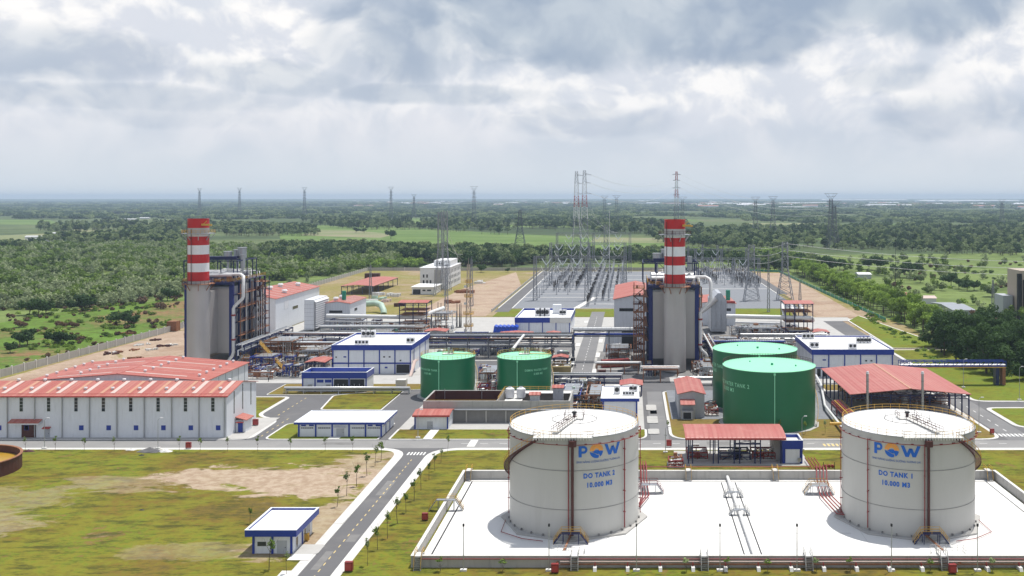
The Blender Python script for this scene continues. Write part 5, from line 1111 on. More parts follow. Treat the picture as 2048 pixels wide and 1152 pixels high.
def skid(label, px0, px1, y, dp, h, seed, m='blue_steel', vm=('pipe_white', 'galv', 'mint'), nv=4, npp=12, plat=True, name='process_skid', z=0.0, railm='yellow'):
    rr = random.Random(seed); x0, x1 = Xw(px0, y), Xw(px1, y); t = thing(name, label, 'equipment skid', ((x0 + x1) / 2, y, z)); w = x1 - x0
    b = B(); b.box(x0 - .3, x1 + .3, y - .3, y + dp + .3, z - .01, z + .3); b.done('plinth', 'concrete', t)
    b = B()
    for a in (x0, (x0 + x1) / 2, x1):
        for c in (y, y + dp): b.bar((a, c, z), (a, c, z + h), .25)
    for c in (y, y + dp): b.bar((x0, c, z + h), (x1, c, z + h), .25, .35); b.bar((x0, c, z + h * .5), (x1, c, z + h * .5), .2)
    for a in (x0, x1): b.bar((a, y, z + h), (a, y + dp, z + h), .25, .35)
    b.bar((x0, y, z), ((x0 + x1) / 2, y, z + h), .14); b.bar((x1, y, z), ((x0 + x1) / 2, y, z + h), .14); b.done('frame', m, t)
    if plat: b = B(); b.box(x0 + w * .2, x1 - w * .1, y + .2, y + dp, z + h + .2, z + h + .35); b.done('deck', 'galv', t); b = B(); b.rail([(x0 + w * .2, y + .2, z + h + .3), (x1 - w * .1, y + .2, z + h + .3)], 1.1, 1.6, .08); b.done('handrail', railm, t)
    for k in range(nv):
        cx = x0 + w * (k + .5) / nv; cy = y + rr.uniform(.2, .8) * dp; q = rr.random(); r_ = min(w / nv * .38, rr.uniform(.6, 1.5)); b = B()
        if q < .4: b.cyl(cx, cy, z + .3, z + .3 + rr.uniform(1.5, h + 1.2), r_, 16); b.cyl(cx, cy, z + .2, z + .35, r_ * 1.15, 16)
        elif q < .75: b.tube([(cx - r_ * 1.6, cy, z + r_ + .6), (cx - r_ * 1.4, cy, z + r_ + .6), (cx + r_ * 1.4, cy, z + r_ + .6), (cx + r_ * 1.6, cy, z + r_ + .6)], [r_ * .6, r_, r_, r_ * .6], 14)
        else: b.cbox(cx, cy, z + .3, r_ * 2.2, r_ * 2, rr.uniform(1.2, 2.6)); b.cbox(cx, cy, z + .3, r_ * 1.2, r_ * 2.3, rr.uniform(.8, 1.4))
        b.done('vessel', vm[k % len(vm)], t)
    for mm in ('pipe_white', 'rust'):
        b = B()
        for k in range(npp // 2):
            a = rr.uniform(x0, x1 - 1); c = y + rr.uniform(-.4, dp); h0 = z + rr.uniform(.4, h + .8); L = rr.uniform(1.5, w * .6); e = min(x1, a + L); r_ = rr.uniform(.08, .22)
            b.tube([(a, c, z + .2), (a, c, h0), (e, c, h0), (e, c + rr.uniform(.5, 3), h0), (e, c + 3, max(z + .3, h0 - 2))][:rr.choice([3, 4, 5])], r_, 6)
        b.done('pipework', mm, t)
    return t
sk = [('navy framed pump skid just right of the left boiler base', 475, 520, 392, 8, 7.0, 1, 'blue_steel'), ('tall raised feed pump platform with cream tank tops in the left process area', 528, 585, 386, 12, 8.4, 2, 'rust'),
      ('blue pipe crowded skid behind the red warehouse corner', 500, 548, 366, 8, 5.5, 3, 'blue'), ('mint green box skid left of the flat red canopy', 566, 605, 368, 7, 2.6, 4, 'galv'), ('pale pipe skid right behind the flat red canopy', 590, 652, 384, 9, 5.0, 5, 'galv'),
      ('low skid with white drums before the left boiler', 487, 545, 352, 6, 2.4, 6, 'rust'), ('dark skid behind the tall feed pump platform', 560, 640, 402, 8, 6.2, 7, 'blue_steel'), ('grey transformer skid at the end of the long left pipe', 862, 905, 478, 10, 8.5, 8, 'galv'),
      ('rusty dosing skid between the two small green tanks', 958, 992, 338, 14, 4.6, 9, 'rust'), ('skid with silver drum on its side between the small green tanks', 955, 990, 322, 7, 2.8, 10, 'redpipe'), ('blue valve skid behind the tank by the central road', 1060, 1098, 358, 8, 6, 11, 'blue'),
      ('olive pump skid under the small red canopy by the road', 1105, 1140, 366, 6, 3.0, 12, 'olive_box'), ('blue steel process skid between basin huts and rust module', 1115, 1160, 304, 18, 3.8, 13, 'blue'), ('rust orange module beside the white roofed pump building', 1172, 1204, 300, 16, 4.4, 14, 'rust'),
      ('orange and silver valve skid behind the rust module', 1170, 1200, 326, 5, 3.0, 15, 'rust'), ('small compressor skid under the pipe bridge right of the road', 1212, 1262, 392, 12, 4.6, 16, 'rust'), ('pump skid at the foot of the right chimney', 1385, 1412, 366, 6, 3.2, 17, 'rust'),
      ('pipe skid left of the rear huge green tank', 1400, 1428, 352, 14, 4.0, 18, 'galv'), ('pale skid right of the rounded intake silo', 1462, 1500, 452, 8, 5.0, 19, 'galv'), ('transformer skid in the middle of the right yard', 1490, 1562, 440, 12, 6.4, 20, 'galv'),
      ('switch cabinet skid beneath the pink roofed tower', 1568, 1618, 444, 9, 4.6, 21, 'blue_steel'), ('white container skid behind the navy parapet building', 1560, 1622, 416, 8, 3.4, 22, 'galv'), ('black pump skid under the long left pipe', 660, 725, 480, 8, 5.2, 23, 'blue_steel'),
      ('green valve skid behind the large control building', 728, 785, 444, 10, 4.2, 24, 'teal'), ('generator skid at the red roofed tower foot', 800, 850, 452, 10, 5, 25, 'rust'), ('fuel pump skid at the left end under the curved canopy', 1375, 1415, 243, 5, 1.8, 26, 'redpipe'),
      ('fuel pump skid in the middle under the curved canopy', 1440, 1500, 242, 5, 2.0, 27, 'blue_steel'), ('fuel pump skid at the right end under the curved canopy', 1505, 1550, 243, 5, 1.8, 28, 'redpipe'), ('rusty valve skid beside the grey pump house', 1412, 1436, 292, 9, 1.8, 29, 'redpipe'),
      ('engine skid deep inside the open pump shed', 1690, 1780, 312, 10, 3.2, 30, 'rust'), ('engine skid at the road end of the open pump shed', 1800, 1900, 306, 10, 3.2, 31, 'rust'), ('blue pipe skid behind the small blue and white building', 850, 905, 424, 8, 5, 32, 'blue'),
      ('silver valve skid between the two small process buildings', 975, 1035, 404, 5, 5.4, 33, 'galv'), ('red valve skid left of the curved canopy', 1338, 1366, 236, 4, 1.6, 34, 'redpipe'), ('low pale skid beside the grey rear hall in the right yard', 1430, 1480, 424, 6, 4, 35, 'blue_steel')]
for lab, a, c, y, dp, h, sd_, m in sk: skid(lab, a, c, y, dp, h, sd_, m, nv=4 if c - a > 40 else 3, npp=16 if h > 3 else 10, plat=h > 3.5, vm=(('mint', 'mint', 'pipe_white') if sd_ in (4, 24) else ('pipe_white', 'galv', 'dark') if sd_ % 2 else ('galv', 'rust', 'pipe_white')), z=.0 if y > 300 else .19)
# clutter of small process skids
CZ = [('left process area', [(356, 470, 600, 7), (372, 480, 655, 8), (398, 500, 660, 7), (410, 500, 655, 7), (430, 480, 650, 7)]), ('area under the long left pipe', [(462, 660, 800, 7), (486, 740, 860, 5), (440, 700, 850, 6)]), ('middle yard behind the small green tanks', [(404, 870, 1140, 9), (420, 905, 1000, 5)]),
      ('yard around the right chimney', [(356, 1290, 1320, 2), (362, 1385, 1425, 2), (376, 1400, 1430, 2), (392, 1410, 1600, 8), (414, 1410, 1590, 8)]), ('right yard under the long pipe', [(452, 1480, 1560, 4), (470, 1470, 1620, 6)]), ('strip between the small green tanks', [(316, 955, 992, 2), (330, 956, 992, 2), (350, 955, 992, 2)]), ('blue module yard behind the grey tank', [(298, 1112, 1200, 4), (312, 1108, 1200, 4), (325, 1105, 1200, 4)])]
rq = random.Random(3); sd_ = 100
for zn, rowz in CZ:
    for ri, (y, pa, pc, k_) in enumerate(rowz):
        for k in range(k_):
            sd_ += 1; a = pa + (pc - pa) * (k + .15) / k_; c = pa + (pc - pa) * (k + .88) / k_; m = rq.choice(['blue_steel', 'rust', 'blue', 'galv', 'dark', 'blue_steel']); hh = rq.uniform(1.4, 4.6)
            skid('%s skid from the left, %s row, %s' % (ordn(k + 1), ordn(ri + 1), zn), a, c, y + rq.uniform(-1.5, 1.5), rq.uniform(3, 6), hh, sd_, m, nv=2, npp=8, plat=hh > 3.6, vm=rq.choice([('pipe_white', 'galv'), ('insul', 'rust'), ('galv', 'mint'), ('dark', 'pipe_white')]))
# yellow stair of the feed pump platform
t = thing('outside_stair', 'long yellow stair slanting down from the tall feed pump platform', 'stair', (Xw(548, 372), 372, 0)); a, c = (Xw(522, 382), 381, 8.4), (Xw(575, 362), 362, .2)
b = B()
for o in (-.5, .5): b.bar((a[0], a[1] + o, a[2]), (c[0], c[1] + o, c[2]), .15, .3)
for k in range(20): p = Vector(a).lerp(Vector(c), (k + .5) / 20); b.bar(p + Vector((0, -.5, 0)), p + Vector((0, .5, 0)), .3, .06)
b.done('stringer', 'yellow', t); b = B(); b.rail([(a[0], a[1] - .5, a[2]), (c[0], c[1] - .5, c[2])], 1.1, 1.5, .08); b.rail([(a[0], a[1] + .5, a[2]), (c[0], c[1] + .5, c[2])], 1.1, 1.5, .08); b.done('handrail', 'yellow', t)
# containers, boxes
def container(label, px, y, L, m, rz=0.0, w_=2.5, h=2.7, name='container', z=0.0):
    x = Xw(px, y); t = thing(name, label, 'container', (x, y, z)); b = B(); b.cbox(x, y, z + .15, L, w_, h, rz); b.done('body', m, t)
    b = B(); c_, s_ = math.cos(rz), math.sin(rz)
    for k in range(int(L / .5)):
        a = -L / 2 + .25 + k * .5; b.cbox(x + a * c_ + (w_ / 2) * s_, y + a * s_ - (w_ / 2) * c_, z + .3, .22, .1, h - .3, rz)
    b.done('corrugation', m, t)
    for a in (-L / 2, L / 2):
        for q in (-w_ / 2, w_ / 2): b = B(); b.cbox(x + a * c_ - q * s_, y + a * s_ + q * c_, z, .2, .2, h + .2, rz); b.done('corner_post', m, t)
container('long dark red shipping container beside the central road', 1231, 378, 10.5, 'redpipe', rad(18))
container('olive tarpaulin covered crate before the small red canopy by the road', 1123, 362, 6.5, 'olive_box', 0)
container('brown steel cabinet standing right of the zebra crossing', 1204, 346, 2.4, 'brown', 0, 2, 4.2, 'cabinet')
container('grey blue kiosk right of the green tank by the central road', 1111, 346, 2, 'wall_grey', 0, 2, 3.2, 'cabinet')
container('pale cabinet with blue lid right of the royal blue transformer house', 803, 338, 3.2, 'kerb', 0, 2.4, 2.4, 'cabinet')
container('big rusty steel tank box in the dirt left of the left chimney', 347, 480, 4.4, 'rust', 0, 4, 4.6, 'cabinet')
container('white container in the right yard behind the navy parapet building', 1590, 408, 11, 'house_white', 0, 2.5, 2.8)
container('low brown store box far back beyond the dark red store shed', 745, 790, 11, 'brown', 0, 5, 4, 'cabinet')
container('white upright cabinet at the right chimney foot', 1308, 366, 2.4, 'house_white', 0, 1.5, 2.4, 'cabinet')
container('tan box beside the guard house door', 611, 186, 1.0, 'yellow', .1, .8, 1.1, 'cabinet', .19)
for k in range(6):
    x = Xw(990 + 8 * k, 462); t = thing('cable_drum_crate', ordn(k + 1) + ' blue wrapped tilted crate from the left before the blue and cream building', 'crate', (x, 460, 0), 'blue wrapped crates')
    b = B(); b.prismy([(x - .8, 0), (x + .9, 0), (x + 1.7, 4.6), (x + .2, 5.2)], 458, 464); b.done('body', 'blue_bright', t); b = B()
    for z in (1.2, 2.6, 4): b.box(x - .5 + z * .2, x + 1.1 + z * .17, 457.9, 458, z, z + .25)
    b.done('strap', 'blue', t)
# air conditioners and roof fans
def ac(x, y, z, label, group, s=1.0, fan=True):
    t = thing('air_conditioner', label, 'air conditioner', (x, y, z), group); b = B(); b.cbox(x, y, z, 1.0 * s, .6 * s, 1.3 * s); b.cbox(x - .4 * s, y, z - .12, .12, .5, .12); b.cbox(x + .4 * s, y, z - .12, .12, .5, .12); b.done('case', 'house_white', t)
    b = B(); b.cyl(0, 0, 0, .05, .36 * s, 12); o = b.done('fan', 'dark'); o.parent = t; o.location = (0, -.31 * s, .68 * s); o.rotation_euler = (rad(90), 0, 0)
    return t
def acs(roofname, pos, z):
    for k, (x, y, s) in enumerate(pos): ac(x, y, z, ordn(k + 1) + ' outdoor unit counted from the left on the roof of ' + roofname, 'air conditioners on ' + roofname, s)
acs('the large control building', sorted([(Xw(713 + 7 * k, 368), 368, 1.3) for k in range(4)] + [(Xw(728 + 9 * k, 388), 388, 2.0) for k in range(3)] + [(Xw(817 + 8 * k, 372), 372, 1.6) for k in range(2)]), 9.95)
acs('the navy parapet building', sorted([(Xw(1624 + 9 * k, 362), 362, 1.7) for k in range(2)] + [(Xw(1608 + 8 * k, 385), 385, 1.7) for k in range(3)] + [(Xw(1716 + 7.5 * k, 374), 374, 1.7) for k in range(4)] + [(Xw(1701 + 8 * k, 360), 360, 1.5) for k in range(2)]), 9.6)
acs('the white roofed pump building', sorted([(Xw(1248 + 6 * k, 296), 296, .9) for k in range(4)] + [(Xw(1262 + 8 * k, 302), 302, 1.4) for k in range(2)] + [(Xw(1234, 298), 298, 1.9)]), 5.55)
acs('the blue and cream building', sorted([(Xw(1076 + 9 * k, 480), 480, 2.8) for k in range(3)] + [(Xw(1122 + 7 * k, 484), 484, 2) for k in range(2)]), Z - .9)
# person figures
def person(x, y, z, label, rz=0.0, shirt='cloth'):
    t = thing('person', label, 'person', (x, y, z)); me = bpy.data.meshes.new('body'); J = [(0, 0, .93), (0, 0, 1.2), (0, 0, 1.43), (0, -.01, 1.52), (0, -.02, 1.66), (-.19, 0, 1.40), (-.25, .02, 1.12), (-.24, -.08, .88), (.19, 0, 1.40), (.25, .02, 1.12), (.24, -.08, .88), (-.1, 0, .88), (-.12, -.05, .48), (-.12, .03, .06), (-.12, -.12, .03), (.1, 0, .88), (.12, .06, .48), (.13, .14, .07), (.13, 0, .03)]
    E = [(0, 1), (1, 2), (2, 3), (3, 4), (2, 5), (5, 6), (6, 7), (2, 8), (8, 9), (9, 10), (0, 11), (11, 12), (12, 13), (13, 14), (0, 15), (15, 16), (16, 17), (17, 18)]
    Rv = [.15, .14, .13, .055, .105, .06, .042, .035, .06, .042, .035, .09, .06, .045, .04, .09, .06, .045, .04]
    me.from_pydata(J, E, []); o = bpy.data.objects.new('body', me); C.objects.link(o); o.parent = t; sk_ = o.modifiers.new('skin', 'SKIN')
    for v, r_ in zip(me.skin_vertices[0].data, Rv): v.radius = (r_, r_ * .85)
    me.skin_vertices[0].data[0].use_root = True; ss = o.modifiers.new('sub', 'SUBSURF'); ss.levels = ss.render_levels = 1; me.materials.append(M[shirt])
    b = B(); b.cyl(0, 0, .0, .1, .12, 12, r1=.09); b.cyl(0, 0, .1, .16, .09, 12, r1=.02); h = b.done('hard_hat', 'house_white', t); h.location = (0, -.02, 1.68)
    b = B(); b.cbox(0, -.1, 0, .13, .05, .16); f = b.done('face', 'skin', t); f.location = (0, 0, 1.56)
    t.rotation_euler = (0, 0, rz); return t
person(Xw(1148, 374), 374, 0, 'person in dark work clothes walking at the road edge by the zebra crossing', .4)
person(Xw(1151, 375), 375, 0, 'second person in navy clothes beside the other at the central road edge', -.3, 'blue_steel')
person(Xw(537, 347), 347, 0, 'person in dark clothes on the pale road behind the warehouses', 1.0)
# ================================================================== LATTICE TOWERS, SWITCHYARD
def lat(b, x, y, z0, z1, w0, w1, n_, t=.22, diag=True, wy0=None, wy1=None):
    """square tapering lattice; returns nothing"""
    wy0 = w0 if wy0 is None else wy0; wy1 = w1 if wy1 is None else wy1; L = []
    for i in range(n_ + 1):
        f = i / n_; f = 1 - (1 - f) ** 1.25 if n_ > 4 else f
        z = z0 + (z1 - z0) * f; g = (z - z0) / (z1 - z0); a = (w0 + (w1 - w0) * g) / 2; c = (wy0 + (wy1 - wy0) * g) / 2
        L.append([Vector((x - a, y - c, z)), Vector((x + a, y - c, z)), Vector((x + a, y + c, z)), Vector((x - a, y + c, z))])
    for k in range(4): b.bar(L[0][k], L[-1][k], t)
    for i in range(n_):
        for k in range(4):
            j = (k + 1) % 4
            if diag: b.bar(L[i][k], L[i + 1][j], t * .55); b.bar(L[i][j], L[i + 1][k], t * .55)
            b.bar(L[i + 1][k], L[i + 1][j], t * .55)
def arm(b, x, y, z, L, w, t=.2, h=1.6):
    for s_ in ((-1, 1) if L > 0 else (1,)):
        l = abs(L); tip = Vector((x + s_ * l, y, z))
        for a in (-w / 2, w / 2):
            b.bar((x, y + a, z), tip, t); b.bar((x, y + a, z + h), tip, t * .8)
            for k in range(1, 4): p = Vector((x, y + a, z)).lerp(tip, k / 4); q = Vector((x, y + a, z + h)).lerp(tip, k / 4); b.bar(p, q, t * .6)
def pylon(label, px, Y, top, kind, m='lattice', w0=9, t=.3, group='electricity pylons', arms=None, gz=-.3):
    x = Xw(px, Y); T = thing('electricity_pylon', label, 'pylon', (x, Y, gz), group)
    zt = H - (top - PY) * Y / F; h = zt - gz
    if kind == 'slim':                              # tall red and white angle tower
        zz = [gz, gz + h * .34, gz + h * .50, gz + h * .62, gz + h * .74, gz + h * .87, zt]; ww = [11, 6.4, 5.6, 4.8, 4.0, 3.2, 2.2]; mm = ['lattice', 'lattice', 'lattice_white', 'lattice_red', 'lattice_white', 'lattice_red' if arms else 'lattice']
        for i in range(6): b = B(); lat(b, x, Y, zz[i], zz[i + 1], ww[i], ww[i + 1], 6 if i == 0 else 3, t); b.done('lattice_section', mm[i], T)
        for f, L in ((.955, 6.5), (.87, 5.5), (.76, 6.5), (.66, 5)): b = B(); arm(b, x, Y, gz + h * f, -L if not arms else L, 2.4, t * .8); b.done('crossarm', 'lattice', T)
    elif kind == 'tee':                              # flat topped tower
        b = B(); lat(b, x, Y, gz, gz + h * .45, w0, w0 * .42, 5, t); lat(b, x, Y, gz + h * .45, gz + h * .9, w0 * .42, w0 * .26, 6, t); b.done('tower_body', m, T)
        b = B(); z = gz + h * .9
        for s_ in (-1, 1): b.bar((x + s_ * w0 * .13, Y, z), (x + s_ * w0 * .55, Y, zt), t); b.bar((x, Y, z), (x + s_ * w0 * .3, Y, zt), t * .8)
        b.bar((x - w0 * .62, Y, zt), (x + w0 * .62, Y, zt), t * 1.2); b.bar((x - w0 * .4, Y, z + h * .04), (x + w0 * .4, Y, z + h * .04), t); b.done('crossarm', m, T)
        for f in (.84, .74, .64): b = B(); arm(b, x, Y, gz + h * f, w0 * .45, 1.5, t * .7, 1.2); b.done('crossarm', m, T)
    else:
        b = B(); lat(b, x, Y, gz, gz + h * .55, w0, w0 * .38, 6, t); lat(b, x, Y, gz + h * .55, zt, w0 * .38, w0 * .16 if kind != 'portal' else w0 * .34, 5, t); b.done('tower_body', m, T)
        if kind == 'arms':
            for f, L in ((.92, .55), (.78, .72), (.64, .62)): b = B(); arm(b, x, Y, gz + h * f, w0 * L, w0 * .2, t * .8); b.done('crossarm', m, T)
    b = B()
    for s_ in (-1, 1):
        for c in (-1, 1): w_ = (11 if kind == 'slim' else w0) / 2; b.cbox(x + s_ * w_, Y + c * w_, gz, 1.0, 1.0, .5)
    b.done('footing', 'concrete', T)
    return (x, Y, zt)
p3a = pylon('left one of the tallest twin red and white pylons behind the switchyard', 1153, 945, 343, 'slim', t=.26)
p3b = pylon('right one of the tallest twin red and white pylons behind the switchyard', 1169, 930, 341, 'slim', t=.26)
p4 = pylon('tall red and white pylon with double arms directly behind the right chimney', 1353, 1500, 343, 'slim', arms=True, t=.5)
pylon('bare grey lattice tower pair member in front of the unfinished white building, nearer it', 880, 655, 424, 'portal', w0=7, t=.24)
pylon('bare grey lattice tower in front of the unfinished white building, the far side one', 891, 690, 422, 'portal', w0=7, t=.24)
pylon('grey three armed pylon left of the switchyard beyond the dark tree belt', 1040, 1190, 420, 'arms', w0=15, t=.38, m='lattice_dark')
pa = pylon('grey lattice tower standing on the green lawn before the right switchyard', 1503, 622, 490, 'portal', w0=9.6, t=.28)
pb = pylon('grey lattice tower with square head on the dirt strip right of the switchyard', 1570, 628, 484, 'portal', w0=9.6, t=.28)
pylon('brown red lattice tower right of the twin pylons', 1212, 860, 450, 'portal', w0=9, t=.3)
for px, Y, top, w0, lab in ((1511, 1700, 394, 13, 'flat topped pylon left of its neighbour beyond the right switchyard'), (1546, 1720, 393, 13, 'flat topped pylon right of its neighbour beyond the right switchyard'), (1662, 1290, 387, 14, 'big flat topped pylon above the dark woods on the right'), (1668, 1240, 402, 15, 'shorter pylon just before the big flat topped one'),
    (948, 2100, 373, 13, 'far flat topped pylon above the fields behind the unfinished building'), (782, 2900, 374, 13, 'very far pylon near the horizon left of the unfinished building'), (609, 3200, 375, 14, 'very far pylon on the horizon right of the left chimney'), (479, 3600, 376, 14, 'very far pylon on the horizon just right of the left chimney top'), (399, 3600, 377, 14, 'very far pylon on the horizon directly above the left chimney'),
    (1209, 2300, 392, 15, 'small far flat topped pylon right of the twin pylons'), (1233, 2300, 391, 15, 'small far flat topped pylon next to the other, nearer the right chimney'), (2004, 2200, 400, 14, 'small hazy pylon at the far right of the fields'), (828, 3100, 389, 13, 'thin far pylon right of the horizon pylon'), (1365, 1900, 394, 14, 'thin grey pylon hidden behind the red and white one')):
    pylon(lab, px, Y, top, 'tee', 'lattice_dark', w0, max(.3, Y / 6500))
def mast(label, px, by, top, m='galv', r_=.22, lattice=0, name='lightning_mast', z=0.0):
    Y = Yd(by, z); x = Xw(px, Y); zt = H - (top - PY) * Y / F; T = thing(name, label, 'mast', (x, Y, z)); b = B()
    if lattice: lat(b, x, Y, z, zt * .93, lattice, lattice * .35, max(6, int(zt / 2.6)), .14); b.cyl(x, Y, zt * .93, zt, .08, 6)
    else: b.cyl(x, Y, z, zt, r_, 8, r1=r_ * .35)
    b.done('mast', m, T); b = B(); b.cbox(x, Y, z, 1.4, 1.4, .4); b.done('footing', 'concrete', T); return T, x, Y, zt
mast('thin white pole rising beside the brown lattice tower in the switchyard', 1219, 600, 422, 'house_white', .24)
mast('slender grey lattice mast left of the unfinished white building', 741, 598, 525, 'lattice', lattice=1.8)
mast('slender grey lattice mast right of the unfinished white building', 943, 612, 512, 'lattice', lattice=2.0)
mast('slender grey lattice mast behind the control building', 893, 640, 520, 'lattice', lattice=2.0)
mast('thin lattice mast on the lawn before the right switchyard', 1537, 624, 500, 'lattice', lattice=1.4)
mast('thin lattice mast on the dirt strip behind the pink roofed tower', 1600, 600, 562, 'lattice', lattice=1.6)
mast('dark pole above the meadow on the right', 1791, 572, 455, 'dark', .2)
mast('lattice mast in the meadow near the tan plant tower', 1986, 620, 556, 'lattice', lattice=1.8)
for k, px in enumerate((914, 919, 922)): mast('dark upright pole, %s of three behind the red kiosk' % ordn(k + 1), px, 655, 606 + 2 * (k % 2), 'dark', .35, name='vent_pole')
for k, px in enumerate((876, 882, 889)): mast('short dark pole, %s of three on the grey transformer wall' % ordn(k + 1), px, 640, 604 + 2 * (k % 2), 'dark', .35, name='vent_pole')
T, x, Y, zt = mast('tan telecom mast with round platforms behind the small green tanks', 937, 706, 516, 'beige', lattice=2.6, name='telecom_mast')
for z, r_ in ((4.5, 2.4), (11, 2.0), (16, 2.2), (23, 1.7), (29, 1.5)): b = B(); b.ring(x, Y, z, z + .15, .6, r_, 16); ringrail(b, x, Y, r_, z, 1.1, 8, w=.1); b.done('platform', 'yellow', T)
for z in (9, 20, 27): b = B(); b.cyl(x - 1.2, Y - .8, z, z + .9, .55, 12); b.done('antenna', 'kerb', T)
# gantries
def gantry(label, x0, x1, y, h, strings, cols, t=.24):
    T = thing('switchyard_gantry', label, 'gantry', ((x0 + x1) / 2, y, 0))
    for c in cols: b = B(); lat(b, c, y, -.04, h, 2.4, 1.5, 9, t); b.done('column', 'lattice', T)
    b = B(); k_ = max(4, round((x1 - x0) / 3))
    for z in (h - 1.2, h):
        for a in (-.6, .6): b.bar((x0, y + a, z), (x1, y + a, z), .2)
    for i in range(k_):
        xa, xb = x0 + (x1 - x0) * i / k_, x0 + (x1 - x0) * (i + 1) / k_
        b.bar((xa, y - .6, h - 1.2), (xb, y - .6, h), .12); b.bar((xa, y + .6, h), (xb, y + .6, h - 1.2), .12); b.bar((xa, y - .6, h), (xb, y + .6, h), .1)
    b.done('beam', 'lattice', T)
    for x in strings:
        for s_ in (-1, 1): b = B(); b.tube([(x + s_ * 2.9, y, h - 1.2), (x + s_ * 1.6, y, h - 3.4), (x, y - .4, h - 5.4)], .30, 6); b.done('insulator_string', 'insulator_glass', T)
        b = B(); b.tube([(x - 3.6, y + 2, h - 6), (x - 2.4, y, h - 8.6), (x, y - 1, h - 10), (x + 2.4, y, h - 8.6), (x + 3.6, y + 2, h - 6)], .12, 5); b.done('jumper', 'lattice_white', T)
gantry('nearest switchyard gantry with four white insulator pairs', -59, -3, 622, 27.5, [-52, -42, -33, -19], [-59, -27, -3])
gantry('middle switchyard gantry with white insulator pairs and thick end column', -58, -3.6, 731, 31, [-52, -42.5, -33, -18, -9], [-58, -30, -3.6], .3)
gantry('farthest switchyard gantry before the tall twin pylons', -62, 0, 850, 34, [-52, -40, -28, -10], [-62, -31, 0])
gantry('low right switchyard gantry nearer the lawn', 40, 96, 745, 19, [60, 84], [40, 58, 77, 96])
gantry('low right switchyard gantry at the back fence', 34, 98, 840, 21, [58, 72], [34, 55, 77, 98])
for k, (x, y, z) in enumerate(((-64, 760, 16), (-30, 760, 16), (-6, 700, 16), (46, 790, 26), (58, 800, 27), (70, 800, 26))):
    T = thing('switchyard_column', ['free standing', 'second', 'third', 'fourth', 'fifth', 'sixth'][k] + ' slender lattice column among the breakers counted from the left', 'column', (x, y, 0), 'switchyard columns'); b = B(); lat(b, x, y, 0, z, 2, 1, 7, .2); b.done('lattice', 'lattice', T); b = B(); b.cbox(x, y, 0, 2.4, 2.4, .3); b.done('footing', 'concrete', T)
# breakers: rows running away from the camera
proto = None; rows = [(-52, 684, 900, 'outermost left'), (-44.6, 684, 900, 'second'), (-37, 690, 900, 'third'), (-25, 588, 900, 'fourth'), (-17, 620, 900, 'fifth'), (-9.5, 650, 900, 'sixth'), (46, 740, 860, 'seventh'), (55, 740, 860, 'eighth'), (64, 740, 860, 'ninth'), (80, 715, 850, 'tenth'), (86, 715, 850, 'eleventh'), (92, 715, 850, 'twelfth')]
for rn, (x, ya, yb, lab) in enumerate(rows):
    y = ya; k = 0
    while y < min(yb, 862):
        k += 1; L = '%s breaker pole from the front in the %s row of the switchyard' % (ordn(k), lab)
        xx = x - (y - ya) * .0
        if proto is None:
            proto = thing('circuit_breaker', L, 'circuit breaker', (xx, y, 0), 'breaker poles in the switchyard')
            b = B(); lat(b, xx, y, -.04, 2.9, 1.1, .8, 2, .16); b.done('steel_stand', 'lattice', proto)
            b = B(); b.cyl(xx, y, 2.9, 6.6, .42, 10, r1=.36)
            for q in range(7): b.cyl(xx, y, 3.1 + q * .5, 3.22 + q * .5, .62, 10)
            b.done('insulator', 'porcelain', proto)
            b = B(); b.cyl(xx, y, 6.6, 7.0, .5, 10); b.bar((xx, y, 7.0), (xx, y + 3, 7.3), .14); b.done('terminal', 'galv', proto)
        else: dup(proto, (xx, y, 0), L, scale=(1, 1, 1.0 if k % 3 else .82))
        y += 10.5 + (k % 3) * 2.5
for k, x in enumerate((-64, -57, 60, 69, 77)):
    pipe('busbar', ordn(k + 1) + ' long silver busbar from the left above the breakers', [(x if x > 0 else x, 640 if x < 0 else 745, 9.5), (x, 860, 9.5)], .12, 'galv', 'busbars', 6)
for k, y in enumerate((640, 700, 760, 800)): pipe('busbar', ordn(k + 1) + ' cross busbar from the front over the left switchyard block', [(-60, y, 11), (-3, y, 11)], .12, 'galv', 'cross busbars', 6)
pr = None
for rn, (x, ya, yb) in enumerate(((-58, 640, 860), (-48.5, 660, 860), (-41, 660, 860), (-21, 600, 860), (-13.5, 620, 860), (-6, 640, 860), (42, 730, 860), (50.5, 730, 860), (59.5, 730, 860), (69, 730, 860), (75, 715, 860), (83, 715, 860), (89, 715, 860))):
    y = ya; k = 0
    while y < yb:
        k += 1; L = '%s busbar post from the front in the %s post row of the switchyard' % (ordn(k), ordn(rn + 1))
        if pr is None:
            pr = thing('busbar_post', L, 'post', (x, y, 0), 'busbar posts'); b = B(); b.bar((x, y, 0), (x, y, 6), .3); b.cbox(x, y, 0, 1, 1, .25); b.done('stand', 'lattice', pr)
            b = B(); b.cyl(x, y, 6, 9.2, .2, 8, r1=.14); b.bar((x - 1.4, y, 9.2), (x + 1.4, y, 9.2), .14); b.done('insulator', 'lattice_white', pr)
        else: dup(pr, (x, y, 0), L, scale=(1, 1, 1.0 + .25 * (k % 2)))
        y += 14 + 5 * (k % 2)
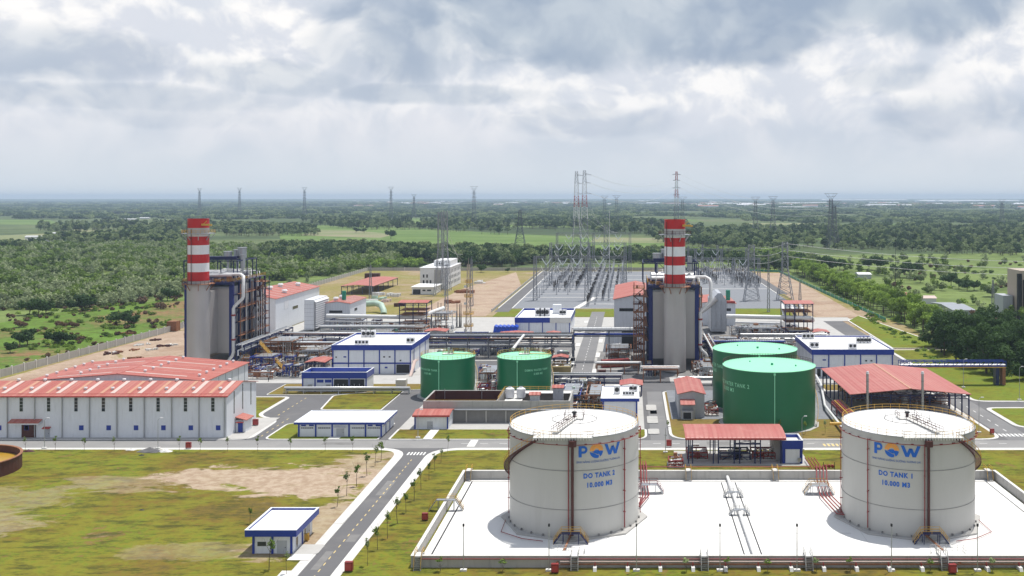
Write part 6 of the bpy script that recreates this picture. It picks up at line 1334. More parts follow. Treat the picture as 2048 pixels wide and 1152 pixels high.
# wires
def wire(label, p, q, sag, r_=.09, n_=10):
    p, q = Vector(p), Vector(q); pts = [p.lerp(q, i / n_) - Vector((0, 0, sag * 4 * (i / n_) * (1 - i / n_))) for i in range(n_ + 1)]
    pipe('power_line', label, pts, r_, 'lattice_white', 'power lines', 4, 'power line')
for k, (f, L) in enumerate(((.955, 6), (.87, 5), (.76, 6))):
    z = p3b[2] * f
    wire('%s power line from the top down, twin pylons to the pylon behind the chimney' % ordn(k + 1), (p3b[0] + L, p3b[1], z), (p4[0], p4[1], p4[2] * f), 14, .14)
    wire('%s power line from the top down, leaving the pylon behind the chimney to the right' % ordn(k + 1), (p4[0] + L, p4[1], p4[2] * f), (Xw(1665, 1290), 1290, 58 - k * 8), 16, .16)
for k in range(3):
    wire('%s power line from the top down, running right from the square headed tower' % ordn(k + 1), (pb[0] + 1, pb[1], pb[2] - 1 - k * 4), (330, 560, 30 - k * 4), 6, .09)
    wire('%s power line from the top down between the two towers right of the switchyard' % ordn(k + 1), (pa[0], pa[1], pa[2] - 1 - k * 5), (pb[0], pb[1], pb[2] - 1 - k * 4), 2, .07)
    wire('%s power line from the top down, dropping from the bare towers beside the white building' % ordn(k + 1), (Xw(888, 670), 670, 50 - k * 9), (Xw(925, 740), 740, 12 + 5 * k), 2, .07)
    wire('%s power line from the top down, from the twin pylons to the middle gantry' % ordn(k + 1), (p3a[0], p3a[1], 70 - k * 9), (-42 + 8 * k, 731, 31), 5, .05)
    wire('%s power line from the top down, from the twin pylons to the far gantry' % ordn(k + 1), (p3b[0], p3b[1], 66 - k * 9), (-18 + 5 * k, 850, 34), 4, .05)
# boundary wall
def bwall(name, label, pts, h, m='concrete_wall', post=5.0, pm='kerb', maxp=70):
    T = thing(name, label, 'fence', (*pts[0], -.3)); b = B(); P_ = []
    for a, c in zip(pts, pts[1:]):
        a, c = Vector((*a, 0)), Vector((*c, 0)); b.bar(a + Vector((0, 0, h / 2 - .2)), c + Vector((0, 0, h / 2 - .2)), .18, h + .3)
        n_ = max(1, int((c - a).length / post))
        for i in range(n_): P_.append(a.lerp(c, i / n_))
    b.done('panel', m, T)
    for p in P_[:maxp]: bb = B(); bb.box(p.x - .22, p.x + .22, p.y - .22, p.y + .22, -.4, h + .35); bb.done('post', pm, T)
    return T
bwall('boundary_fence', 'pale concrete boundary fence with posts running from the left edge past the left chimney', [(-224.6, 300), (-224.6, 356), (-219.6, 479), (-228, 735), (-230, 876)], 2.7, post=6.5, maxp=95)
bwall('boundary_fence', 'long dark boundary wall across the back of the site', [(-230, 877), (-100, 877), (104, 877)], 2.6, post=30)
bwall('boundary_fence', 'low boundary wall beside the switchyard service road', [(-77.5, 560), (-77.5, 870)], 1.4, post=40)
bwall('boundary_fence', 'green netted low fence behind the dirt strip on the right', [(104, 872), (128, 860), (131, 640), (133, 520)], 1.5, 'teal', 12)
# ================================================================== VEGETATION
def leafmesh(name, n_, lobes, size, seed, m, trunk=None, squash=.8):
    """many small bent leaf faces spread through overlapping lobes (unit: metres)"""
    rr = random.Random(seed); v = []; f = []
    for i in range(n_):
        cx, cy, cz, cr = rr.choices(lobes, [l[3] ** 2 for l in lobes])[0]
        d = Vector((rr.gauss(0, 1), rr.gauss(0, 1), rr.gauss(0, 1) * squash)).normalized(); q = cr * (.45 + .6 * rr.random() ** .6)
        if d.z < -.5: q *= .6
        p = Vector((cx, cy, cz)) + Vector((d.x * q, d.y * q, d.z * q * squash))
        nrm = (d + Vector((rr.gauss(0, .6), rr.gauss(0, .6), rr.gauss(0, .6) + .35))).normalized(); a = nrm.cross(Vector((rr.gauss(0, 1), rr.gauss(0, 1), rr.gauss(0, 1)))).normalized(); c = nrm.cross(a)
        s_ = size * rr.uniform(.6, 1.35); o = len(v)
        v += [tuple(p - a * s_), tuple(p - c * s_ * .55 + nrm * s_ * .15), tuple(p + a * s_), tuple(p + c * s_ * .55 + nrm * s_ * .15)]; f += [(o, o + 1, o + 2), (o, o + 2, o + 3)]
    b = B(); b.v = v; b.f = f; b.m = [0] * len(f); b.s = [False] * len(f)
    if trunk: b.k = 1; b.cyl(0, 0, 0, trunk[0], trunk[1], 6, r1=trunk[1] * .5, cap=False)
    me = bpy.data.meshes.new(name); me.from_pydata([tuple(x) for x in b.v], [], b.f); me.materials.append(M[m]); me.materials.append(M['bark']); me.polygons.foreach_set('material_index', b.m); me.update(); return me
def rlobes(seed, n_, W, z0, z1, r0, r1):
    rr = random.Random(seed); L = [(0, 0, (z0 + z1) / 2, (r0 + r1) / 2)]
    for i in range(n_): a = rr.uniform(0, 6.283); d = W * rr.uniform(.3, 1); z = rr.uniform(z0, z1); L.append((math.cos(a) * d, math.sin(a) * d, z, rr.uniform(r0, r1) * (1 - .3 * (z - z0) / (z1 - z0 + .01))))
    return L
def forest(name, label, pts, spacing, meshes, smin, smax, seed, dens=None, z=-.35):
    """a wood that reads as one mass: instances of leafy crowns on points scattered inside a ground outline"""
    from mathutils import noise
    rr = random.Random(seed); P = [G(x, y)[:2] if y < 3000 else (x, y) for x, y in pts] if not isinstance(pts[0], Vector) else [(p.x, p.y) for p in pts]
    xs_ = [p[0] for p in P]; ys_ = [p[1] for p in P]; vs = []; area = abs(sum(P[i - 1][0] * P[i][1] - P[i][0] * P[i - 1][1] for i in range(len(P)))) / 2
    def inside(x, y):
        c = False
        for i in range(len(P)):
            (xa, ya), (xb, yb) = P[i - 1], P[i]
            if (ya > y) != (yb > y) and x < (xb - xa) * (y - ya) / (yb - ya) + xa: c = not c
        return c
    want = int(area / spacing ** 2); tries = 0
    while len(vs) < want and tries < want * 8:
        tries += 1; x = rr.uniform(min(xs_), max(xs_)); y = rr.uniform(min(ys_), max(ys_))
        if abs(x - (1024 - PX) * y / F) > .56 * y + 40 or not inside(x, y): continue
        if dens:
            nv = noise.noise(Vector((x / dens[0], y / dens[0], seed))) + .5 * noise.noise(Vector((x / dens[0] * 3, y / dens[0] * 3, seed)))
            if nv < dens[1]: want -= 1; continue
        vs.append((x, y, z))
    me = bpy.data.meshes.new(name); me.from_pydata(vs, [], [])
    for nm, fn in (('rot', lambda: rr.uniform(0, 6.28)), ('scl', lambda: rr.uniform(smin, smax)), ('idx', lambda: rr.randrange(len(meshes)))):
        at = me.attributes.new(nm, 'FLOAT', 'POINT'); at.data.foreach_set('value', [float(fn()) for _ in vs])
    o = bpy.data.objects.new(name, me); C.objects.link(o); tag(o, label, kind='stuff')
    ng = bpy.data.node_groups.new(name, 'GeometryNodeTree'); ng.interface.new_socket('Geometry', in_out='INPUT', socket_type='NodeSocketGeometry'); ng.interface.new_socket('Geometry', in_out='OUTPUT', socket_type='NodeSocketGeometry')
    gi = ng.nodes.new('NodeGroupInput'); go = ng.nodes.new('NodeGroupOutput'); jn = ng.nodes.new('GeometryNodeJoinGeometry')
    def attr(nm): a = ng.nodes.new('GeometryNodeInputNamedAttribute'); a.data_type = 'FLOAT'; a.inputs[0].default_value = nm; return a.outputs[0]
    cv = ng.nodes.new('ShaderNodeCombineXYZ'); ng.links.new(attr('rot'), cv.inputs[2])
    for i, src in enumerate(meshes):
        oi = ng.nodes.new('GeometryNodeObjectInfo'); oi.inputs[0].default_value = src; oi.inputs['As Instance'].default_value = True
        cmp_ = ng.nodes.new('FunctionNodeCompare'); cmp_.data_type = 'FLOAT'; cmp_.operation = 'EQUAL'; ng.links.new(attr('idx'), cmp_.inputs[0]); cmp_.inputs[1].default_value = float(i); cmp_.inputs['Epsilon'].default_value = .1
        ip = ng.nodes.new('GeometryNodeInstanceOnPoints'); ng.links.new(gi.outputs[0], ip.inputs['Points']); ng.links.new(cmp_.outputs[0], ip.inputs['Selection']); ng.links.new(oi.outputs['Geometry'], ip.inputs['Instance'])
        ng.links.new(cv.outputs[0], ip.inputs['Rotation']); ng.links.new(attr('scl'), ip.inputs['Scale']); ng.links.new(ip.outputs[0], jn.inputs[0])
    ng.links.new(jn.outputs[0], go.inputs[0]); md = o.modifiers.new('scatter', 'NODES'); md.node_group = ng
    return len(vs)
def src(me): return bpy.data.objects.new(me.name, me)
SH = [src(leafmesh('shrub_mass', 260, rlobes(30 + k, 5, 1.7, 1.2, 4.0, .7, 1.4), .42, k, m, None, 1.15)) for k, m in enumerate(('leaf_grey', 'leaf_forest', 'leaf'))]
SHB = [src(leafmesh('shrub_mass', 110, rlobes(40 + k, 3, 1.3, .6, 1.4, .8, 1.4), .5, k, m)) for k, m in enumerate(('leaf_lime', 'leaf', 'leaf_brown'))]
TR = [src(leafmesh('wood_tree', 300, rlobes(50 + k, 5, 2.6, 5.0, 9.5, 1.7, 2.8), .85, k, m, (6, .25))) for k, m in enumerate(('leaf_forest', 'leaf_dark', 'leaf_forest'))]
TD = [src(leafmesh('wood_tree', 300, rlobes(60 + k, 5, 2.8, 4.0, 10, 1.8, 3.0), .9, k, m, (6, .25))) for k, m in enumerate(('leaf_dark', 'leaf_dark', 'leaf_forest'))]
TL = [src(leafmesh('wood_tree', 220, rlobes(70 + k, 4, 2.2, 2.0, 4.6, 1.5, 2.4), .8, k, m)) for k, m in enumerate(('leaf', 'leaf_lime'))]
CL = [src(leafmesh('wood_clump', 260, [(random.Random(80 + k + j).uniform(-9, 9), random.Random(90 + k + j * 3).uniform(-9, 9), 3 + (j % 3), 4.2) for j in range(9)], 1.9, k, m)) for k, m in enumerate(('leaf_dark', 'leaf_dark', 'leaf_forest'))]
cnt = 0
cnt += forest('woodland', 'grey green scrubby woodland beyond the left fence', [(-80, 622), (170, 614), (260, 602), (360, 592), (520, 577), (640, 561), (735, 533), (800, 530), (800, 516), (560, 497), (350, 492), (-80, 492)], 6.0, SH + SH[:1] + TL[:1], .9, 2.1, 1, (45, -.12))
cnt += forest('woodland', 'taller trees mixed through the left woodland', [(-80, 615), (360, 588), (640, 556), (735, 530), (560, 500), (-80, 492)], 24, TR, .4, .7, 2, (70, .0))
cnt += forest('undergrowth', 'low green and brown bushes on the waste ground left of the fence', [(-60, 790), (0, 748), (338, 655), (360, 592), (260, 605), (170, 616), (-60, 625)], 4.8, SHB, .4, 1.1, 3, (26, .0))
cnt += forest('woodland', 'dark tree belt behind the site wall', [(520, 512), (640, 532), (720, 518), (850, 524), (900, 533), (1030, 533), (1078, 525), (1062, 511), (850, 505), (700, 499), (540, 500)], 6.6, TD, .85, 1.35, 4)
cnt += forest('woodland', 'lighter bushes on the near side of the dark tree belt', [(560, 560), (735, 536), (860, 534), (840, 528), (720, 519), (560, 530)], 6, TL, .8, 1.5, 5)
cnt += forest('woodland', 'dark trees behind the switchyard wall', [(1075, 524), (1290, 527), (1400, 524), (1480, 540), (1560, 545), (1630, 545), (1640, 532), (1480, 522), (1330, 512), (1080, 511)], 7.5, TD, .75, 1.25, 6, (50, -.25))
cnt += forest('plantation', 'bright green low plantation behind the right chimney', [(1240, 520), (1400, 522), (1560, 530), (1640, 520), (1560, 503), (1240, 500)], 5.5, TL + SH[:1], .7, 1.2, 7, (60, -.3))
cnt += forest('woodland', 'broad dark woods across the right middle distance', [(1330, 492), (1480, 500), (1700, 500), (1850, 506), (2120, 514), (2120, 460), (1700, 456), (1450, 458), (1290, 470)], 11, TD + TR[:1] + SH[:1], .7, 1.3, 8, (110, -.15))
cnt += forest('woodland', 'trees around the farmhouses on the left', [(60, 494), (360, 492), (390, 476), (300, 470), (100, 480)], 10, TR, .9, 1.4, 9, (60, -.1))
cnt += forest('woodland', 'tree patch at the left frame edge by the pale field', [(-80, 510), (60, 504), (50, 497), (-80, 497)], 9, TD, .9, 1.3, 10)
cnt += forest('plantation', 'dense square plantation right of the left chimney top', [(452, 473), (642, 472), (625, 456), (452, 452)], 12, TR, 1.0, 1.3, 11)
cnt += forest('woodland', 'blue green tree strips beyond the left fields', [(-80, 468), (230, 469), (330, 472), (450, 470), (560, 450), (330, 447), (120, 452), (-80, 454)], 15, TR, 1, 1.5, 12, (200, .08))
cnt += forest('woodland', 'blue green tree strips beyond the central fields', [(640, 456), (1000, 469), (1300, 468), (1450, 456), (1300, 446), (900, 442), (600, 441)], 16, TR + TD[:1], 1, 1.6, 13, (220, .06))
cnt += forest('bushes', 'scattered bushes over the right meadow', [(1600, 560), (1800, 650), (2110, 690), (2110, 530), (1800, 515), (1640, 525)], 13, SHB + SH, .8, 2.0, 14, (60, .0))
cnt += forest('bushes', 'rough bushes along the foot of the roadside trees', [(1640, 560), (1735, 640), (1890, 742), (1930, 742), (1760, 636), (1660, 560)], 3.4, SHB[:2], .4, .95, 15, (20, -.2))
cnt += forest('woodland', 'blue distant forest filling the plain up to the far towns', [(-80, 442), (600, 438), (1300, 444), (2130, 458), (2130, 425), (1300, 414), (-80, 416)], 30, CL, .9, 1.6, 16, (430, -.02))
cnt += forest('woodland', 'hazy forest below the horizon', [(-80, 416), (1300, 414), (2130, 425), (2130, 403), (-80, 401)], 75, CL, 1.4, 2.6, 17, (1400, -.05))
cnt += forest('undergrowth', 'brown and grey thicket along the near edge of the left woodland', [(-80, 624), (170, 616), (360, 600), (360, 575), (100, 580), (-80, 588)], 4.6, SHB[2:] + SH[:1], .9, 1.9, 19, (40, -.25))
print('forest instances', cnt)
# individual trees
def tree(name, label, cat, me_crown, th, tr, loc, group=None, tm='bark'):
    T = thing(name, label, cat, loc, group); o = bpy.data.objects.new('crown', me_crown); C.objects.link(o); o.parent = T
    b = B(); b.tube([(0, 0, -.1), (.12, .05, th * .5), (0, .1, th)], [tr, tr * .75, tr * .45], 7)
    for a in (0, 2.1, 4.2): b.tube([(0, .05, th * .6), (math.cos(a) * th * .14, math.sin(a) * th * .14, th * .85), (math.cos(a) * th * .26, math.sin(a) * th * .26, th * 1.15)], [tr * .5, tr * .35, tr * .15], 5)
    k_ = b.done('trunk', tm); k_.parent = T; return T
rr = random.Random(21)
AV = [leafmesh('crown', 1700, rlobes(100 + k, 9, 3.6, 5.2, 10.8, 1.7, 2.8), .42, k, m) for k, m in enumerate(('leaf_lime', 'leaf_lime', 'leaf', 'leaf_lime'))]
GR = [leafmesh('crown', 2000, rlobes(110 + k, 12, 4.2, 3.2, 15, 2.2, 3.6), .5, k, 'leaf_dark') for k in range(3)]
protos = [None] * 8; n1 = 0; y = 436
def place(kind, meshes, th, tr, loc, label, name, cat, group, s_, off):
    i = off + rr.randrange(len(meshes))
    if protos[i] is None: protos[i] = tree(name, label, cat, meshes[i - off], th, tr, loc, group); T = protos[i]; T.scale = (s_, s_, s_ * rr.uniform(.92, 1.1))
    else: T = dup(protos[i], loc, label, rr.uniform(0, 6.28), (s_, s_, s_ * rr.uniform(.9, 1.12)))
    return T
while y < 860:
    n1 += 1; place('a', AV, 6.2, .24, (141 + rr.uniform(-1.2, 1.2), y, -.2), '%s leafy tree of the near avenue row, counting back from the dark grove' % ordn(n1), 'avenue_tree', 'tree', 'near row of avenue trees', rr.uniform(.85, 1.15), 0); y += rr.uniform(7, 9.4)
y = 440; n1 = 0
while y < 860:
    n1 += 1; place('a', AV, 6.2, .24, (149 + rr.uniform(-1.5, 1.5), y, -.2), '%s leafy tree of the far avenue row, counting back from the dark grove' % ordn(n1), 'avenue_tree', 'tree', 'far row of avenue trees', rr.uniform(.85, 1.2), 0); y += rr.uniform(8, 12)
gl = []
for i in range(9):
    for j in range(7):
        Y = 352 + j * 12.5 + rr.uniform(-3, 3); X = 128 + i * 7.0 + rr.uniform(-2.2, 2.2) - max(0, (Y - 370)) * .0 + (360 - Y if Y < 360 else 0) * .3
        gl.append((X, Y))
for j in range(7):
    for i, (X, Y) in enumerate(sorted(gl[j::7])):
        place('g', GR, 8, .4, (X, Y, -.2), '%s dark green tree from the left in the %s rank of the grove' % (ordn(i + 1), ordn(j + 1)), 'grove_tree', 'tree', 'dark grove trees', rr.uniform(.85, 1.15), 4)
# lone trees and bushes in the fields
BT = leafmesh('crown', 900, rlobes(130, 7, 3.4, 2.2, 5.5, 1.6, 2.6), .55, 3, 'leaf_dark'); BM = leafmesh('crown', 800, rlobes(131, 6, 3.0, 2.0, 5, 1.5, 2.4), .55, 4, 'leaf_forest'); BB = leafmesh('crown', 500, rlobes(132, 5, 2.0, .8, 2.4, 1.0, 1.7), .5, 5, 'leaf_brown')
lone = [(1660, 545, 2.2, 0, 'big dark tree at the far end of the avenue'), (1640, 540, 2.0, 0, 'second big dark tree at the far end of the avenue'), (1680, 540, 1.6, 0, 'round dark tree left of the white shed in the meadow'), (1755, 541, 2.0, 0, 'large dark tree right of the white shed in the meadow'), (1738, 539, 1.5, 0, 'dark tree directly beside the white shed'), (1800, 556, 1.8, 0, 'dark tree at the left of the meadow clump'), (1822, 555, 2.1, 0, 'tallest dark tree of the meadow clump'), (1840, 566, 1.3, 1, 'mid green bush below the meadow clump'),
    (1882, 557, 1.6, 1, 'lone round tree in the middle of the right meadow'), (1902, 572, 1.5, 0, 'dark bush right of the lone round meadow tree'), (1918, 578, 1.2, 0, 'smaller dark bush of the right meadow pair'), (1934, 582, 1.2, 0, 'dark bush next to the hedge end in the right meadow'), (1948, 581, 1.1, 0, 'last dark bush of the meadow string'), (1985, 594, 1.5, 1, 'round bush near the lattice mast on the right meadow'), (1862, 586, 1.0, 1, 'small bush above the grey long roof'),
    (60, 630, 1.3, 0, 'dark tree at the left end of the waste ground group'), (78, 632, 1.5, 0, 'tallest dark tree of the waste ground group'), (92, 630, 1.2, 0, 'dark tree at the right end of the waste ground group'), (165, 622, 1.5, 0, 'broad dark tree at the wood edge left of the chimney'), (140, 622, 1.0, 0, 'smaller dark tree at the wood edge'), (232, 648, 1.0, 0, 'dark bush on the green slope left of the chimney'), (250, 650, 1.15, 0, 'bushy dark tree on the green slope left of the chimney'), (268, 652, .9, 0, 'right hand dark bush on the green slope'),
    (38, 655, 1.1, 2, 'brown leafed bush on the waste ground'), (120, 655, 1.0, 2, 'reddish brown thicket on the waste ground'), (145, 655, .9, 2, 'second reddish thicket on the waste ground'), (40, 694, 1.0, 0, 'dark bush near the fence at the left edge'), (55, 690, 1.1, 0, 'wide dark bush near the fence at the left edge'), (110, 692, 1.0, 0, 'dark bush beside the pale rock near the fence'), (128, 690, .9, 0, 'dark bush nearest the fence bend'), (20, 706, .7, 0, 'small round dark bush close to the fence'),
    (320, 618, 1.2, 2, 'purple brown tree just left of the chimney platform'), (335, 602, 1.3, 0, 'dark tree just behind the chimney'), (962, 545, 1.1, 0, 'round dark bush before the back wall right of the white building'), (1016, 545, .6, 0, 'small bush before the back wall'), (782, 478, 2.2, 0, 'round dark tree alone in the far green field'), (712, 466, 1.6, 0, 'small tree in the far green field'), (728, 466, 1.4, 0, 'second small tree in the far green field'), (930, 530, 1.8, 1, 'tree standing at the end of the dark belt'), (1085, 520, 2.2, 0, 'tall palm like dark tree left of the switchyard')]
for px, py, s_, k, lab in lone:
    x, Y, z = G(px, py, -.3); T = tree('field_tree' if k < 2 else 'field_bush', lab, 'tree' if k < 2 else 'bush', (BT, BM, BB)[k], 2.2, .2, (x, Y, z)); T.scale = (s_,) * 3; T.rotation_euler = (0, 0, px)
# young staked trees by the straight road
YC = [leafmesh('crown', 90, rlobes(140 + k, 3, .35, 3.0, 4.8, .35, .6), .22, k, m) for k, m in enumerate(('leaf', 'leaf_forest', 'leaf'))]
right = [(895, 905), (882, 926), (870, 942), (858, 960), (842, 981), (828, 1002), (812, 1025), (795, 1047), (775, 1077), (755, 1100), (735, 1131)]; left_ = [(762, 922), (750, 932), (734, 952), (713, 973), (693, 992), (674, 1014), (500, 1048), (573, 1148), (538, 1140)]
for side, L in (('right', right), ('left', left_)):
    for i, (px, py) in enumerate(L):
        x, Y, z = G(px, py, .17); lab = '%s young staked tree %s of the straight road, counted from the junction' % (ordn(i + 1), side)
        T = tree('young_tree', lab, 'young tree', YC[i % 3], 4.4, .06, (x, Y, z), 'young trees by the straight road'); T.rotation_euler = (rr.uniform(-.06, .06), rr.uniform(-.06, .06), i * 1.3); q_ = rr.uniform(.7, 1.15); T.scale = (q_ * rr.uniform(.6, 1.2), q_, q_)
for i, px in enumerate((50, 110, 168, 228, 358, 400, 455, 515, 580, 650, 705, 1110 - 75, 1336, 1560, 1610, 1650)):
    Y = Yd(903 if px < 1200 else 868, .17); x = Xw(px, Y); T = tree('sapling', '%s thin sapling from the left beside the cross road' % ordn(i + 1), 'young tree', YC[(i + 1) % 3], 3.4, .05, (x, Y, .17), 'thin saplings beside the cross road'); T.scale = (.8, .8, .8)
for i, px in enumerate((1005, 1372, 1455, 1535, 1632, 1700, 1860, 1985, 880)):
    x = Xw(px, 170.6); T = tree('hedge_sapling', '%s small bushy sapling from the left at the front bund wall foot' % ordn(i + 1), 'young tree', YC[i % 3], 2.6, .05, (x, 170.6, .17), 'saplings at the front bund wall'); T.scale = (1.1, 1.1, .5)
for px, py in ((775, 440), ): pass
# ================================================================== FAR HOUSES AND SMALL THINGS
def house(label, x, y, L, w_, h, rm, name='farmhouse', z=-.3, wall='house_white', group=None, rise=1.2):
    T = thing(name, label, 'house', (x, y, z), group); b = B(); b.box(x - L / 2, x + L / 2, y - w_ / 2, y + w_ / 2, z, z + h); b.done('wall', wall, T)
    b = B(); b.prismx([(y - w_ / 2 - .5, z + h), (y + w_ / 2 + .5, z + h), (y, z + h + rise)], x - L / 2 - .5, x + L / 2 + .5); b.done('roof', rm, T); return T
for px, py, L, rm, lab in ((72, 478, 42, 'house_white', 'long white roofed barn in the pale left field'), (70, 484, 24, 'house_white', 'low white house below the long barn'), (90, 484, 20, 'house_red', 'tan roofed house beside the low white one'), (113, 471, 22, 'house_white', 'white house left of the farm trees'), (134, 480, 26, 'house_white', 'white gabled house at the edge of the farm trees'), (222, 478, 34, 'house_white', 'white roof peeping out of the farm trees'), (293, 491, 18, 'wall_grey', 'grey hut below the farm trees'), (307, 490, 26, 'house_white', 'pale gabled house below the farm trees'), (285, 468, 60, 'kerb', 'very long pale roof before the left chimney'), (125, 500, 22, 'house_white', 'small white roof among the near woods'), (95, 503, 16, 'house_white', 'smallest white roof among the near woods'),
    (140, 437, 40, 'house_white', 'white house row member far left'), (176, 437, 40, 'house_white', 'white far house left of the dark strip'), (258, 441, 60, 'house_white', 'far white farm roofs group front'), (290, 438, 40, 'house_white', 'far white house above the group'), (450, 437, 40, 'skylight', 'far cream house beyond the plantation'), (475, 436, 50, 'skylight', 'far cream barn beyond the plantation'), (1048, 516, 20, 'house_white', 'white roofed hut before the grey pylon'), (1024, 517, 14, 'house_white', 'small white hut left of the roofed one')):
    x, Y, z = G(px, py, -.3); house(lab, x, Y, L * .7, 9, 4, rm)
x, Y, z = G(1726, 556, -.3); house('white roofed metal shed standing in the right meadow', x, Y, 10, 14, 3.4, 'house_white', 'meadow_shed', rise=1.2, wall='wall_grey')
x, Y, z = G(1905, 622, -.3); house('long low grey roofed shed partly behind the avenue', x, Y, 12, 40, 2.8, 'galv', 'long_shed', wall='wall_grey')
x, Y, z = G(1848, 606, -.3); house('cream roofed house between avenue and hedge', x, Y, 12, 10, 3.4, 'skylight', 'roadside_house'); x, Y, z = G(1812, 598, -.3); house('small brick red hut between avenue and hedge', x, Y, 6, 6, 3, 'house_red', 'roadside_house', wall='house_red')
rr = random.Random(77); hp = []
for k in range(280):
    px = rr.choice([rr.uniform(1380, 2048), rr.uniform(1380, 2048), rr.uniform(1000, 1350), rr.uniform(700, 1000)]) ; py = rr.gauss(411 if px > 1380 else 407, 2.6); py = max(403, py); x, Y, z = G(px, py, -.3)
    if k == 0: T0 = house('tiny pale house of the far towns below the horizon', x, Y, 60, 30, 13, 'house_white', 'town_house', group='houses of the far towns', rise=3); T1 = T0
    elif k == 1: T1 = house('tiny pale house of the far towns below the horizon', x, Y, 70, 30, 11, 'house_red', 'town_house', group='houses of the far towns', rise=4)
    else: T = dup(T0 if k % 3 else T1, (x, Y, -.3)); s_ = rr.uniform(.6, 2.0); T.scale = (s_ * rr.uniform(.6, 1.8), s_, rr.uniform(.6, 1.3))
for k, (px, w_, h) in enumerate(((1730, 1300, 26), (1900, 900, 22), (1880, 500, 20), (1960, 1000, 24))):
    x, Y, z = G(px, 403.5 + k * .6, -.3); T = thing('factory_hall', '%s long white factory roof under the right horizon from the left' % ordn(k + 1), 'factory', (x, Y, -.3), 'far factory roofs'); b = B(); b.prismx([(Y, -.3), (Y + 200, -.3), (Y + 200, h), (Y + 100, h + 8), (Y, h)], x - w_ / 2, x + w_ / 2); b.done('hall', 'house_white', T)
# rusty open tank at the left edge
X_, Y_ = -155.6, 232.0; T = thing('settling_tank', 'round rust brown open tank holding ochre water, cut by the left edge', 'tank', (X_, Y_, .16))
b = B(); b.ring(X_, Y_, .1, 3.5, 12.2, 12.5, 56); b.done('tank_wall', 'brown', T); b = B(); b.cyl(X_, Y_, .1, 1.9, 12.15, 48); b.done('water_surface', 'pond', T); b = B(); b.ring(X_, Y_, 3.5, 3.65, 12.1, 12.7, 56); b.done('rim', 'rust', T)
# red fire boxes, hydrants, rocks
def hydrant(label, x, y, z=.17, s_=1.0, name='fire_box'):
    T = thing(name, label, 'fire cabinet', (x, y, z)); b = B(); b.cbox(x, y, z + .2, .9 * s_, .5 * s_, 1.0 * s_); b.done('cabinet', 'redpipe', T); b = B(); b.cbox(x, y - .27 * s_, z + .35, .7 * s_, .04, .7 * s_); b.done('door', 'red_trim', T); b = B()
    for a in (-.35, .35): b.bar((x + a * s_, y, z), (x + a * s_, y, z + .25), .1)
    b.done('leg', 'dark', T)
for px, py, s_, lab in ((377, 897, 1.4, 'red fire cabinet on the verge before the long warehouse'), (698, 1143, 1.5, 'red fire cabinet right of the straight road at the bottom'), (1110, 1146, 1.4, 'red fire cabinet before the front wall at the tank nearer the road'), (1905, 1147, 1.4, 'red fire cabinet before the front wall at the tank below the shed'), (1338, 893, 1.5, 'red fire cabinet left of the curved canopy'), (850, 1041, 1.3, 'red fire cabinet below the yellow step bridge by the road'), (1984, 868, 1.2, 'red hydrant box on the lawn corner behind DO TANK 1'), (511, 851, 1.6, 'red hydrant set beside the warehouse porch')):
    Y = Yd(py, .17); hydrant(lab, Xw(px, Y), Y, .17, s_)
T = thing('sign_rack', 'low rack with three round red drums behind the back bund wall', 'rack', (Xw(1658, 232), 232, .17)); b = B(); x = Xw(1658, 232)
for a in (-1.3, 1.3): b.bar((x + a, 232, .17), (x + a, 232, 2.6), .12)
b.bar((x - 1.3, 232, 1.2), (x + 1.3, 232, 1.2), .1); b.done('frame', 'dark', T)
for a in (-.8, 0, .8): b = B(); b.tube([(x + a, 231.6, 1.7), (x + a, 232.2, 1.7)], .36, 12); b.done('drum', 'redpipe', T)
rr = random.Random(6)
for i, (px, py, L, m) in enumerate(((742, 604, 9, 'kerb'), (758, 598, 7, 'mint'), (772, 603, 6, 'skylight'), (785, 592, 8, 'kerb'), (758, 590, 7, 'house_white'), (800, 612, 5, 'brown'), (905, 606, 8, 'rust'), (928, 585, 12, 'rust'), (960, 566, 10, 'kerb'), (880, 630, 6, 'kerb'))):
    Y = Yd(py); x = Xw(px, Y); T = thing('material_stack', '%s stack of building material from the left on the dry ground behind the halls' % ordn(sorted([742, 758, 772, 785, 758.5, 800, 905, 928, 960, 880]).index(px) + 1 + (1 if i == 4 else 0)), 'material stack', (x, Y, -.1), 'material stacks'); b = B()
    for q in range(8): b.cbox(x + rr.uniform(-.4, .4) * L, Y + rr.uniform(-3, 3), -.15, rr.uniform(.2, .6) * L, rr.uniform(1, 3), rr.uniform(.5, 2.2), rr.uniform(-.3, .3))
    b.done('pile', m, T)
rr = random.Random(5)
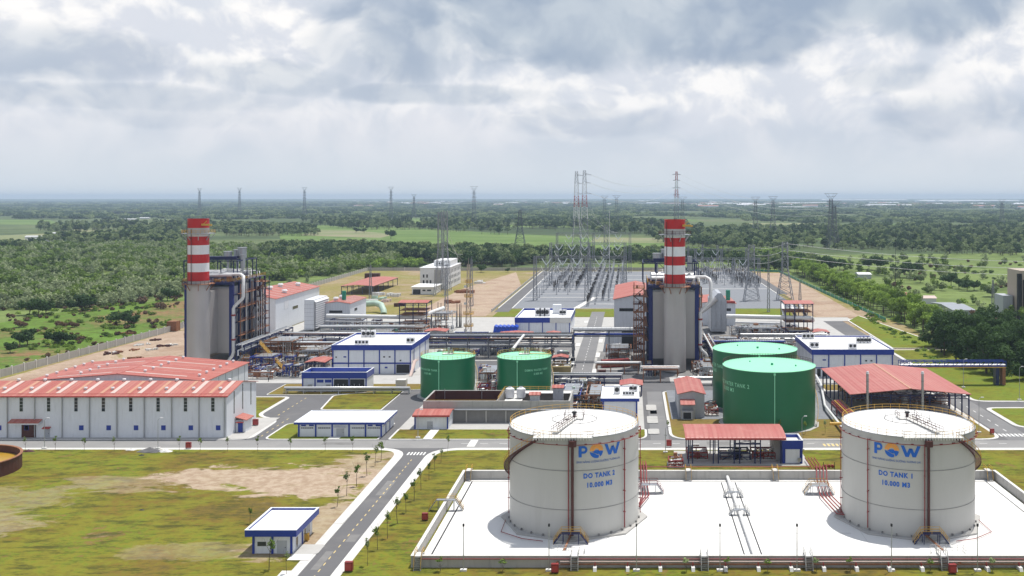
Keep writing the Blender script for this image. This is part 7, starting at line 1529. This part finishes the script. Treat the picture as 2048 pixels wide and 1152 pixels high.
for i, (px, py, s_) in enumerate(((255, 668, 1.4), (285, 690, 1.2), (218, 708, 1.5), (268, 700, .8), (300, 700, .9), (330, 692, 1.4), (240, 704, .6), (222, 706, .7), (315, 680, 1.0), (275, 716, 1.0), (345, 690, 1.2))):
    Y = Yd(py); x = Xw(px, Y); T = thing('scrap_pile', '%s scrap heap from the left on the dirt beside the left chimney' % ordn(sorted([255, 285, 218, 268, 300, 330, 240, 222, 315, 275, 345]).index(px) + 1), 'scrap heap', (x, Y, -.1), 'scrap heaps'); b = B()
    for q in range(9): b.cbox(x + rr.uniform(-2, 2) * s_, Y + rr.uniform(-2, 2) * s_, -.1, rr.uniform(.6, 3.2) * s_, rr.uniform(.3, .8), rr.uniform(.2, .8), rr.uniform(0, 3))
    b.done('scrap', ['rust', 'kerb', 'brown'][i % 3], T)
for i, (px, py, L, m) in enumerate(((300, 903, 6.5, 'asphalt'), (262, 900, 3.0, 'kerb'), (330, 903, 4, 'kerb'), (57, 903, 3.4, 'brown'), (283, 911, 1.6, 'dark'), (283, 1020, 1.2, 'dark'), (735, 830, 1.4, 'kerb'))):
    Y = Yd(py, .17); x = Xw(px, Y); lab = ['grey gravel heap', 'small pale rubble heap', 'long pale rubble spill', 'reddish soil mound', 'dark slab', 'small black plank', 'small white stone heap'][i] + [' on the verge before the long warehouse', ' left of the gravel heap', ' right of the gravel heap', ' at the left end of the verge', ' lying below the gravel heap', ' alone on the big lawn', ' on the lawn behind the substation building'][i]
    T = thing('rubble_heap', lab, 'heap', (x, Y, .17)); vs = []; fs = []; n_ = 14; k_ = 5
    for j in range(k_):
        for q in range(n_): a = 6.2832 * q / n_; rj = (1 - j / k_) * L / 2 * rr.uniform(.8, 1.1); vs.append((x + math.cos(a) * rj, Y + math.sin(a) * rj * .5, .17 + (j / k_) ** .8 * L * .16 * rr.uniform(.85, 1.1)))
    vs.append((x, Y, .17 + L * .17)); fs = [(j * n_ + q, j * n_ + (q + 1) % n_, (j + 1) * n_ + (q + 1) % n_, (j + 1) * n_ + q) for j in range(k_ - 1) for q in range(n_)] + [((k_ - 1) * n_ + q, (k_ - 1) * n_ + (q + 1) % n_, k_ * n_) for q in range(n_)]
    b = B(); b.add(vs, fs); b.done('heap', m, T)
# ================================================================== HAZE
hz = bpy.data.materials.new('haze'); hz.use_nodes = True; n = N(hz.node_tree)
pv = n.n('ShaderNodeVolumePrincipled', i={'Color': (.63, .80, 1.0, 1), 'Density': 0.000082, 'Anisotropy': 0.0})
n.link(pv.outputs[0], n.n('ShaderNodeOutputMaterial').inputs[1]); M['haze'] = hz
b = B(); b.box(-14200, 10200, -300, 18800, -1.5, 112); o = b.done('haze', 'haze'); tag(o, kind='stuff')
